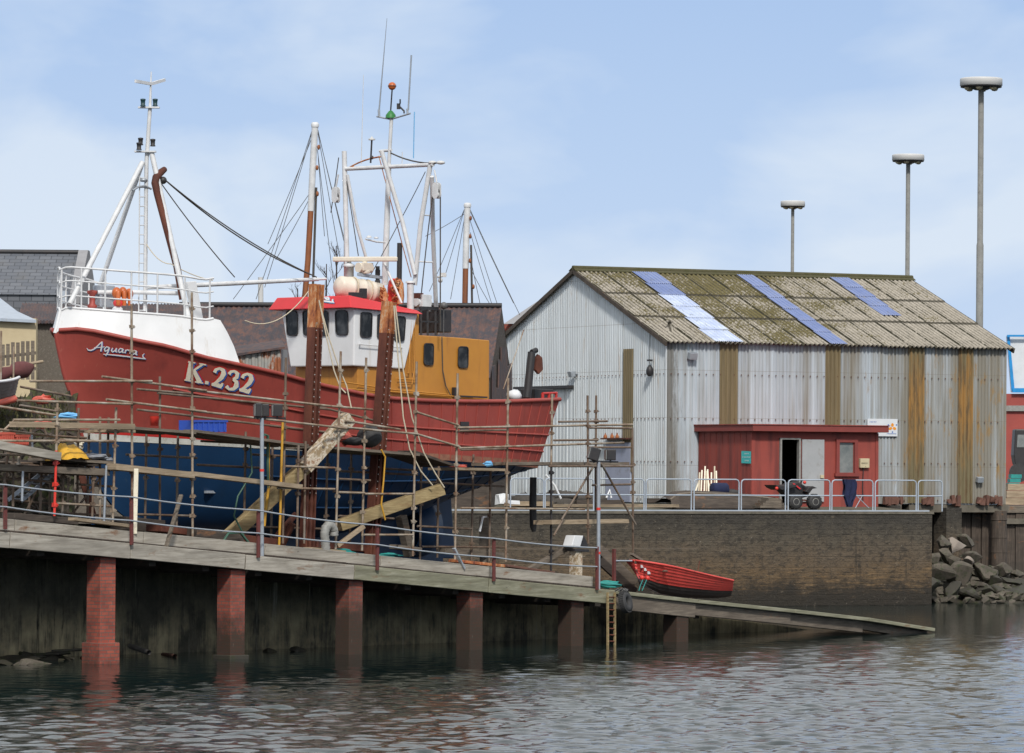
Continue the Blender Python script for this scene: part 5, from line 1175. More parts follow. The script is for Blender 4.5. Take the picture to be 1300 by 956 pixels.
for o in (.1, .62): m.beam(aq(1009, 634, o), aq(1033, 636, o), .04, .05); m.beam(aq(1020, 622, o), aq(1030, 634, o), .03, .03)
m.tube([ap(1009, 636, 0), ap(1009, 636, .72)], .03, 6); m.tube([ap(1033.5, 637.5, 0), ap(1033.5, 637.5, .72)], .03, 6); m.build('chassis', 'rust_steel', atv)
# overalls on the railing
ob = RL.off(-.06); m = MB(); rows = []
for j in range(10):
    y = 608.5+j*3.9; row = []
    for i in range(11):
        f = i/10; xl = lerp(1070, 1072 if j < 6 else 1075, j/9); xr = [1084, 1086, 1087, 1087.5, 1087, 1087, 1085, 1082, 1081, 1080][j]
        row.append(ob.hit(lerp(xl, xr, f), y)-QY.n*(.05+.05*math.sin(f*14+j*.8)+.02*random.random()))
    rows.append(row)
m.quadgrid(rows, True); back = [[p+QY.n*.12 for p in r] for r in rows]; m.quadgrid(back, True, True); m.quadgrid([back[0], rows[0]], True)
tag(m.build('overalls', 'navy_cloth', None, loc=ob.hit(1078, 645)), 'dark blue work overalls hung over the quay railing beside the chair', 'clothing')
# folding chair
ch = thing('folding_chair', 'light metal folding chair standing behind the railing right of the overalls', 'chair', (AP.hit(1092, 645).x, AP.hit(1092, 645).y, ZG)); cp = lambda x, y, o: QY.off(.7+o).hit(x, y)
m = MB(); m.poly([cp(1086, 628.5, 0), cp(1097, 628.5, 0), cp(1097, 629.5, .4), cp(1086, 629.5, .4)], .03, Z); m.build('seat', 'navy_cloth', ch)
m = MB(); m.poly([cp(1083, 618, 0), cp(1087, 628, 0), cp(1087, 628, .4), cp(1083, 618, .4)], .03, AX); m.build('backrest', 'navy_cloth', ch)
for o in (0, .4):
    m = MB(); m.tube([cp(1095, 629, o), cp(1086, 645, o)], .014, 5); m.build('leg', 'light_rail', ch); m = MB(); m.tube([cp(1083, 618, o), cp(1088, 630, o), cp(1103, 645, o)], .014, 5); m.build('leg', 'light_rail', ch)
# white sticks, blue drum, timber stack, tarpaulin boat
st = thing('stick_bundle', 'loose bundle of upright white sticks leaning against the red hut corner', 'sticks', HP.hit(900, 640)); kp = QY.off(3.0)
for k, (x0, x1, y) in enumerate(((889, 894, 600), (892, 897, 597), (896, 901, 592), (899, 903, 598), (902, 904, 596), (905, 909, 600), (909, 913, 592), (912, 915, 598), (884, 893, 612), (907, 903, 608))):
    m = MB(); a = kp.hit(x0-2, 627); b = kp.hit(x1, y); m.beam(a+AX*.0, b+QY.n*.3, .045, .03); m.build('stick', 'letter_cream' if k % 3 else 'rope_pale', st)
m = MB(); q = QY.off(2.3).hit(913, 621); m.lathe(q-AX*.27, [(0, 0), (.18, .01), (.2, .04), (.2, .5), (.18, .54), (0, .55)], 16, AX); tag(m.build('blue_drum', 'navy_cloth', None, loc=q), 'dark blue drum lying beside the white sticks', 'drum')
m = MB(); q = QY.off(2.2).hit(929, 625); m.ball(q, .14, 8, (1.8, 1, .7), .15); tag(m.build('black_bag', 'rubber', None, loc=q), 'small black bag on the ground beside the blue drum', 'bag')
simple('hull_dark', (.035, .028, .022), (.06, .05, .04), .8)
# long low upturned punt between shed corner and hut
pk = thing('wooden_punt', 'long low dark wooden boat lying upturned in front of the shed corner', 'boat', QY.off(1.8).hit(910, 643))
u_ = QY.off(1.9); m = MB()
top = [(843, 631), (853, 624), (870, 622.5), (910, 624), (960, 628), (984, 631.5)]; rows = [[], [], [], []]
for x, y in top:
    q = u_.hit(x, y); rows[0].append(q-QY.n*.55-Z*(q.z-3.02)); rows[1].append(q-QY.n*.45-Z*.1); rows[2].append(q); rows[3].append(q+QY.n*.7-Z*.2)
m.quadgrid(rows, True); m.build('hull', 'plank_dark', pk)
m = MB(); m.tube([u_.hit(x, y)-QY.n*.42-Z*.08 for x, y in top], .04, 6); m.build('gunwale', 'plank_old', pk)
m = MB()
for i in range(4): m.box(QY.off(.95).hit(977, 644-i*3.2)+Z*.02, .95-.2*i, .5, .075, AX)
tag(m.build('timber_offcuts', 'plank_old', None, loc=QY.off(.95).hit(977, 647)), 'small pyramid of sawn timber offcuts behind the quad bike', 'timber stack')
for k, (x0, x1, y, lab, mt_) in enumerate(((700, 860, 633, 'long orange-brown plank lying on the quay behind the railings', 'hose_yellow'), (640, 700, 636, 'pale plank on the quay behind the boat stern', 'plank_tan'), (730, 790, 629, 'dark timber baulk on the quay below the blue-grey shed door', 'plank_dark'), (820, 850, 640, 'short dark timber beside the shed corner', 'plank_dark'))):
    m = MB(); p = QY.off(1.2+.5*k); a = p.hit(x0, y); b = p.hit(x1, y+1); a.z = b.z = 3.1+.05*k; m.beam(a, b, .25, .14 if k else .09); tag(m.build('plank', 'plank_tan' if k == 0 else mt_, None, loc=a), lab, 'plank')
# heap of nets and scrap behind the stern
m = MB()
for i in range(26): q = QY.off(2.2+random.random()*1.5).hit(660+random.random()*95, 640); m.ball(Vector((q.x, q.y, 3.05+random.random()*.35)), .16+random.random()*.22, 6, (1.5, 1, .6), .25)
tag(m.build('net_heap', 'rope_dark', None, loc=QY.off(2.5).hit(700, 640)), 'dark heap of nets and scrap on the quay between boat stern and shed door', 'net heap')
for k, (pts, lab) in enumerate((([(693, 603), (704, 616), (712, 633)], 'bent white pipe sticking out of the net heap'), ([(770, 632), (774, 622), (776, 632)], 'small white frame beside the blue-grey door'),)):
    m = MB(); p = QY.off(1.0); m.tube([p.hit(*x) for x in pts], .035, 6); tag(m.build('white_pipe', 'letter_white', None, loc=p.hit(*pts[0])), lab, 'pipe')
m = MB(); p = QY.off(.9); m.box(p.hit(637, 634), .3, .3, .32, AX, jit=.03); m.box(p.hit(648, 637.5), .5, .3, .1, AX, jit=.02); tag(m.build('white_block', 'letter_white', None, loc=p.hit(640, 640)), 'white block and slab on the quay edge right under the boat stern', 'block')
# ================================================================== END OF THE QUAY: piles, void, rocks
up = thing('shed_foundation', 'dark timber piling and cross beams carrying the right end of the shed', 'foundation', SH.at(13, 0))
m = MB(); m.beam(SH.at(9.2, ZB-.15, .25), SH.at(LEN+.1, ZB-.15, .25), .5, .26); m.build('sill_beam', 'quay_cope', up)
sb = SH.off(.6); m = MB(); t0, t1 = sb.tz(1219, 690)[0], sb.tz(1258, 690)[0]; n = 6
for i in range(n): m.box(sb.at(lerp(t0, t1, (i+.5)/n), 1.2, .04*(i % 2)), (t1-t0)/n-.03, .12, 3.3, SH.e)
m.build('sheet_piles', 'pile_wood', up)
m = MB(); m.box(sb.at(sb.tz(1193, 690)[0], 1.4, -.5), .6, .8, 3.2, SH.e); m.build('corner_post', 'quay_stone', up)
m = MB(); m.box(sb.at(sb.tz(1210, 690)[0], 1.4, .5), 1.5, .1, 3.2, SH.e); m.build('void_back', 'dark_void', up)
m = MB(); q = SH.off(.1).hit(1268, 690); m.lathe(Vector((q.x, q.y, -1)), [(.28, 0), (.27, 2.5), (.26, 3.9)], 20)
for z in (2.6, 2.0, 1.5): m.torus(Vector((q.x, q.y, z)), Z, .265, .02, 20, 5)
m.build('round_pile', 'pile_wood', up)
def rock(c, r, mat, label, sq=(1.2, 1, .75)):
    bmm = bmesh.new(); bmesh.ops.create_icosphere(bmm, subdivisions=3, radius=1); rs = random.Random(int(c.x*100)+int(c.z*77))
    pl = [(Vector((rs.uniform(-1, 1), rs.uniform(-1, 1), rs.uniform(-.7, 1))).normalized(), rs.uniform(.36, .66)) for _ in range(8)]
    for v in bmm.verts:
        p = v.co
        for n, d in pl:
            k = p.dot(n)
            if k > d: p -= n*(k-d)
        v.co = Vector((p.x*sq[0], p.y*sq[1], p.z*sq[2]))*r
    rot = Matrix.Rotation(rs.uniform(-.5, .5), 3, 'Y') @ Matrix.Rotation(rs.uniform(0, 6), 3, 'Z')
    m = MB(); bmm.verts.ensure_lookup_table(); m.add([c+rot @ v.co for v in bmm.verts], [tuple(v.index for v in f.verts) for f in bmm.faces]); bmm.free()
    o = m.build('boulder', mat, None, loc=c); return tag(o, label, 'rock', 'boulders heaped at the end of the quay')
RK = [(1213, 693, .42, 'boulder_pale', 'pale upright boulder near the top of the rock heap, right of the quay corner', 144.6), (1196, 688, .34, 'boulder', 'grey boulder at the top of the heap touching the quay corner', 144.4), (1228, 688, .36, 'boulder', 'brown boulder against the sheet piles at the top of the heap', 145.3), (1203, 706, .36, 'boulder', 'flat slab of rock below the pale upright boulder', 143.8), (1219, 730, .62, 'boulder', 'large rounded greenish boulder in the middle of the heap', 143.0), (1197, 727, .45, 'boulder', 'tall grey boulder between the quay wall and the large rounded one', 142.7), (1248, 724, .52, 'boulder', 'broad brown boulder left of the round pile foot', 143.8), (1237, 706, .40, 'boulder', 'green-topped boulder below the sheet piles', 144.4), (1262, 735, .42, 'boulder_wet', 'dark boulder in front of the round pile', 143.6), (1281, 740, .45, 'boulder_wet', 'dark wet boulder second from the right edge', 144), (1296, 746, .42, 'boulder_wet', 'dark wet boulder at the far right edge of the heap', 144), (1176, 742, .75, 'boulder_wet', 'very dark boulder leaning on the quay wall near the waterline', 141.6), (1205, 752, .5, 'boulder_wet', 'dark wet boulder at the waterline under the large rounded one', 142), (1230, 752, .42, 'boulder_wet', 'dark wet rock at the waterline in the middle of the heap', 142.4), (1252, 750, .45, 'boulder_wet', 'dark wet rock at the waterline below the broad brown one', 142.8), (1290, 728, .3, 'boulder', 'small brown rock right of the pile near the right edge', 145.4), (1242, 742, .3, 'boulder', 'small angular rock in front of the broad brown boulder', 142.8), (1213, 712, .26, 'boulder', 'small stone tucked above the large rounded boulder', 143.6), (1228, 712, .26, 'boulder_pale', 'small pale stone under the sheet piles', 143.9), (1265, 752, .32, 'boulder_wet', 'low wet rock at the waterline below the round pile', 142.8), (1284, 756, .3, 'boulder_wet', 'low wet rock at the waterline near the right edge', 143), (1158, 752, .45, 'boulder_wet', 'dark rock at the waterline farthest left of the heap', 141), (1272, 722, .36, 'boulder', 'brown rock just right of the round pile foot', 144.6), (1187, 708, .3, 'boulder', 'small brown rock wedged at the corner of the quay wall', 143.6)]
for x, y, r, mt_, lab, d in RK: rock(P(x, y, d), r, mt_, lab)
m = MB(); rows = []
for i in range(9):
    x = 1150+i*20; rows.append([P(x, 772, 141.5), P(x, 752, 143)+Z*random.uniform(-.1, .1), P(x, 725+i*1.5, 144.5)+Z*random.uniform(-.1, .1), P(x, 700+i*5, 146.5)])
m.quadgrid(rows, False); struct(m, 'rubble_bank', 'boulder_wet')
rs9 = random.Random(21); m = MB()
for k in range(230):
    x = rs9.uniform(1160, 1325); lo = rs9.random(); y = lerp(764, 700+max(0, (x-1215))*.42+max(0, 1195-x)*1.3, lo); d = lerp(141.5, 146, lo)+rs9.uniform(-.3, .3)
    c = P(x, y, d); r = rs9.uniform(.08, .24); vs = [c+Vector((rs9.uniform(-1, 1)*1.3, rs9.uniform(-1, 1), rs9.uniform(-.7, .8)))*r for _ in range(9)]
    bmx = bmesh.new()
    for v in vs: bmx.verts.new(v)
    bmesh.ops.convex_hull(bmx, input=bmx.verts); bmx.verts.index_update(); bmx.verts.ensure_lookup_table()
    m.add([v.co.copy() for v in bmx.verts], [tuple(v.index for v in f.verts) for f in bmx.faces]); bmx.free()
tag(m.build('rubble_stones', 'boulder', None, loc=P(1220, 740, 143)), 'small broken stones filling the gaps between the boulders at the quay end', 'rubble', kind='stuff')
# ================================================================== FAR RIGHT
fw = Plane(28, 205, 1, .05); far = thing('far_pier', 'distant timber pier wall at the right edge beyond the rocks', 'pier', (30, 205, 0))
zf = fw.hit(1290, 648)[2]
m = MB()
for i in range(60): m.box(fw.at(-8+i*.45, (zf-1)/2, .06*(i % 2)), .43, .25, zf+1, fw.e)
m.build('piling', 'pile_wood', far)
m = MB(); m.box(fw.at(5, zf+.05, 4), 30, 8.4, .3, fw.e); m.build('pier_deck', 'plank_old', far)
m = MB(); m.box(fw.at(5, zf-.5, -.2), 30, .2, .25, fw.e); m.build('waling', 'quay_cope', far)
zf += .2
for x, y0, y1, w, mt_, lab in ((1294, 614, 641, 1.4, 'plank_tan', 'stack of tan timber on the distant pier'), (1286, 602, 618, .5, 'teal_sheet', 'green crate on the distant pier'),):
    p = fw.off(1.5); m = MB(); a = p.hit(x, y0); b = p.hit(x, y1); n = 3
    for i in range(n): m.box(Vector((a.x+.05*i, a.y, lerp(b.z, a.z, (i+.5)/n))), w, .8, (a.z-b.z)/n-.02, fw.e)
    tag(m.build('timber_stack' if x > 1290 else 'green_crate', mt_, None, loc=b), lab, 'timber' if x > 1290 else 'crate')
bb = thing('blue_white_building', 'white building front with blue edging beyond the right end of the shed', 'building', P(1300, 590, 212))
bp_ = lambda x, y: P(x, y, 212)
m = MB(); m.poly([bp_(1278, 427), bp_(1340, 427), bp_(1340, 498), bp_(1284, 498)], .6, Vector((0, 1, 0))); m.build('wall', 'sign_white', bb)
m = MB(); y_ = Vector((0, -.36, 0)); m.poly([bp_(1277, 426)+y_, bp_(1280.5, 426)+y_, bp_(1287, 497)+y_, bp_(1283, 497)+y_], .1, Vector((0, 1, 0))); m.poly([bp_(1284, 493)+y_*1.3, bp_(1340, 493)+y_*1.3, bp_(1340, 498.5)+y_*1.3, bp_(1284, 498.5)+y_*1.3], .1, Vector((0, 1, 0))); m.poly([bp_(1277, 425.5)+y_*1.6, bp_(1340, 425.5)+y_*1.6, bp_(1340, 428)+y_*1.6, bp_(1277, 428)+y_*1.6], .1, Vector((0, 1, 0))); m.build('edging', 'blue_boat', bb)
m = MB(); m.poly([bp_(1276, 500), bp_(1340, 500), bp_(1340, 648), bp_(1276, 648)], .5, Vector((0, 1, 0))); m.build('base_wall', 'hull_red', bb)
m = MB(); m.poly([bp_(1276, 515)+y_, bp_(1340, 515)+y_, bp_(1340, 522)+y_, bp_(1276, 522)+y_], .1, Vector((0, 1, 0))); m.build('band', 'hose_grey', bb)
fk = thing('dark_tractor', 'dark tractor cab parked on the distant pier at the right edge', 'tractor', P(1293, 600, 208)); k_ = lambda x, y: P(x, y, 208)
m = MB(); m.poly([k_(1285, 578), k_(1287, 545), k_(1320, 545), k_(1320, 590), k_(1287, 590)], 1.2, Vector((0, 1, 0))); m.build('cab', 'black_metal', fk, bevel=.05)
m = MB(); m.poly([k_(1290, 552)-Vector((0, .62, 0)), k_(1315, 552)-Vector((0, .62, 0)), k_(1315, 568)-Vector((0, .62, 0)), k_(1289, 568)-Vector((0, .62, 0))], .03, Vector((0, 1, 0))); m.build('window', 'dusty_glass', fk)
m = MB(); m.disc_x(k_(1292, 600)-Vector((0, .5, 0)), (0, 1, 0), .45, .3, 20); m.build('wheel', 'rubber', fk)
bq = thing('brick_gable', 'sliver of red brick building with dark roof left of the shed gable', 'building', P(650, 590, 158))
m = MB(); m.box(Vector((P(655, 590, 158).x, 160, 5.6)), 1.6, 4, P(650, 411, 158).z-2.9-.0 if 0 else 2*(P(650, 411, 158).z-5.6), Vector((1, 0, 0))); m.build('wall', 'brick_red', bq)
m = MB(); m.poly([P(640, 411, 157.6), P(664, 410, 157.6), P(694, 375, 159), P(670, 402, 159)], .12, Vector((0, 1, .2))); m.build('roof', 'stone_pale', bq)
# ================================================================== LAMP MASTS
def lampmast(px, yt, yb, hw, px2, label, d):
    s = F/d; q = P(px, (yt+yb)/2, d); R = hw/2/s; hgt = (yb-yt)/s
    r = thing('lamp_mast', label, 'lamp post', (q.x, q.y, 3.1), 'tall lamp masts with drum heads behind the shed')
    zt = q.z
    m = MB(); m.tube([Vector((q.x, q.y, 3.0)), Vector((q.x, q.y, zt*.35)), Vector((q.x, q.y, zt*.36)), Vector((q.x, q.y, zt*.68)), Vector((q.x, q.y, zt*.685)), Vector((q.x, q.y, zt-.2))], [.16, .145, .13, .125, .105, .10], 14); m.build('mast', 'concrete_post', r)
    m = MB(); m.lathe(Vector((q.x, q.y, zt)), [(R*.35, -hgt*.5), (R*.96, -hgt*.45), (R, -hgt*.40), (R, hgt*.30), (R*.985, hgt*.42), (R*.9, hgt*.48), (0, hgt*.5)], 32); m.build('drum_head', 'lamp_white', r)
    m = MB(); m.lathe(Vector((q.x, q.y, zt-hgt*.5)), [(.05, -.12), (R*.3, -.12), (R*.5, -.06), (R*.97, -.03), (R*.97, .03)], 24); m.build('head_base', 'black_metal', r)
    for k in range(6):
        a = k*math.pi/3+.3; m = MB(); m.lathe(Vector((q.x+math.cos(a)*R*.68, q.y+math.sin(a)*R*.68, zt-hgt*.5-.06)), [(0, -.09), (.09, -.07), (.14, 0), (.12, .05)], 10); m.build('lamp_lens', 'meter_cream', r)
lampmast(1245.6, 99, 110, 54, 1242, 'tallest and nearest lamp mast, right of the shed roof', 155)
lampmast(1153, 196, 204.5, 41, 1151, 'middle lamp mast rising above the shed ridge', 205)
lampmast(1006.5, 255, 262.5, 31, 1006, 'smallest and farthest lamp mast above the shed ridge', 271)
# ================================================================== LEFT BACKGROUND BUILDINGS
def building_box(px0, px1, d, zt, zb, depth, mat, name, parent, ax=(1, 0)):
    a = P(px0, 590, d); b = P(px1, 590, d); m = MB(); m.box(Vector(((a.x+b.x)/2, d+depth/2, (zt+zb)/2)), b.x-a.x, depth, zt-zb); return m.build(name, mat, parent)
zz = lambda y, d, px=300: P(px, y, d).z
# long workshop with rusty corrugated roof
wa = Vector((.9957, -.093, 0)); wn_ = Vector((.093, .9957, 0)); wr = P(637, 390, 138); L0 = 10.2
ws_ = thing('workshop', 'long workshop with dark rusty corrugated roof behind the fishing boat', 'building', (wr.x-5, 138, 3))
zr = wr.z; ze = zr-2.3; hwid = 3.6
m = MB(); n = int(L0/.16)
for sgn_ in (-1, 1):
    r0 = []; r1 = []
    for i in range(n*4+1):
        t = -i*L0/(n*4); a = [0, 1, 0, -1][i % 4]*.022; r0.append(Vector((wr.x, wr.y, 0))+wa*t+Z*(zr+a)); r1.append(Vector((wr.x, wr.y, 0))+wa*t+wn_*hwid*sgn_+Z*(ze+a))
    m.quadgrid([r0, r1], True, sgn_ > 0)
m.build('roof', 'rusty_roof', ws_)
m = MB(); m.tube([Vector((wr.x, wr.y, zr+.05)), Vector((wr.x, wr.y, zr+.05))-wa*L0], .09, 6); m.build('ridge', 'black_metal', ws_)
m = MB(); c0 = Vector((wr.x, wr.y, 0))
for t in (-.05, -L0+.05): m.poly([c0+wa*t-wn_*hwid*.98+Z*(ze-.03), c0+wa*t+Z*(zr-.05), c0+wa*t+wn_*hwid*.98+Z*(ze-.03), c0+wa*t+wn_*hwid*.98+Z*2.8, c0+wa*t-wn_*hwid*.98+Z*2.8], .1, wa)
for s in (-1, 1): m.poly([c0-wa*.06+wn_*hwid*.96*s+Z*2.8, c0-wa*(L0-.06)+wn_*hwid*.96*s+Z*2.8, c0-wa*(L0-.06)+wn_*hwid*.96*s+Z*(ze), c0-wa*.06+wn_*hwid*.96*s+Z*(ze)], .1, wn_)
m.build('wall', 'plank_dark', ws_)
m = MB()
for k in range(7): m.box(c0+wa*.06+wn_*(-3+k*.9)+Z*(5.2+random.random()*2.2), .8, .05, 1.6+random.random()*1.2, wn_+Z*random.uniform(-.15, .15))
m.build('tar_sheets', 'rusty_roof', ws_)
# rusty sheet lean-to seen between bow and wheelhouse
rs_ = thing('rusty_lean_to', 'small lean-to of white and rust-streaked corrugated sheets behind the bow', 'shed', P(335, 590, 128))
lp = Plane(P(303, 590, 128).x, 128, 1, .12)
m = MB(); t0, t1 = lp.tz(300, 460)[0], lp.tz(357, 460)[0]; corr(m, lp.o, lp.e, -lp.n, t0, t1, lambda t: 2.8, lambda t: lerp(lp.hit(300, 452)[2], lp.hit(357, 442.5)[2], (t-t0)/(t1-t0)), .2, .02); m.build('front_wall', 'rusty_sheet', rs_)
m = MB(); m.box(lp.at(t1+.02, 0, .6)+Z*((lp.hit(357, 443)[2]+2.8)/2), 1.2, .05, lp.hit(357, 443)[2]-2.8, lp.n+lp.e*.4); m.build('end_wall', 'stone_pale', rs_)
m = MB(); m.poly([lp.at(t0-.1, lp.hit(300, 451)[2], -.15), lp.at(t1+.1, lp.hit(357, 441.5)[2], -.15), lp.at(t1+.1, lp.hit(357, 441.5)[2]+.25, 1.5), lp.at(t0-.1, lp.hit(300, 451)[2]+.25, 1.5)], .06, Z); m.build('roof', 'rusty_roof', rs_)
# roughcast outbuilding with corrugated roof
rc = thing('roughcast_outbuilding', 'brown roughcast outbuilding with dark corrugated roof left of the bow', 'building', P(100, 590, 126))
d = 124; a = P(44, 590, d); b = P(262, 590, d)
m = MB(); m.box(Vector(((a.x+b.x)/2, d+2.5, (zz(409, d, 70)+2.6)/2)), b.x-a.x, 5, zz(409, d, 70)-2.6); m.build('wall', 'rough_cast', rc)
m = MB(); r0 = []; r1 = []; n = 60; e0, e1 = P(22, 407, d-.2), P(268, 407, d-.2); g0, g1 = P(28, 385, d+3.2), P(268, 386, d+3.2)
for i in range(n*4+1):
    f = i/(n*4); q = [0, 1, 0, -1][i % 4]*.02; r0.append(e0.lerp(e1, f)+Z*q); r1.append(g0.lerp(g1, f)+Z*q)
m.quadgrid([r0, r1], True); m.quadgrid([[v-Z*.08 for v in r0], r0], True); m.build('roof', 'rusty_roof', rc)
# slate-roofed house
hs_ = thing('slate_house', 'stone house with blue-grey slate roof and raised stone gable at the far left', 'house', P(50, 590, 170)); d = 170
hx0, hx1 = P(-160, 590, d).x, P(99, 590, d).x
m = MB(); zr2 = zz(321.5, d, 50); ze2 = zz(378, d, 50)
m.add([Vector((hx0, d-3.2, ze2)), Vector((hx1, d-3.2, ze2)), Vector((hx1, d, zr2)), Vector((hx0, d, zr2)), Vector((hx0, d+3.2, ze2)), Vector((hx1, d+3.2, ze2))], [(0, 1, 2, 3), (3, 2, 5, 4)]); m.build('roof', 'slate', hs_)
m = MB(); m.tube([Vector((hx0, d, zr2+.05)), Vector((hx1, d, zr2+.05))], .1, 6); m.build('ridge', 'black_metal', hs_)
m = MB(); gx = (hx1+P(111, 590, d).x)/2; wG = P(111, 590, d).x-hx1
m.poly([Vector((gx, d-3.5, 2.8)), Vector((gx, d-3.5, ze2+.05)), Vector((gx, d-.35, zz(318, d, 100))), Vector((gx, d+.35, zz(318, d, 100))), Vector((gx, d+3.5, ze2)), Vector((gx, d+3.5, 2.8))], wG, Vector((1, 0, 0))); m.build('gable', 'stone_pale', hs_)
m = MB(); m.box(Vector(((hx0+hx1)/2, d, (2.8+ze2)/2)), hx1-hx0-.05, 6.2, ze2-2.8); m.build('wall', 'slate', hs_)
m = MB(); q = P(81, 378, d-4); m.box(q, .25, .5, .5); m.build('flue', 'light_rail', hs_)
# cream building with pale low roof
cb = thing('cream_building', 'cream-painted wall with low pale roof at the left edge behind the picket fence', 'building', P(10, 590, 122)); d = 122
a, b = P(-120, 590, d), P(44.5, 590, d); m = MB(); zt1 = zz(404, d, 20)
m.box(Vector(((a.x+b.x)/2, d+.2, (zt1+2.7)/2)), b.x-a.x, .4, zt1-2.7); m.build('wall', 'cream_wall', cb)
m = MB(); m.poly([P(-120, 400, d-.2), P(46, 408, d-.2), P(22, 397, d+1), P(0, 380, d+2.2), P(-120, 380, d+2.2)], .08, Z); m.build('roof', 'light_rail', cb)
# picket fence
pf = thing('picket_fence', 'weathered grey picket fence on the bank at the left edge', 'fence', P(20, 480, 112)); fp = Plane(P(-60, 590, 112).x, 112, 1, .05)
for i in range(13):
    x = -34+i*6.3; m = MB(); yt = 437-x*.12+random.uniform(-1, 1); m.beam(fp.hit(x, 482), fp.hit(x, yt), .09, .03, up=fp.n); m.build('picket', 'plank_old', pf)
for y in (452, 472): m = MB(); m.beam(fp.off(.05).hit(-40, y+6), fp.off(.05).hit(46, y-4), .03, .08, up=Z); m.build('fence_rail', 'plank_old', pf)
# masts of other boats moored behind
def mastboat(name, label, pts_white, pts_wood, d, lines, rw, rb, blocks):
    q = P(pts_wood[-1][0], 590, d); r = thing(name, label, 'mast', (q.x, d, 3), 'masts of boats lying behind the slipway')
    m = MB(); m.tube([P(x, y, d) for x, y in pts_white], rw, 10); m.lathe(P(*pts_white[0], d), [(rw*1.15, -.08), (rw*1.25, .0), (rw*.9, .06), (0, .07)], 10); m.build('upper_mast', 'white_tube', r)
    m = MB(); m.tube([P(x, y, d) for x, y in pts_wood], rb, 10); m.build('lower_mast', 'mast_wood', r)
    for a, b in lines: m = MB(); m.tube(cat(P(*a, d+.3), P(*b, d+.3), .03, 6), .0095, 4); m.build('stay', 'wire', r)
    for x, y in blocks: m = MB(); m.ball(P(x, y, d-.1), .055, 8, (.8, .8, 1.4)); m.build('pulley_block', 'mast_wood', r)
    m = MB(); m.tube([P(pts_white[-1][0]+7, pts_white[-1][1]-30, d), P(pts_wood[-1][0]+13, pts_wood[-1][1], d)], .035, 6); m.build('gaff', 'rope_dark', r)
mastboat('boat_mast', 'taller mast, white above and brown wood below, left of the wheelhouse', [(400, 158), (397, 215), (394.5, 268)], [(394.5, 267), (391, 330), (385, 400), (379, 520)], 128,
    [((398, 160), (325, 380)), ((398, 162), (336, 365)), ((396, 175), (340, 310)), ((402, 158), (440, 320)), ((402, 160), (455, 375)), ((403, 190), (425, 370)), ((403, 165), (432, 330)), ((397, 240), (296, 380)), ((394, 250), (350, 330)), ((404, 200), (412, 300))], .095, .085, [(404.5, 187), (402.5, 213), (403, 246)])
mastboat('boat_mast', 'shorter mast, white above and brown wood below, right of the orange deckhouse', [(593.5, 260), (592, 300), (591, 341)], [(591, 340), (590, 400), (588, 480)], 140,
    [((591, 262), (545, 370)), ((590, 264), (565, 350)), ((592, 262), (572, 380)), ((595, 262), (660, 400)), ((595, 264), (652, 385)), ((596, 277), (632, 388)), ((597, 295), (625, 388)), ((598, 330), (610, 388)), ((597, 340), (623, 388)), ((592, 270), (540, 300))], .10, .09, [(597.5, 277), (597, 300), (596.5, 331), (601, 364)])
m = MB(); q = P(331, 590, 150); m.tube([Vector((q.x, 150, 3)), P(331, 352, 150)], .09, 8); tag(m.build('white_pole', 'lamp_white', None, loc=(q.x, 150, 3)), 'short white pole standing behind the derrick boom', 'pole')
# bare trees
def bare_tree(px, yt, label, d=146, lean=0):
    base = P(px, 590, d); base.z = 3; r = thing('bare_tree', label, 'tree', base, 'bare winter trees behind the boat'); ht = P(px, yt, d).z-3
    m = MB(); tops = []; nodes = [base+Z*ht*f+Vector((random.uniform(-.08, .08), 0, 0)) for f in np.linspace(0, 1, 8)]
    m.tube(nodes, [.09, .085, .08, .065, .055, .045, .03, .015], 6); m.build('trunk', 'bark', r)
    m = MB()
    def br(p, dirv, L, rad, dep):
        pts = [p]; dd = dirv.copy()
        for i in range(4): dd = (dd+Vector((random.uniform(-.2, .2), random.uniform(-.2, .2), .1))).normalized(); pts.append(pts[-1]+dd*L/4)
        m.tube(pts, [rad, rad*.85, rad*.7, rad*.5, rad*.3], 4, False)
        if dep:
            for k in range(4): i = random.randint(1, 4); br(pts[i], (dd+Vector((random.uniform(-1, 1), random.uniform(-.8, .8), random.uniform(-.2, .7)))).normalized(), L*.5, rad*.5, dep-1)
    for k in range(16):
        f = random.uniform(.55, .97); i = int(f*7); p = nodes[i].lerp(nodes[min(i+1, 7)], f*7-i); br(p, Vector((random.uniform(-1, 1), random.uniform(-1, 1), random.uniform(.5, 1.3))).normalized(), random.uniform(.6, 1.3)*(1.35-f), .013, 2)
    m.build('crown', 'bark', r)
bare_tree(423, 312, 'bare tree showing its twigs just left of the liferaft'); bare_tree(413, 335, 'lower bare tree between the steel column top and the taller one')
bare_tree(377, 366, 'bushy bare tree top left of the brown mast')
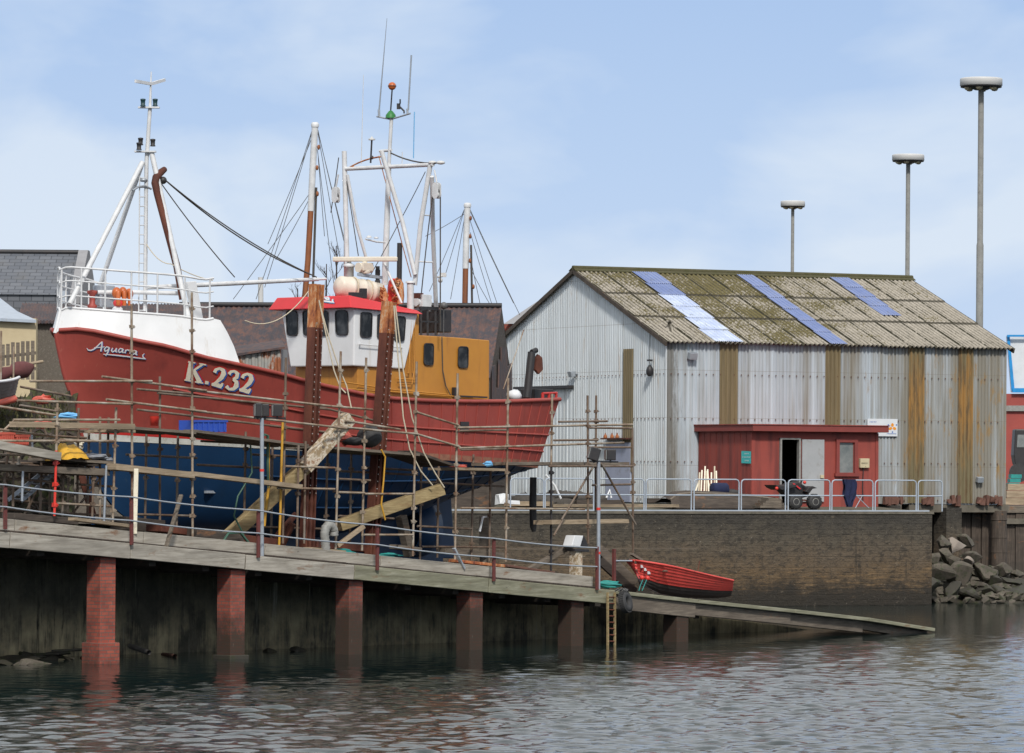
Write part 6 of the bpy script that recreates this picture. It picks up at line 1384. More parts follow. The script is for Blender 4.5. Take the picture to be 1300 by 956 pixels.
# ================================================================== STEEL COLUMNS, TIMBERS
def column(top, bot, o, w, label, topband):
    pl_ = WK.off(o); a = pl_.hit(*bot); b = pl_.hit(*top); d = (b-a).normalized(); r = thing('steel_column', label, 'steel column', (a.x, a.y, a.z), 'rusty steel columns beside the boat')
    side = WK.e; s = w
    def sect(m, p0, p1):
        L = (p1-p0); c = (p0+p1)/2; ez = L.normalized(); ex = (side-ez*side.dot(ez)).normalized(); ey = ez.cross(ex)
        m.box(c+ex*.19*s, .035, .34*s, L.length, ex, ez); m.box(c-ex*.19*s, .035, .34*s, L.length, ex, ez); m.box(c, .36*s, .03, L.length, ex, ez)
        m.box(c-ey*.07, .07, .08, L.length, ex, ez)
    k = b-d*topband; m = MB(); sect(m, a-Z*.3, k); m.build('shaft', 'rust_steel', r); m = MB(); sect(m, k, b); m.build('column_head', 'rust_bright', r)
    m = MB(); ez = d; ex = (side-ez*side.dot(ez)).normalized(); ey = ez.cross(ex); n = -ey if ey.y > 0 else ey
    for i in range(24):
        p = a+d*(1.2+i*.17)
        for sx in (-.13, .13): m.disc_x(p+ex*sx*s*1.1+n*.15, n, .014, .012, 6)
    simple('bolt_hole', (.45, .42, .4), None, .8, bump=0) if 'bolt_hole' not in M else 0
    m.build('bolt_holes', 'bolt_hole', r); return r
column((402, 361), (389, 692), 1.7, .66, 'tall rusty steel column in front of the wheelhouse front windows', 1.0)
column((494, 383), (471, 695), 1.75, .66, 'tall rusty steel column with bright orange rusted head in front of the wheelhouse side', .75)
def timber(p0, o0, p1, o1, w, h, mat, label, name='timber_beam', cat_='timber beam', up=None):
    a = WK.off(o0).hit(*p0); b = WK.off(o1).hit(*p1); m = MB(); m.beam(a, b, w, h, up=up or Z)
    return tag(m.build(name, mat, None, loc=(a+b)/2, bevel=.012), label, cat_)
timber((288, 684), 2.0, (398, 582), 1.35, .28, .30, 'beam_yellow', 'long shaded timber leaning up behind the first steel column')
timber((386, 594), 1.25, (443, 530), 1.0, .30, .30, 'beam_painted', 'thick chipped cream-painted timber leaning against the first steel column')
timber((430, 667), 1.9, (561, 621), 1.0, .28, .27, 'beam_yellow', 'thick yellowish timber leaning up past the second steel column')
timber((428, 693), .9, (462, 668), .7, .10, .10, 'plank_tan', 'short thin tan prop leaning beside the grey hose', 'prop', 'prop')
timber((335, 700), 2.0, (376, 652), 1.6, .14, .12, 'rust_steel', 'short rusty brace rising to the foot of the first steel column', 'steel_brace', 'brace')
timber((352, 704), 1.9, (372, 664), 1.5, .12, .12, 'rust_steel', 'second rusty brace close beside the first column foot', 'steel_brace', 'brace')
timber((100, 590), 3.0, (118, 655), 2.8, .12, .16, 'rust_steel', 'rust-brown strut leaning under the bow at the left', 'steel_brace', 'brace')
timber((663, 728), 1.0, (730, 690), 1.0, .12, .12, 'plank_old', 'thin old timber strut sloping up to the white box post', 'timber_strut', 'strut')
timber((509, 655), 2.6, (520, 706), 2.6, .22, .2, 'plank_old', 'grey vertical shore timber under the stern, left of the propeller', 'shore_timber', 'timber')
timber((614, 655), 2.6, (615, 725), 2.6, .22, .2, 'plank_old', 'grey vertical shore timber just right of the rudder', 'shore_timber', 'timber')
# ================================================================== SCAFFOLDING
sc = thing('scaffold', 'tube scaffolding standing along the port side of the fishing boat', 'scaffolding', WK.at(8, 1.8, 1.5))
scl = thing('scaffold', 'low tube scaffolding and staging at the bow on the left', 'scaffolding', WK.at(-4, 2.6, 1.5))
sct = thing('scaffold', 'square scaffold tower beside the boat stern, right', 'scaffolding', WK.at(17, 1.2, 1.5))
RT = .028
def pole(par, pts, o, mat='scaffold_tube', r=RT, cps=(), name='standard'):
    pl_ = WK.off(o); m = MB(); P_ = [pl_.hit(*p) for p in pts]; m.tube(P_, r, 8)
    for y in cps:
        f = (y-pts[0][1])/(pts[-1][1]-pts[0][1]); q = P_[0].lerp(P_[-1], f); m.box(q, .085, .08, .075, WK.e, jit=.012); m.disc_x(q+WK.e*.055, WK.n, .014, .10, 6)
    return m.build(name, mat, par)
for pts, o, mt_, cps in ((((167, 386), (168, 691)), .75, 'scaffold_tube', (415, 446, 484, 512, 541, 579, 600, 640)), (((243.5, 371), (244.5, 687)), .8, 'scaffold_tube', (392, 420, 446, 495, 518, 557, 577, 608, 630, 655)),
    (((363, 454), (359, 690)), 1.1, 'scaffold_rusty', (500, 518, 543)), (((432.7, 446), (426, 697)), .9, 'scaffold_tube', (470, 515, 545, 596, 630)), (((465, 454), (459.5, 699)), .95, 'scaffold_tube', (470, 530, 560, 594, 612, 650)),
    (((529, 459), (524, 706)), .95, 'scaffold_tube', (500, 523, 551, 600, 645, 662)), (((581, 474), (577.5, 711)), .95, 'scaffold_tube', (505, 541, 566, 590, 627, 675)), (((645.2, 480), (642, 713)), .9, 'scaffold_tube', (510, 541, 566, 600, 640, 670)),
    (((701, 500), (699.8, 590)), .9, 'scaffold_tube', (524, 550)), (((699.8, 590), (699.5, 732)), .92, 'black_metal', (600, 624, 700)),
    (((203, 478), (203, 670)), 2.2, 'scaffold_rusty', (570, 600)), (((312, 548), (309.5, 690)), 2.2, 'scaffold_rusty', (570, 590)), (((416, 565), (413, 690)), 2.2, 'scaffold_rusty', (590, 655)), (((535, 587), (533, 712)), 2.2, 'scaffold_rusty', (640,)), (((601, 577), (598.5, 713)), 2.2, 'scaffold_rusty', (600, 690)),
    (((388, 560), (386, 690)), .95, 'scaffold_rusty', (598,))):
    pole(sc, pts, o, mt_, cps=cps)
rp2 = random.Random(11)
def ledger(par, p0, p1, o0, o1=None, mat='scaffold_tube', r=.026, name='ledger'):
    a = WK.off(o0).hit(*p0); b = WK.off(o1 if o1 is not None else o0).hit(*p1); m = MB(); m.tube([a, b], r, 8); return m.build(name, mat, par)
for e in (((38, 484), (193, 484), .68), ((129.5, 478), (262, 496), .70), ((240, 495), (421, 515.8), .73), ((400, 514), (473, 520), .84), ((22, 508.5), (168, 513), .68), ((135, 507), (262, 523), .70), ((240, 521), (440, 544), .73), ((425, 541), (475, 546), .84),
    ((438, 534), (508, 545.3), .85), ((174, 494), (244, 500), 2.1), ((200, 499), (420, 520), 2.1), ((174, 520), (244, 528), 2.1), ((240, 528), (425, 550), 2.1),
    ((528, 523), (582, 540), .87), ((581, 543), (803, 539), .83), ((583, 547), (643, 546), 2.0), ((440, 543), (530, 551), .87), ((529, 551), (584, 567.5), .87), ((583, 569), (792, 562), .83), ((585, 571), (643, 570), 2.0),
    ((462, 627), (525, 627), .88), ((430, 625), (463, 626), .84), ((536, 694), (642, 695), 2.1), ((462, 679), (524, 679), .88), ((585, 645), (742, 646.5), .82), ((425, 594), (362, 592), .84), ((352, 619.5), (425, 621), .84), ((423, 624), (460, 625), 2.1), ((300, 668), (426, 672), 2.1), ((172, 653), (244, 655), 2.2), ((400, 455+60), (475, 546-12), 2.15)):
    ledger(sc, e[0], e[1], e[2], mat='scaffold_tube' if e[2] < 2 else 'scaffold_rusty')
for x0, x1, y, o in ((160, 250, 577, 2.3), (250, 330, 590, 2.3), (320, 400, 577, 2.2), (430, 530, 598, 2.2), (430, 470, 608, 1.2), (530, 640, 612, 2.2), (466, 530, 594, 2.2), (430, 500, 655, 2.2), (530, 600, 668, 2.2), (255, 310, 560, 2.2), (170, 205, 600, 2.2)):
    ledger(sc, (x0, y), (x1, y+(x1-x0)*.05), o, mat='scaffold_rusty')
for x, y0, y1, o in ((225, 548, 680, 2.3), (345, 560, 694, 2.2), (445, 575, 700, 2.2), (556, 590, 708, 2.2), (185, 545, 676, 2.4), (622, 592, 712, 2.1), (378, 565, 694, .85)):
    pole(sc, [(x+1, y0), (x-1, y1)], o, 'scaffold_rusty', cps=(y0+20, y0+62))
# staging boards: every run of boards lies on the scaffold and is a thing of its own
def boards(p0, p1, o0, o1, h, mat, label, n=3, name='scaffold_boards', skirt=0):
    m = MB(); w = (o1-o0)/n
    for i in range(n):
        o = o0+w*(i+.5); pl_ = WK.off(o0); a = pl_.hit(*p0)+WK.n*(w*(i+.5)); b = pl_.hit(*p1)+WK.n*(w*(i+.5)); e = (b-a).normalized()*random.uniform(-.12, .12)
        m.beam(a+e-Z*.012*i, b+e-Z*.012*i, w*.96, h)
    return tag(m.build(name, mat, None, loc=(a+b)/2), label, 'boards', 'boards laid on the scaffolding')
boards((166, 543), (246, 549), .95, 2.2, .06, 'plank_old', 'boards left of the blue crate, level with the red hull band')
boards((244, 546.5), (388, 565), .95, 2.2, .06, 'plank_old', 'long sloping boards carrying the blue crate')
boards((407, 567), (531, 577), 1.0, 2.2, .06, 'plank_old', 'boards between the two steel columns at the top of the blue bottom')
boards((529, 574), (578, 591), 1.0, 2.2, .06, 'plank_dark', 'steep dark boards stepping down right of the second steel column', 2)
boards((580, 595), (645, 596.5), 1.0, 2.0, .06, 'plank_tan', 'tan boards just right of the steep dark boards', 2)
boards((645, 588.5), (800, 588.5), .98, 2.2, .07, 'plank_old', 'long level boards running from the stern to the scaffold tower')
boards((145, 592), (245, 603), .60, .95, .13, 'plank_tan', 'low tan boards on edge below the waterline, left half', 1)
boards((243, 601), (381, 617.5), .66, .95, .10, 'plank_tan', 'low tan boards on edge below the waterline, right half', 1)
boards((17, 538.5), (168, 541.5), .62, .85, .12, 'plank_tan', 'tan hole-marked board across the bow scaffolding', 1)
boards((133, 547), (170, 547.5), .95, 1.8, .06, 'plank_tan', 'short tan boards behind the hole-marked board', 2)
boards((82, 583), (145, 587.5), .9, 2.0, .06, 'plank_old', 'old boards carrying the yellow sheet', 2)
boards((-20, 561), (80, 580), .45, .75, .17, 'beam_grey', 'heavy grey scaffold platform sloping down at the left edge', 1)
boards((-20, 592), (145, 600), .9, 1.7, .14, 'plank_old', 'dark brown planking under the yellow sheet', 2)
boards((60, 585), (128, 590), 1.7, 3.6, .08, 'plank_dark', 'dark boards under the forefoot behind the red pole', 3)
m = MB()
for k in range(9): q = WK.off(.60).hit(30+k*17, 539+k*.35); m.disc_x(q, WK.n, .018, .05, 8)
# left group
for pts, o, mt_, cps in ((((73, 512), (71.5, 572)), .6, 'scaffold_tube', (520, 538, 560)), (((71.5, 572), (69, 655)), .6, 'red_plastic', (588, 615, 641)), (((99.8, 518), (98, 640)), 1.6, 'scaffold_rusty', (540, 560)), (((127, 529), (127, 661)), 1.2, 'scaffold_tube', (545, 604, 630)), (((147.5, 517), (143, 664)), .8, 'scaffold_tube', (541, 566, 595, 620, 648)),
    (((17, 553), (16.5, 643)), 1.4, 'scaffold_rusty', (590,)), (((24, 575), (24, 600)), 1.0, 'scaffold_tube', (590,)), (((29, 598), (28, 636)), .9, 'galvanised', ()), (((64, 600), (63, 650)), 2.4, 'scaffold_rusty', ()), (((87, 606), (86, 652)), 2.2, 'scaffold_tube', ()), (((135, 591), (132, 662)), .9, 'galvanised', ()), (((40, 552), (41, 568)), 1.0, 'galvanised', ())):
    pole(scl, pts, o, mt_, cps=cps)
for e in (((26, 491), (90, 503), 2.6), ((25, 514.5), (70, 522), 2.4), ((-20, 513), (70, 527), 1.4), ((17, 533), (152, 533), .7), ((-20, 543), (70, 554), 1.0), ((-20, 559.5), (145, 560), .62), ((76, 558), (143, 561), 1.5), ((-20, 577), (25, 577.5), .9), ((-20, 619.5+0), (25, 621), 2.0), ((73, 639), (143, 643), 1.2), ((-20, 632), (70, 640), 2.6), ((17, 535), (-10, 560), 1.6), ((50, 528), (60, 555), 2.2)):
    ledger(scl, e[0], e[1], e[2], mat='scaffold_tube' if e[2] < 2 else 'scaffold_rusty')
for x, y0, y1, o in ((8, 560, 650, 2.0), (38, 545, 650, 2.6), (52, 585, 652, 1.6), (112, 545, 660, 1.9), (118, 592, 658, 1.0), (80, 590, 655, 1.4), (5, 600, 655, 1.2), (137, 530, 600, 2.0)):
    pole(scl, [(x+1, y0), (x-1, y1)], o, 'scaffold_rusty', cps=(y0+15, y0+48))
for x0, y0, x1, y1, o in ((-15, 548, 110, 556, 2.4), (-15, 606, 72, 612, 1.4), (20, 590, 150, 597, 1.7), (-15, 645, 140, 655, 2.2), (75, 545, 150, 549, 1.6), (100, 615, 146, 618, 1.3), (30, 655, 60, 600, 2.6), (90, 655, 140, 590, 2.2), (-15, 586, 70, 590, 2.2)):
    ledger(scl, (x0, y0), (x1, y1), o, mat='scaffold_rusty')
# right tower
for pts, o, mt_, cps in ((((746, 502), (746.6, 690)), .6, 'scaffold_rusty', (522, 541, 563, 590, 630, 668)), (((757, 502), (756, 650)), 2.2, 'scaffold_rusty', (522, 535, 558, 592)), (((803, 543), (803.7, 702)), .7, 'scaffold_rusty', (590, 612, 625))):
    pole(sct, pts, o, mt_, cps=cps)
for e in (((709, 535.5), (771, 534.7), 2.1), ((747, 543), (802, 543.8), .55), ((703, 559), (759, 558.6), 2.1), ((748, 568), (803, 568), 2.1), ((752, 616), (801, 615), .55), ((753, 593), (713, 660), .5), ((763, 588), (807, 666), .5), ((714, 661), (703, 680), .5), ((697, 592), (760, 592), .5), ((748, 592), (803, 592), .55)):
    ledger(sct, e[0], e[1], e[2], mat='scaffold_rusty')
boards((704, 663), (802, 661.5), .6, 1.2, .10, 'plank_tan', 'low tan plank on the scaffold tower in front of the quay wall', 2)
# railings level rope etc: fender tube hanging from the stern
m = MB(); f_ = WK.off(2.4); m.tube([f_.hit(677, 606), f_.hit(676.5, 640), f_.hit(677, 668), f_.hit(677.7, 675)], [.085, .09, .085, .05], 10); tag(m.build('hanging_fender', 'rubber', None, loc=f_.hit(677, 640)), 'long black rubber fender hanging behind the stern', 'fender')
# ================================================================== FLOODLIGHT STANDS
def stand(px, yt, yb, o, heads, xb0, xb1, label, band=None):
    pl_ = WK.off(o); a = pl_.hit(px, yb); r = thing('floodlight_stand', label, 'floodlight', (a.x, a.y, a.z), 'floodlights on silver posts'); b = pl_.hit(px, yt)
    m = MB(); m.tube([a, b], .045, 10); m.build('post', 'galvanised', r)
    m = MB(); m.beam(pl_.hit(xb0, yt-1), pl_.hit(xb1, yt), .05, .04); m.build('cross_bar', 'black_metal', r)
    for (x, w, h, tilt) in heads:
        q = pl_.hit(x, yt-2-h/2); s = q.y/F; m = MB(); e1 = Vector((1, .25, tilt)).normalized(); m.box(q, w*s, .22, h*s, e1); m.box(q+e1*0+Vector((0, .12, 0)), w*s*.8, .1, h*s*.7, e1); hd = m.build('lamp_head', 'black_metal', r, bevel=.02)
        m = MB(); m.box(q-e1*(w*s*.5+.012), .02, .17, h*s*.85, e1); m.build('lens', 'dusty_glass', hd)
        m = MB(); m.beam(q-Z*h*s*.5, q-Z*(h*s*.5+.06), .04, .03); m.build('bracket', 'black_metal', hd)
    if band:
        for y in band: m = MB(); m.tube([pl_.hit(px, y-1.6), pl_.hit(px, y+1.6)], .05, 10); m.build('red_band', 'red_plastic', r)
stand(332.5, 531, 706, .0, ((327.5, 8, 17, 0), (336.5, 9, 16, .02), (352, 12, 16, 0)), 323, 362, 'floodlights on a silver post in front of the blue bottom, below the number', (597,))
stand(759.8, 586.5, 748, -.02, ((754, 13, 16, -.3), (775, 12, 14, 0)), 749, 784, 'floodlights on a silver post at the scaffold tower', (646, 702))
# ================================================================== CLUTTER ON STAGING AND WALKWAY
def blob(name, px, py, o, r, sq, mat, label, cat_, jit=.3, n=8):
    q = WK.off(o).hit(px, py); m = MB(); m.ball(q, r, n, sq, jit, False); return tag(m.build(name, mat, None, loc=q), label, cat_)
def crate(name, x0, x1, y0, y1, o, depth, mat, label, cat_, up=0):
    pl_ = WK.off(o); a, b, c = pl_.hit(x0, y1), pl_.hit(x1, y1), pl_.hit(x0, y0); hgt = c.z-a.z; w = (b-a).length; e = (b-a).normalized(); n_ = WK.n; r = thing(name, label, cat_, (a+b)/2)
    m = MB(); t = .025
    m.box((a+b)/2+n_*depth/2+Z*t, w, depth, t, e); m.box((a+b)/2+Z*hgt/2, w, t, hgt, e); m.box((a+b)/2+n_*depth+Z*hgt/2, w, t, hgt, e); m.box(a+n_*depth/2+Z*hgt/2, t, depth-t, hgt, e); m.box(b+n_*depth/2+Z*hgt/2, t, depth-t, hgt, e); m.build('body', mat, r)
    m = MB()
    m.box((a+b)/2+Z*(hgt-.02)-n_*.02, w+.06, .03, .05, e)
    for k in range(6): m.box(a.lerp(b, (k+.5)/6)+Z*(hgt*.45)-n_*.02, .035, .025, hgt*.7, e)
    m.build('rim_and_ribs', mat, r); return r
crate('fish_crate', 247, 287, 533.5, 548.5, 1.2, .5, 'blue_plastic', 'blue plastic fish crate lying on the staging below the letter K', 'crate')
crate('orange_container', 1, 17, 549, 564, 1.3, .3, 'salmon_plastic', 'salmon-red container at the far left of the staging', 'container')
crate('orange_container', 19.5, 36, 552, 565.5, 1.3, .3, 'salmon_plastic', 'salmon-red container second from the left edge of the staging', 'container')
m = MB(); q = WK.off(1.1).hit(196, 536); m.lathe(q-Z*.08, [(.0, 0), (.09, .0), (.11, .2), (.115, .21)], 12); tag(m.build('red_bucket', 'red_plastic', None, loc=q), 'small red bucket on the staging left of the blue crate', 'bucket')
pl_ = WK.off(1.0); m = MB(); rows = []
for j in range(7):
    row = []
    for i in range(12):
        f = i/11; x = lerp(75, 105, f); h = math.sin(f*math.pi)**.4*22+3*math.sin(f*9); row.append(pl_.hit(x, 584-h*(1-abs(j-3)/3.4))+WK.n*(j*.13-.3)+Vector((random.uniform(-.02, .02), 0, random.uniform(-.02, .02))))
    rows.append(row)
m.quadgrid(rows, True); tag(m.build('yellow_tarpaulin', 'yellow_sheet', None, loc=pl_.hit(90, 580)), 'crumpled yellow tarpaulin heaped on the staging beside the bow', 'tarpaulin')
for k, (x, y, o, r, sq, mt_, lab) in enumerate(((119, 580, 1.2, .20, (1.5, 1, .35), 'grey_cloth', 'crumpled pale grey sheeting beside the yellow tarpaulin'), (133, 583, 1.2, .13, (1.5, 1, .4), 'grey_cloth', 'small grey rag at the end of the boards'), (87, 528, 2.4, .17, (1.7, 1, .4), 'letter_sky', 'light blue sheet beside the bow above the hole-marked board'), (55, 507, 3.4, .14, (1.6, 1, .7), 'salmon_plastic', 'small salmon-red cloth on the bank beside the bow'), (52, 539, 1.6, .16, (1.6, 1, .5), 'salmon_plastic', 'salmon-red bundle behind the hole-marked board'), (439, 557, 1.5, .16, (1, 1, .9), 'salmon_plastic', 'small salmon-red bundle on the boards between the columns'), (435, 697+4, .9, .15, (1.9, 1, .5), 'teal_sheet', 'teal sheet on the walkway beside the grey hose'), (493, 701+4, .9, .13, (2.2, 1, .4), 'teal_sheet', 'teal sheet on the walkway left of the second railing post from the stern'), (583, 592, 1.2, .10, (2.2, 1, .4), 'salmon_plastic', 'small pink bag on the tan boards under the stern'), (620, 589, 1.3, .08, (1.5, 1, .8), 'letter_sky', 'small light blue tin on the boards under the stern'), (772, 742, .2, .17, (1.8, 1, .5), 'teal_sheet', 'green net rag lying on the walkway end by the tyre'), (100, 565, 2.8, .12, (1, 1, 1), 'letter_cream', 'small cream bag beside the yellow tarpaulin'))):
    blob('sheet_bundle', x, y, o, r, sq, mt_, lab, 'bundle')
m = MB(); q = WK.off(1.3).hit(469, 554); m.ball(q, .26, 12, (1.15, 1, 1), .05); m.ball(q-WK.e*.5-Z*.12, .16, 10, (1.9, 1, .6), .08); tag(m.build('black_sack', 'rubber', None, loc=q), 'large black sack on the boards behind the second steel column', 'sack')
# ribbed grey hose
m = MB(); pl_ = WK.off(.75); c1 = []
pts = [(414, 703), (413, 690), (412, 678), (413.5, 670), (417.5, 666.5), (421, 668), (424, 674), (424, 682)]
P_ = [pl_.hit(*p) for p in pts]; fine_ = []
for i in range(len(P_)-1):
    for k in range(5): fine_.append(P_[i].lerp(P_[i+1], k/5))
m.tube(fine_, [.11 if i % 2 else .095 for i in range(len(fine_))], 12); tag(m.build('ventilation_hose', 'hose_grey', None, loc=P_[0]), 'thick ribbed grey hose bent over at the walkway below the first column', 'hose')
def line_thing(name, pts, o, r, mat, label, cat_, o1=None, n=6, sg=0):
    m = MB(); N = len(pts); ps = [WK.off(lerp(o, o if o1 is None else o1, i/(N-1))).hit(*p) for i, p in enumerate(pts)]
    if N == 2: ps = cat(ps[0], ps[1], sg, 10)
    m.tube(ps, r, n); return tag(m.build(name, mat, None, loc=ps[0]), label, cat_)
line_thing('rope', [(405, 381), (415, 430), (424, 470), (432, 492), (439, 499)], 1.2, .016, 'rope_pale', 'pale rope hanging from the first steel column, left strand', 'rope', .8)
line_thing('rope', [(405, 383), (418, 430), (430, 466), (440, 490), (446, 518)], 1.25, .016, 'rope_pale', 'pale rope hanging from the first steel column, right strand', 'rope', .8)
line_thing('rope', [(500, 388), (505, 450), (512, 530), (520, 570), (534, 598), (549, 616)], 1.2, .017, 'rope_pale', 'pale rope from the second steel column down to the yellow timber, left strand', 'rope', .85)
line_thing('rope', [(502, 388), (512, 470), (523, 530), (538, 575), (552, 600), (564, 619)], 1.25, .017, 'rope_pale', 'pale rope from the second steel column down to the yellow timber, right strand', 'rope', .85)
line_thing('yellow_hose', [(359, 536), (357, 600), (356, 650), (354, 700)], .95, .03, 'hose_yellow', 'yellow hose hanging straight down beside the scaffold pole', 'hose')
line_thing('yellow_hose', [(341, 560), (341, 620), (337, 650), (335.5, 668)], 1.3, .035, 'hose_yellow', 'short yellow hose hanging below the green one', 'hose')
line_thing('yellow_hose', [(484, 571), (489, 580), (487, 610), (484, 640), (489, 660)], .9, .022, 'hose_yellow', 'yellow cable hanging right of the second steel column', 'cable')
line_thing('green_hose', [(336, 552), (340, 553), (340, 590), (341, 620)], 1.3, .035, 'hose_green', 'green hose hanging beside the floodlight post', 'hose')
line_thing('green_hose', [(318, 565), (320, 600), (302, 630), (297, 655), (310, 680), (315, 695)], 1.5, .02, 'hose_green', 'thin green hose looping against the blue bottom', 'hose')
line_thing('green_hose', [(283, 688), (290, 677), (305, 676), (318, 692)], .9, .03, 'hose_green', 'short loop of green hose lying on the walkway', 'hose')
for x0, y0, x1, y1, o, mt_, lab in ((230, 628, 211, 694, -.05, 'plank_old', 'light plank leaning on the walkway rail right of the second railing post'), (173, 595, 171, 678, .3, 'letter_cream', 'pale upright plank beside the second railing post'), (576, 696, 589, 722, .3, 'galvanised', 'short grey tube leaning beside the rudder')):
    timber((x0, y0), o, (x1, y1), o-.02, .10, .05, mt_, lab, 'leaning_plank', 'plank')
line_thing('white_hook', [(623, 655), (613, 656.5), (609, 675)], 2.2, .03, 'letter_white', 'bent white bar hanging beside the rudder', 'bar')
# white box on post at the walkway end
wb_ = thing('lamp_post_box', 'white tilted box light on a short worn timber post near the walkway end', 'light', WK.off(.7).hit(731, 737)); p7 = WK.off(.7)
m = MB(); m.poly([p7.hit(720, 693), p7.hit(724, 679.5), p7.hit(735, 680), p7.hit(731, 694)], .3, WK.n); m.build('box', 'letter_white', wb_, bevel=.015)
m = MB(); m.poly([p7.hit(732, 694), p7.hit(736, 680), p7.hit(741, 692), p7.hit(740, 696)], .28, WK.n); m.build('housing', 'black_metal', wb_)
m = MB(); m.beam(p7.hit(731, 698), p7.hit(731, 738), .24, .22, up=WK.n); m.build('post', 'beam_painted', wb_, bevel=.01); m = MB(); m.beam(p7.hit(724, 698), p7.hit(742, 699), .3, .06); m.build('shelf', 'black_metal', wb_)
# ramp side rails behind the walkway end
rr = thing('ramp_handrail', 'old timber handrail and red post where the walkway drops to the ramp', 'railing', WK.off(2.6).hit(775, 740)); p9 = WK.off(2.4)
m = MB(); m.beam(p9.hit(762, 698), p9.hit(806, 740), .08, .24, up=Z); m.build('rail_board', 'plank_old', rr); m = MB(); m.beam(p9.hit(762, 712), p9.hit(806, 752), .08, .22, up=Z); m.build('rail_board', 'plank_dark', rr)
m = MB(); m.beam(WK.off(.3).hit(779.5, 697), WK.off(.3).hit(779.5, 741), .07, .07, up=WK.n); m.build('post', 'post_red', rr); m = MB(); m.tube([WK.off(.3).hit(780, 712), WK.off(.6).hit(802, 712)], .02, 6); m.build('tie_bar', 'light_rail', rr)
m = MB(); m.beam(p9.hit(801, 703), p9.hit(814, 711), .1, .06); tag(m.build('loose_board', 'plank_old', None, loc=p9.hit(801, 703)), 'small loose board sticking out above the bow of the red rowing boat', 'board')
# planks, trays lying on the walkway
for x0, y0, x1, y1, o, w, h, mt_, lab in ((92, 659, 163, 668, .35, .3, .07, 'plank_tan', 'pale plank raised on the walkway kerb at the left'), (10, 655, 92, 662, 1.0, .4, .14, 'plank_dark', 'dark timber baulk on the walkway at the far left'), (195, 670, 240, 676, 1.6, .5, .16, 'rust_steel', 'rusty steel plate behind the leaning light plank'), (440, 704, 510, 711.5, .45, .3, .09, 'plank_tan', 'tan plank on the walkway behind the third railing post'), (500, 694, 530, 698, 1.2, .3, .1, 'plank_old', 'short board on the deck left of the rudder'), (390, 697, 440, 702, .9, .3, .09, 'plank_tan', 'tan board at the foot of the grey hose'), (560, 716, 622, 722, .6, .12, .05, 'red_plastic', 'thin red pipe lying on the walkway under the rudder'), (575, 712, 640, 719, .9, .3, .07, 'rust_bright', 'rusty flat bars lying on the walkway near the rudder'), (640, 718, 700, 727, .8, .25, .06, 'rust_scrap', 'rusty chain and bars lying right of the fourth railing post'), (240, 676, 300, 684, 1.3, .5, .18, 'plank_dark', 'dark blocking timber under the keel behind the scaffold pole'), (300, 684, 345, 690, 1.6, .5, .2, 'rust_steel', 'rusty girder on the deck under the boat, left of the first column'), (395, 690, 470, 697, 2.0, .4, .18, 'rust_steel', 'rusty girder on the deck between the columns'), (150, 664, 200, 669, 2.4, .5, .3, 'plank_dark', 'dark baulk on the deck below the bow'), (640, 706, 560, 699, 2.6, .3, .15, 'plank_old', 'old baulk across the deck under the rudder')):
    timber((x0, y0), o, (x1, y1), o+.02, w, h, mt_, lab, 'loose_timber' if 'plate' not in lab and 'pipe' not in lab and 'girder' not in lab and 'bars' not in lab else 'loose_steel', 'timber' if 'rust' not in lab and 'pipe' not in lab else 'steel')
m = MB()
for i in range(60): q = WK.off(random.uniform(.5, 1.6)).hit(random.uniform(560, 700), 0); 
for i in range(70):
    t = random.uniform(T770*.62, T770*.93); a = WK.at(t, zdeck(t)-.08+random.random()*.06, random.uniform(.5, 1.5)); m.beam(a, a+Vector((random.uniform(-.3, .3), random.uniform(-.2, .2), random.uniform(-.02, .05))), .04, .03)
tag(m.build('scattered_debris', 'rust_scrap', None, loc=WK.at(12, 1.3, 1)), 'scattered rusty bits and splinters on the lower walkway', 'debris', kind='stuff')
# boat cradle blocks under the keel
for k, u in enumerate((3.2, 5.0, 7.2, 9.2, 11.0)):
    m = MB(); b = bw(u, 0, 0); tt_ = (b-WK.o).dot(WK.e); zf_ = zdeck(tt_)-.3; zk = 2.95-.09*u-.18
    for j in range(4): m.box(Vector((b.x, b.y, lerp(zf_, zk, (j+.5)/4))), .5, 1.1-.15*j, (zk-zf_)/4-.01, BD if j % 2 else BP)
    tag(m.build('keel_block', 'plank_old', None, loc=(b.x, b.y, zf_)), ('keel block of stacked timbers, nearest the bow', 'keel block of stacked timbers, second from the bow', 'keel block of stacked timbers under the middle of the boat', 'keel block of stacked timbers, second from the stern', 'keel block of stacked timbers, nearest the propeller')[k], 'keel block', 'timber blocks under the keel')
# ================================================================== RED ROWING BOAT on the ramp
rb_ = thing('rowing_boat', 'red and black clinker rowing boat lying on the ramp', 'rowing boat', WK.off(1.4).hit(870, 755))
o0 = 1.35; R0 = WK.off(o0)
def rbk(s): return R0.hit(*[(817, 751), (840, 755), (865, 758.5), (890, 759.5), (912, 759.5), (926, 757)][min(int(s*5), 5)]) if s >= 1 else (lambda a, b, f: a.lerp(b, f))(R0.hit(*[(813, 742), (840, 755), (865, 758.5), (890, 759.5), (912, 759.5), (926, 757)][int(s*5)]), R0.hit(*[(813, 742), (840, 755), (865, 758.5), (890, 759.5), (912, 759.5), (926, 757)][int(s*5)+1]), s*5-int(s*5))
NH = .62
def rsheer(s): 
    pts = [(0, 807, 711.5), (.15, 825, 714), (.35, 852, 718.5), (.6, 883, 726), (.8, 908, 732), (1, 931, 737)]
    x = interp(s, [(p[0], p[1]) for p in pts]); y = interp(s, [(p[0], p[2]) for p in pts]); hb = NH*min(1, (s*3.2)**.7)*(1-.18*s*s) if s > 0 else .02
    return WK.off(o0-hb).hit(x, y), hb
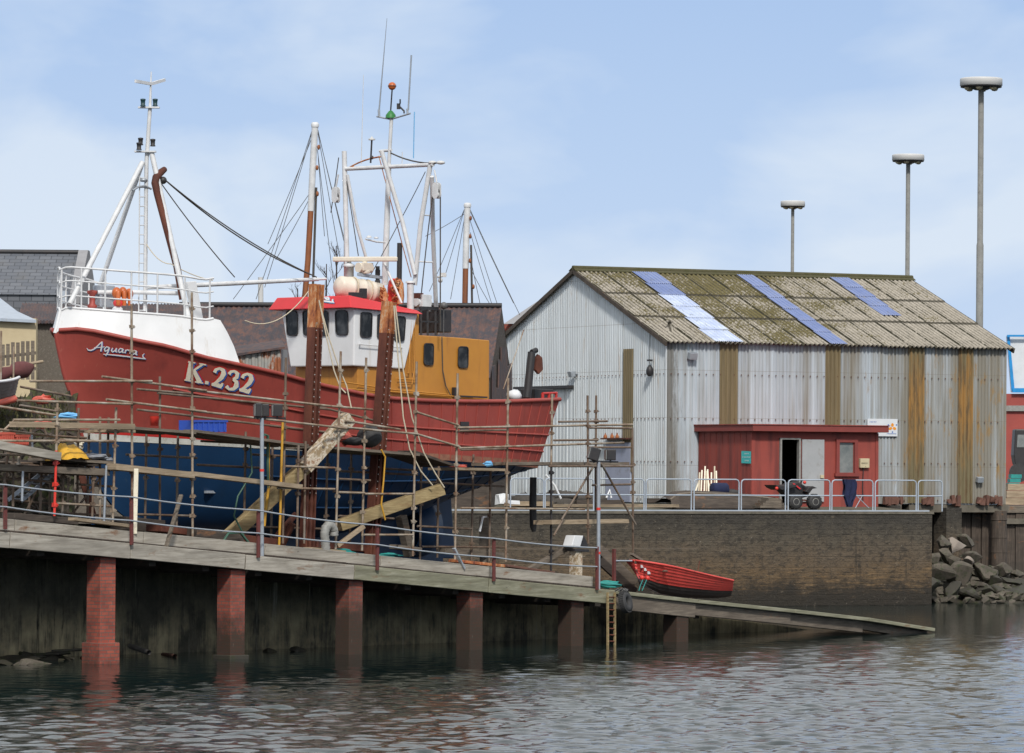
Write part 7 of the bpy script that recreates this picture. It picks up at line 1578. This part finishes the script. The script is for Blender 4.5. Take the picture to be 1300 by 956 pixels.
def rpt(s, k, side):
    q, hb = rsheer(s); kq = rbk(min(s, .999)); c = q+WK.n*hb; 
    c = Vector((c.x, c.y, q.z)); kk_ = kq; f = k
    base = kk_.lerp(Vector((c.x, c.y, kk_.z)), f*.8); z = lerp(kk_.z, q.z, f); v = hb*(f**.55)*(1-.10*(1-f)); v = max(v, .02)
    p = Vector((lerp(kk_.x, c.x, f**.7), lerp(kk_.y, c.y, f**.7), z)); return p-WK.n*v*side
ss = [0, .04, .1, .18, .28, .4, .52, .64, .76, .88, 1]
def clinker(k0, k1, n, name, mat):
    m = MB()
    for side in (1, -1):
        for i in range(n):
            a = lerp(k0, k1, i/n); b = lerp(k0, k1, (i+1)/n)
            lo = [rpt(s, a, side)-WK.n*side*.022 for s in ss]; hi = [rpt(s, b, side) for s in ss]; m.quadgrid([lo, hi], False); 
            lo2 = [rpt(s, a, side) for s in ss]; m.quadgrid([lo2, lo], False)
    tr_ = [rpt(1, lerp(k0, k1, i/n), 1) for i in range(n+1)]; ts_ = [rpt(1, lerp(k0, k1, i/n), -1) for i in range(n+1)]; m.quadgrid([tr_, ts_], False)
    return m.build(name, mat, rb_)
clinker(0.0, .36, 3, 'lower_strakes', 'clinker_tar'); clinker(.36, 1, 6, 'upper_strakes', 'dinghy_red')
for side in (1, -1):
    m = MB(); m.tube([rpt(s, 1, side) for s in ss], .028, 6); m.build('gunwale', 'dinghy_red', rb_)
for s in (.3, .6, .9): m = MB(); a, b = rpt(s, .82, 1), rpt(s, .82, -1); m.beam(a, b, .2, .03, up=Z); m.build('thwart', 'plank_old', rb_)
m = MB(); a = rsheer(.62)[0]; m.tube([a, a+Z*.28+WK.e*.08], .012, 5); m.build('rowlock_pin', 'rust_steel', rb_)
m = MB(); q = rpt(.06, .62, 1)
for j in range(3): m.box(rpt(.05+.03*j, .80-.09*j, 1)-WK.n*.03, .09, .02, .07, WK.e)
m.build('name_marks', 'letter_white', rb_)
for k, (x, y) in enumerate(((815, 733.5), (822, 734))):
    m = MB(); m.ball(WK.off(.6).hit(x, y), .06, 8); tag(m.build('small_float', 'red_plastic', None, loc=WK.off(.6).hit(x, y)), ('small red float hanging at the bow of the rowing boat, left one', 'small red float hanging at the bow of the rowing boat, right one')[k], 'float', 'red floats at the bow of the rowing boat')
    line_thing('mooring_line', [(816+k*5, 736), (813+k*5, 743), (811+k*4, 750)], .5, .012, 'teal_sheet', ('teal line tied below the left red float', 'teal line tied below the right red float')[k], 'rope')
# ================================================================== LEFT: small boat, sail, bank, ladder
sb_ = thing('moored_sailboat', 'small grey clinker boat with furled brown sail cut by the left edge', 'boat', WK.off(4.2).hit(5, 515)); p4 = WK.off(4.2)
def lpt(s, k): 
    x = lerp(-90, 23.5, s); yt = lerp(486, 479, s**3); yb = lerp(520, 508, s**2.0); hb = .75*(1-s**3)+.02; q = p4.hit(x-(1-k)*6*s, lerp(yb, yt, k)); return q, hb
m = MB(); n_ = 7; sx = [i/10 for i in range(11)]
for side in (1, -1):
    for i in range(n_):
        def pt(s, k): q, hb = lpt(s, k); return q-WK.n*side*hb*(k**.5)
        a, b = i/n_, (i+1)/n_; m.quadgrid([[pt(s, a)-WK.n*side*.02 for s in sx], [pt(s, b) for s in sx]], False)
m.build('hull', 'clinker_grey', sb_)
m = MB(); m.tube([lpt(s, 1)[0]-WK.n*lpt(s, 1)[1] for s in sx], .035, 6); m.build('gunwale', 'letter_white', sb_)
m = MB(); m.tube([lpt(s, .06)[0]-WK.n*lpt(s, .06)[1]*.35 for s in sx], .09, 6); m.build('keel_band', 'salmon_plastic', sb_)
m = MB(); p5 = WK.off(4.5); pts = [p5.hit(x, y) for x, y in ((-60, 485), (-20, 481), (0, 476), (12, 472), (22, 470), (32, 469), (41, 465))]; m.tube(pts, [.1, .16, .17, .12, .20, .19, .07], 9); m.build('furled_sail', 'sail_cloth', sb_)
m = MB(); m.tube([p5.hit(-60, 478), p5.hit(54, 459)], .035, 8); m.build('boom', 'plank_tan', sb_)
m = MB()
for x, y0 in ((17, 440), (1, 420)): m.tube([p4.hit(x, 484), p4.hit(x+.5, y0)], .022, 6)
m.build('shroud', 'scaffold_tube', sb_)
p6 = WK.off(5.2)
for k, (x, y, r, mt_, lab) in enumerate(((70, 535, .9, 'weed', 'weedy hump of the bank between fence and bow'), (48, 548, .8, 'boulder', 'brown earth hump of the bank behind the salmon containers'), (92, 520, .7, 'weed', 'green weedy hump right beside the bow'), (20, 540, 1.0, 'boulder', 'brown hump of the bank under the small boat'))):
    pass
m = MB(); rows = []
for j in range(9):
    row = []
    for i in range(26):
        x = -40+i*5.5; y = lerp(498+8*math.sin(i*.7), 700, j/8); row.append(WK.off(5.6-j*.28).hit(x, y)+Vector((random.uniform(-.08, .08), random.uniform(-.15, .15), random.uniform(-.08, .08))))
    rows.append(row)
m.quadgrid(rows, False); struct(m, 'weedy_bank', 'bank_earth')
rn = random.Random(5)
m = MB()
for i in range(420):
    x = rn.uniform(-30, 88); y = rn.uniform(500, 560); q = WK.off(5.3-(y-500)/90*.9).hit(x, y); L = rn.uniform(.05, .15)
    a = rn.uniform(0, 6.28); d = Vector((math.cos(a)*.05, math.sin(a)*.05, L)); s_ = Vector((-math.sin(a), math.cos(a), 0))*.03; m.add([q-s_, q+s_, q+d], [(0, 1, 2)])
tag(m.build('bank_weeds', 'weed', None, loc=WK.off(5).hit(50, 540)), 'rough weeds growing on the bank beside the bow', 'weeds', kind='stuff')
for k in range(34):
    x = rn.uniform(-5, 130); y = rn.uniform(585, 655); o = rn.uniform(3.2, 4.4); q = WK.off(o).hit(x, y)
m = MB()
for k in range(120):
    x = rn.uniform(-15, 98); y = rn.uniform(545, 660); q = WK.off(rn.uniform(3.6, 4.6)).hit(x, y); m.beam(q, q+Vector((rn.uniform(-.5, .5), rn.uniform(-.3, .3), rn.uniform(-.3, .35))), rn.uniform(.04, .12), rn.uniform(.03, .08))
tag(m.build('scrap_heap', 'plank_dark', None, loc=WK.off(4).hit(60, 600)), 'tangled heap of old wood and scrap on the bank behind the left staging', 'scrap heap', kind='stuff')
al = thing('aluminium_ladder', 'sloping aluminium ladder between walkway and staging at the left', 'ladder', WK.off(1.8).hit(30, 640)); p18 = WK.off(1.8)
for x0, y0, x1, y1, o in ((10, 635, 57, 597, 1.8), (27, 636, 70, 599, 2.1)): m = MB(); m.beam(WK.off(o).hit(x0, y0), WK.off(o).hit(x1, y1), .03, .08); m.build('side_rail', 'galvanised', al)
for k in range(8):
    f = k/7; m = MB(); m.tube([WK.off(1.8).hit(lerp(14, 56, f), lerp(633, 599, f)), WK.off(2.1).hit(lerp(30, 68, f), lerp(634, 601, f))], .02, 5); m.build('rung', 'galvanised', al)
# rubble and pipes at the foot of the slip wall
for k, (x0, x1, y0, y1, o, r, lab) in enumerate(((165, 189, 820, 828.5, 1.6, .06, 'drain pipe stub lying left, open end toward the water'), (207, 222, 831, 833, 1.5, .05, 'short rusty pipe lying at the water right of the drain pipe'))):
    m = MB(); a, b = WK.off(o+1.2).hit(x0, y0), WK.off(o).hit(x1, y1); m.tube([a, b], r, 12, False); m.tube([a, b], r*.85, 12, False); tag(m.build('old_pipe', 'clinker_grey' if k == 0 else 'rust_scrap', None, loc=b), lab, 'pipe')
for k, (x, y, o, r, mt_, lab) in enumerate(((22, 852, .9, .20, 'boulder', 'flat pale rock at the water left of the first brick pillar'), (50, 845, 1.0, .22, 'boulder', 'pale-edged rock at the water, second from the left edge'), (5, 842, 1.3, .3, 'boulder_wet', 'dark wet rock at the far left waterline'), (30, 838, 2.2, .36, 'boulder_wet', 'dark wet rock behind the two pale rocks'), (60, 838, 2.3, .3, 'boulder_wet', 'dark wet rock at the slip wall foot'), (115, 836, 2.2, .2, 'boulder_wet', 'dark wet rock behind the first brick pillar'), (345, 828, 2.2, .22, 'boulder_wet', 'low wet rock right of the second brick pillar'), (380, 826, 2.2, .25, 'boulder_wet', 'low wet rock between the second and third brick pillars'))):
    q = WK.off(o).hit(x, y); q.z = max(q.z, -.02)*.5; rock(q, r, mt_, lab, (2.0, 1, .5))
m = MB()
for k in range(14):
    a = WK.off(rn.uniform(2.2, 3.1)).hit(rn.uniform(-20, 75), rn.uniform(826, 842)); m.tube([a, a+Vector((rn.uniform(.3, .9), rn.uniform(-.5, .5), rn.uniform(-.3, .12)))], rn.uniform(.02, .05), 5)
tag(m.build('driftwood', 'boulder_wet', None, loc=WK.off(2).hit(30, 838)), 'dark tangle of driftwood against the slip wall at the far left', 'driftwood', kind='stuff')
bpy.context.view_layer.update()
for o in list(SC.objects):
    if 'org_' in o: del o['org_']
    if o.type == 'EMPTY' and not o.children: bpy.data.objects.remove(o)
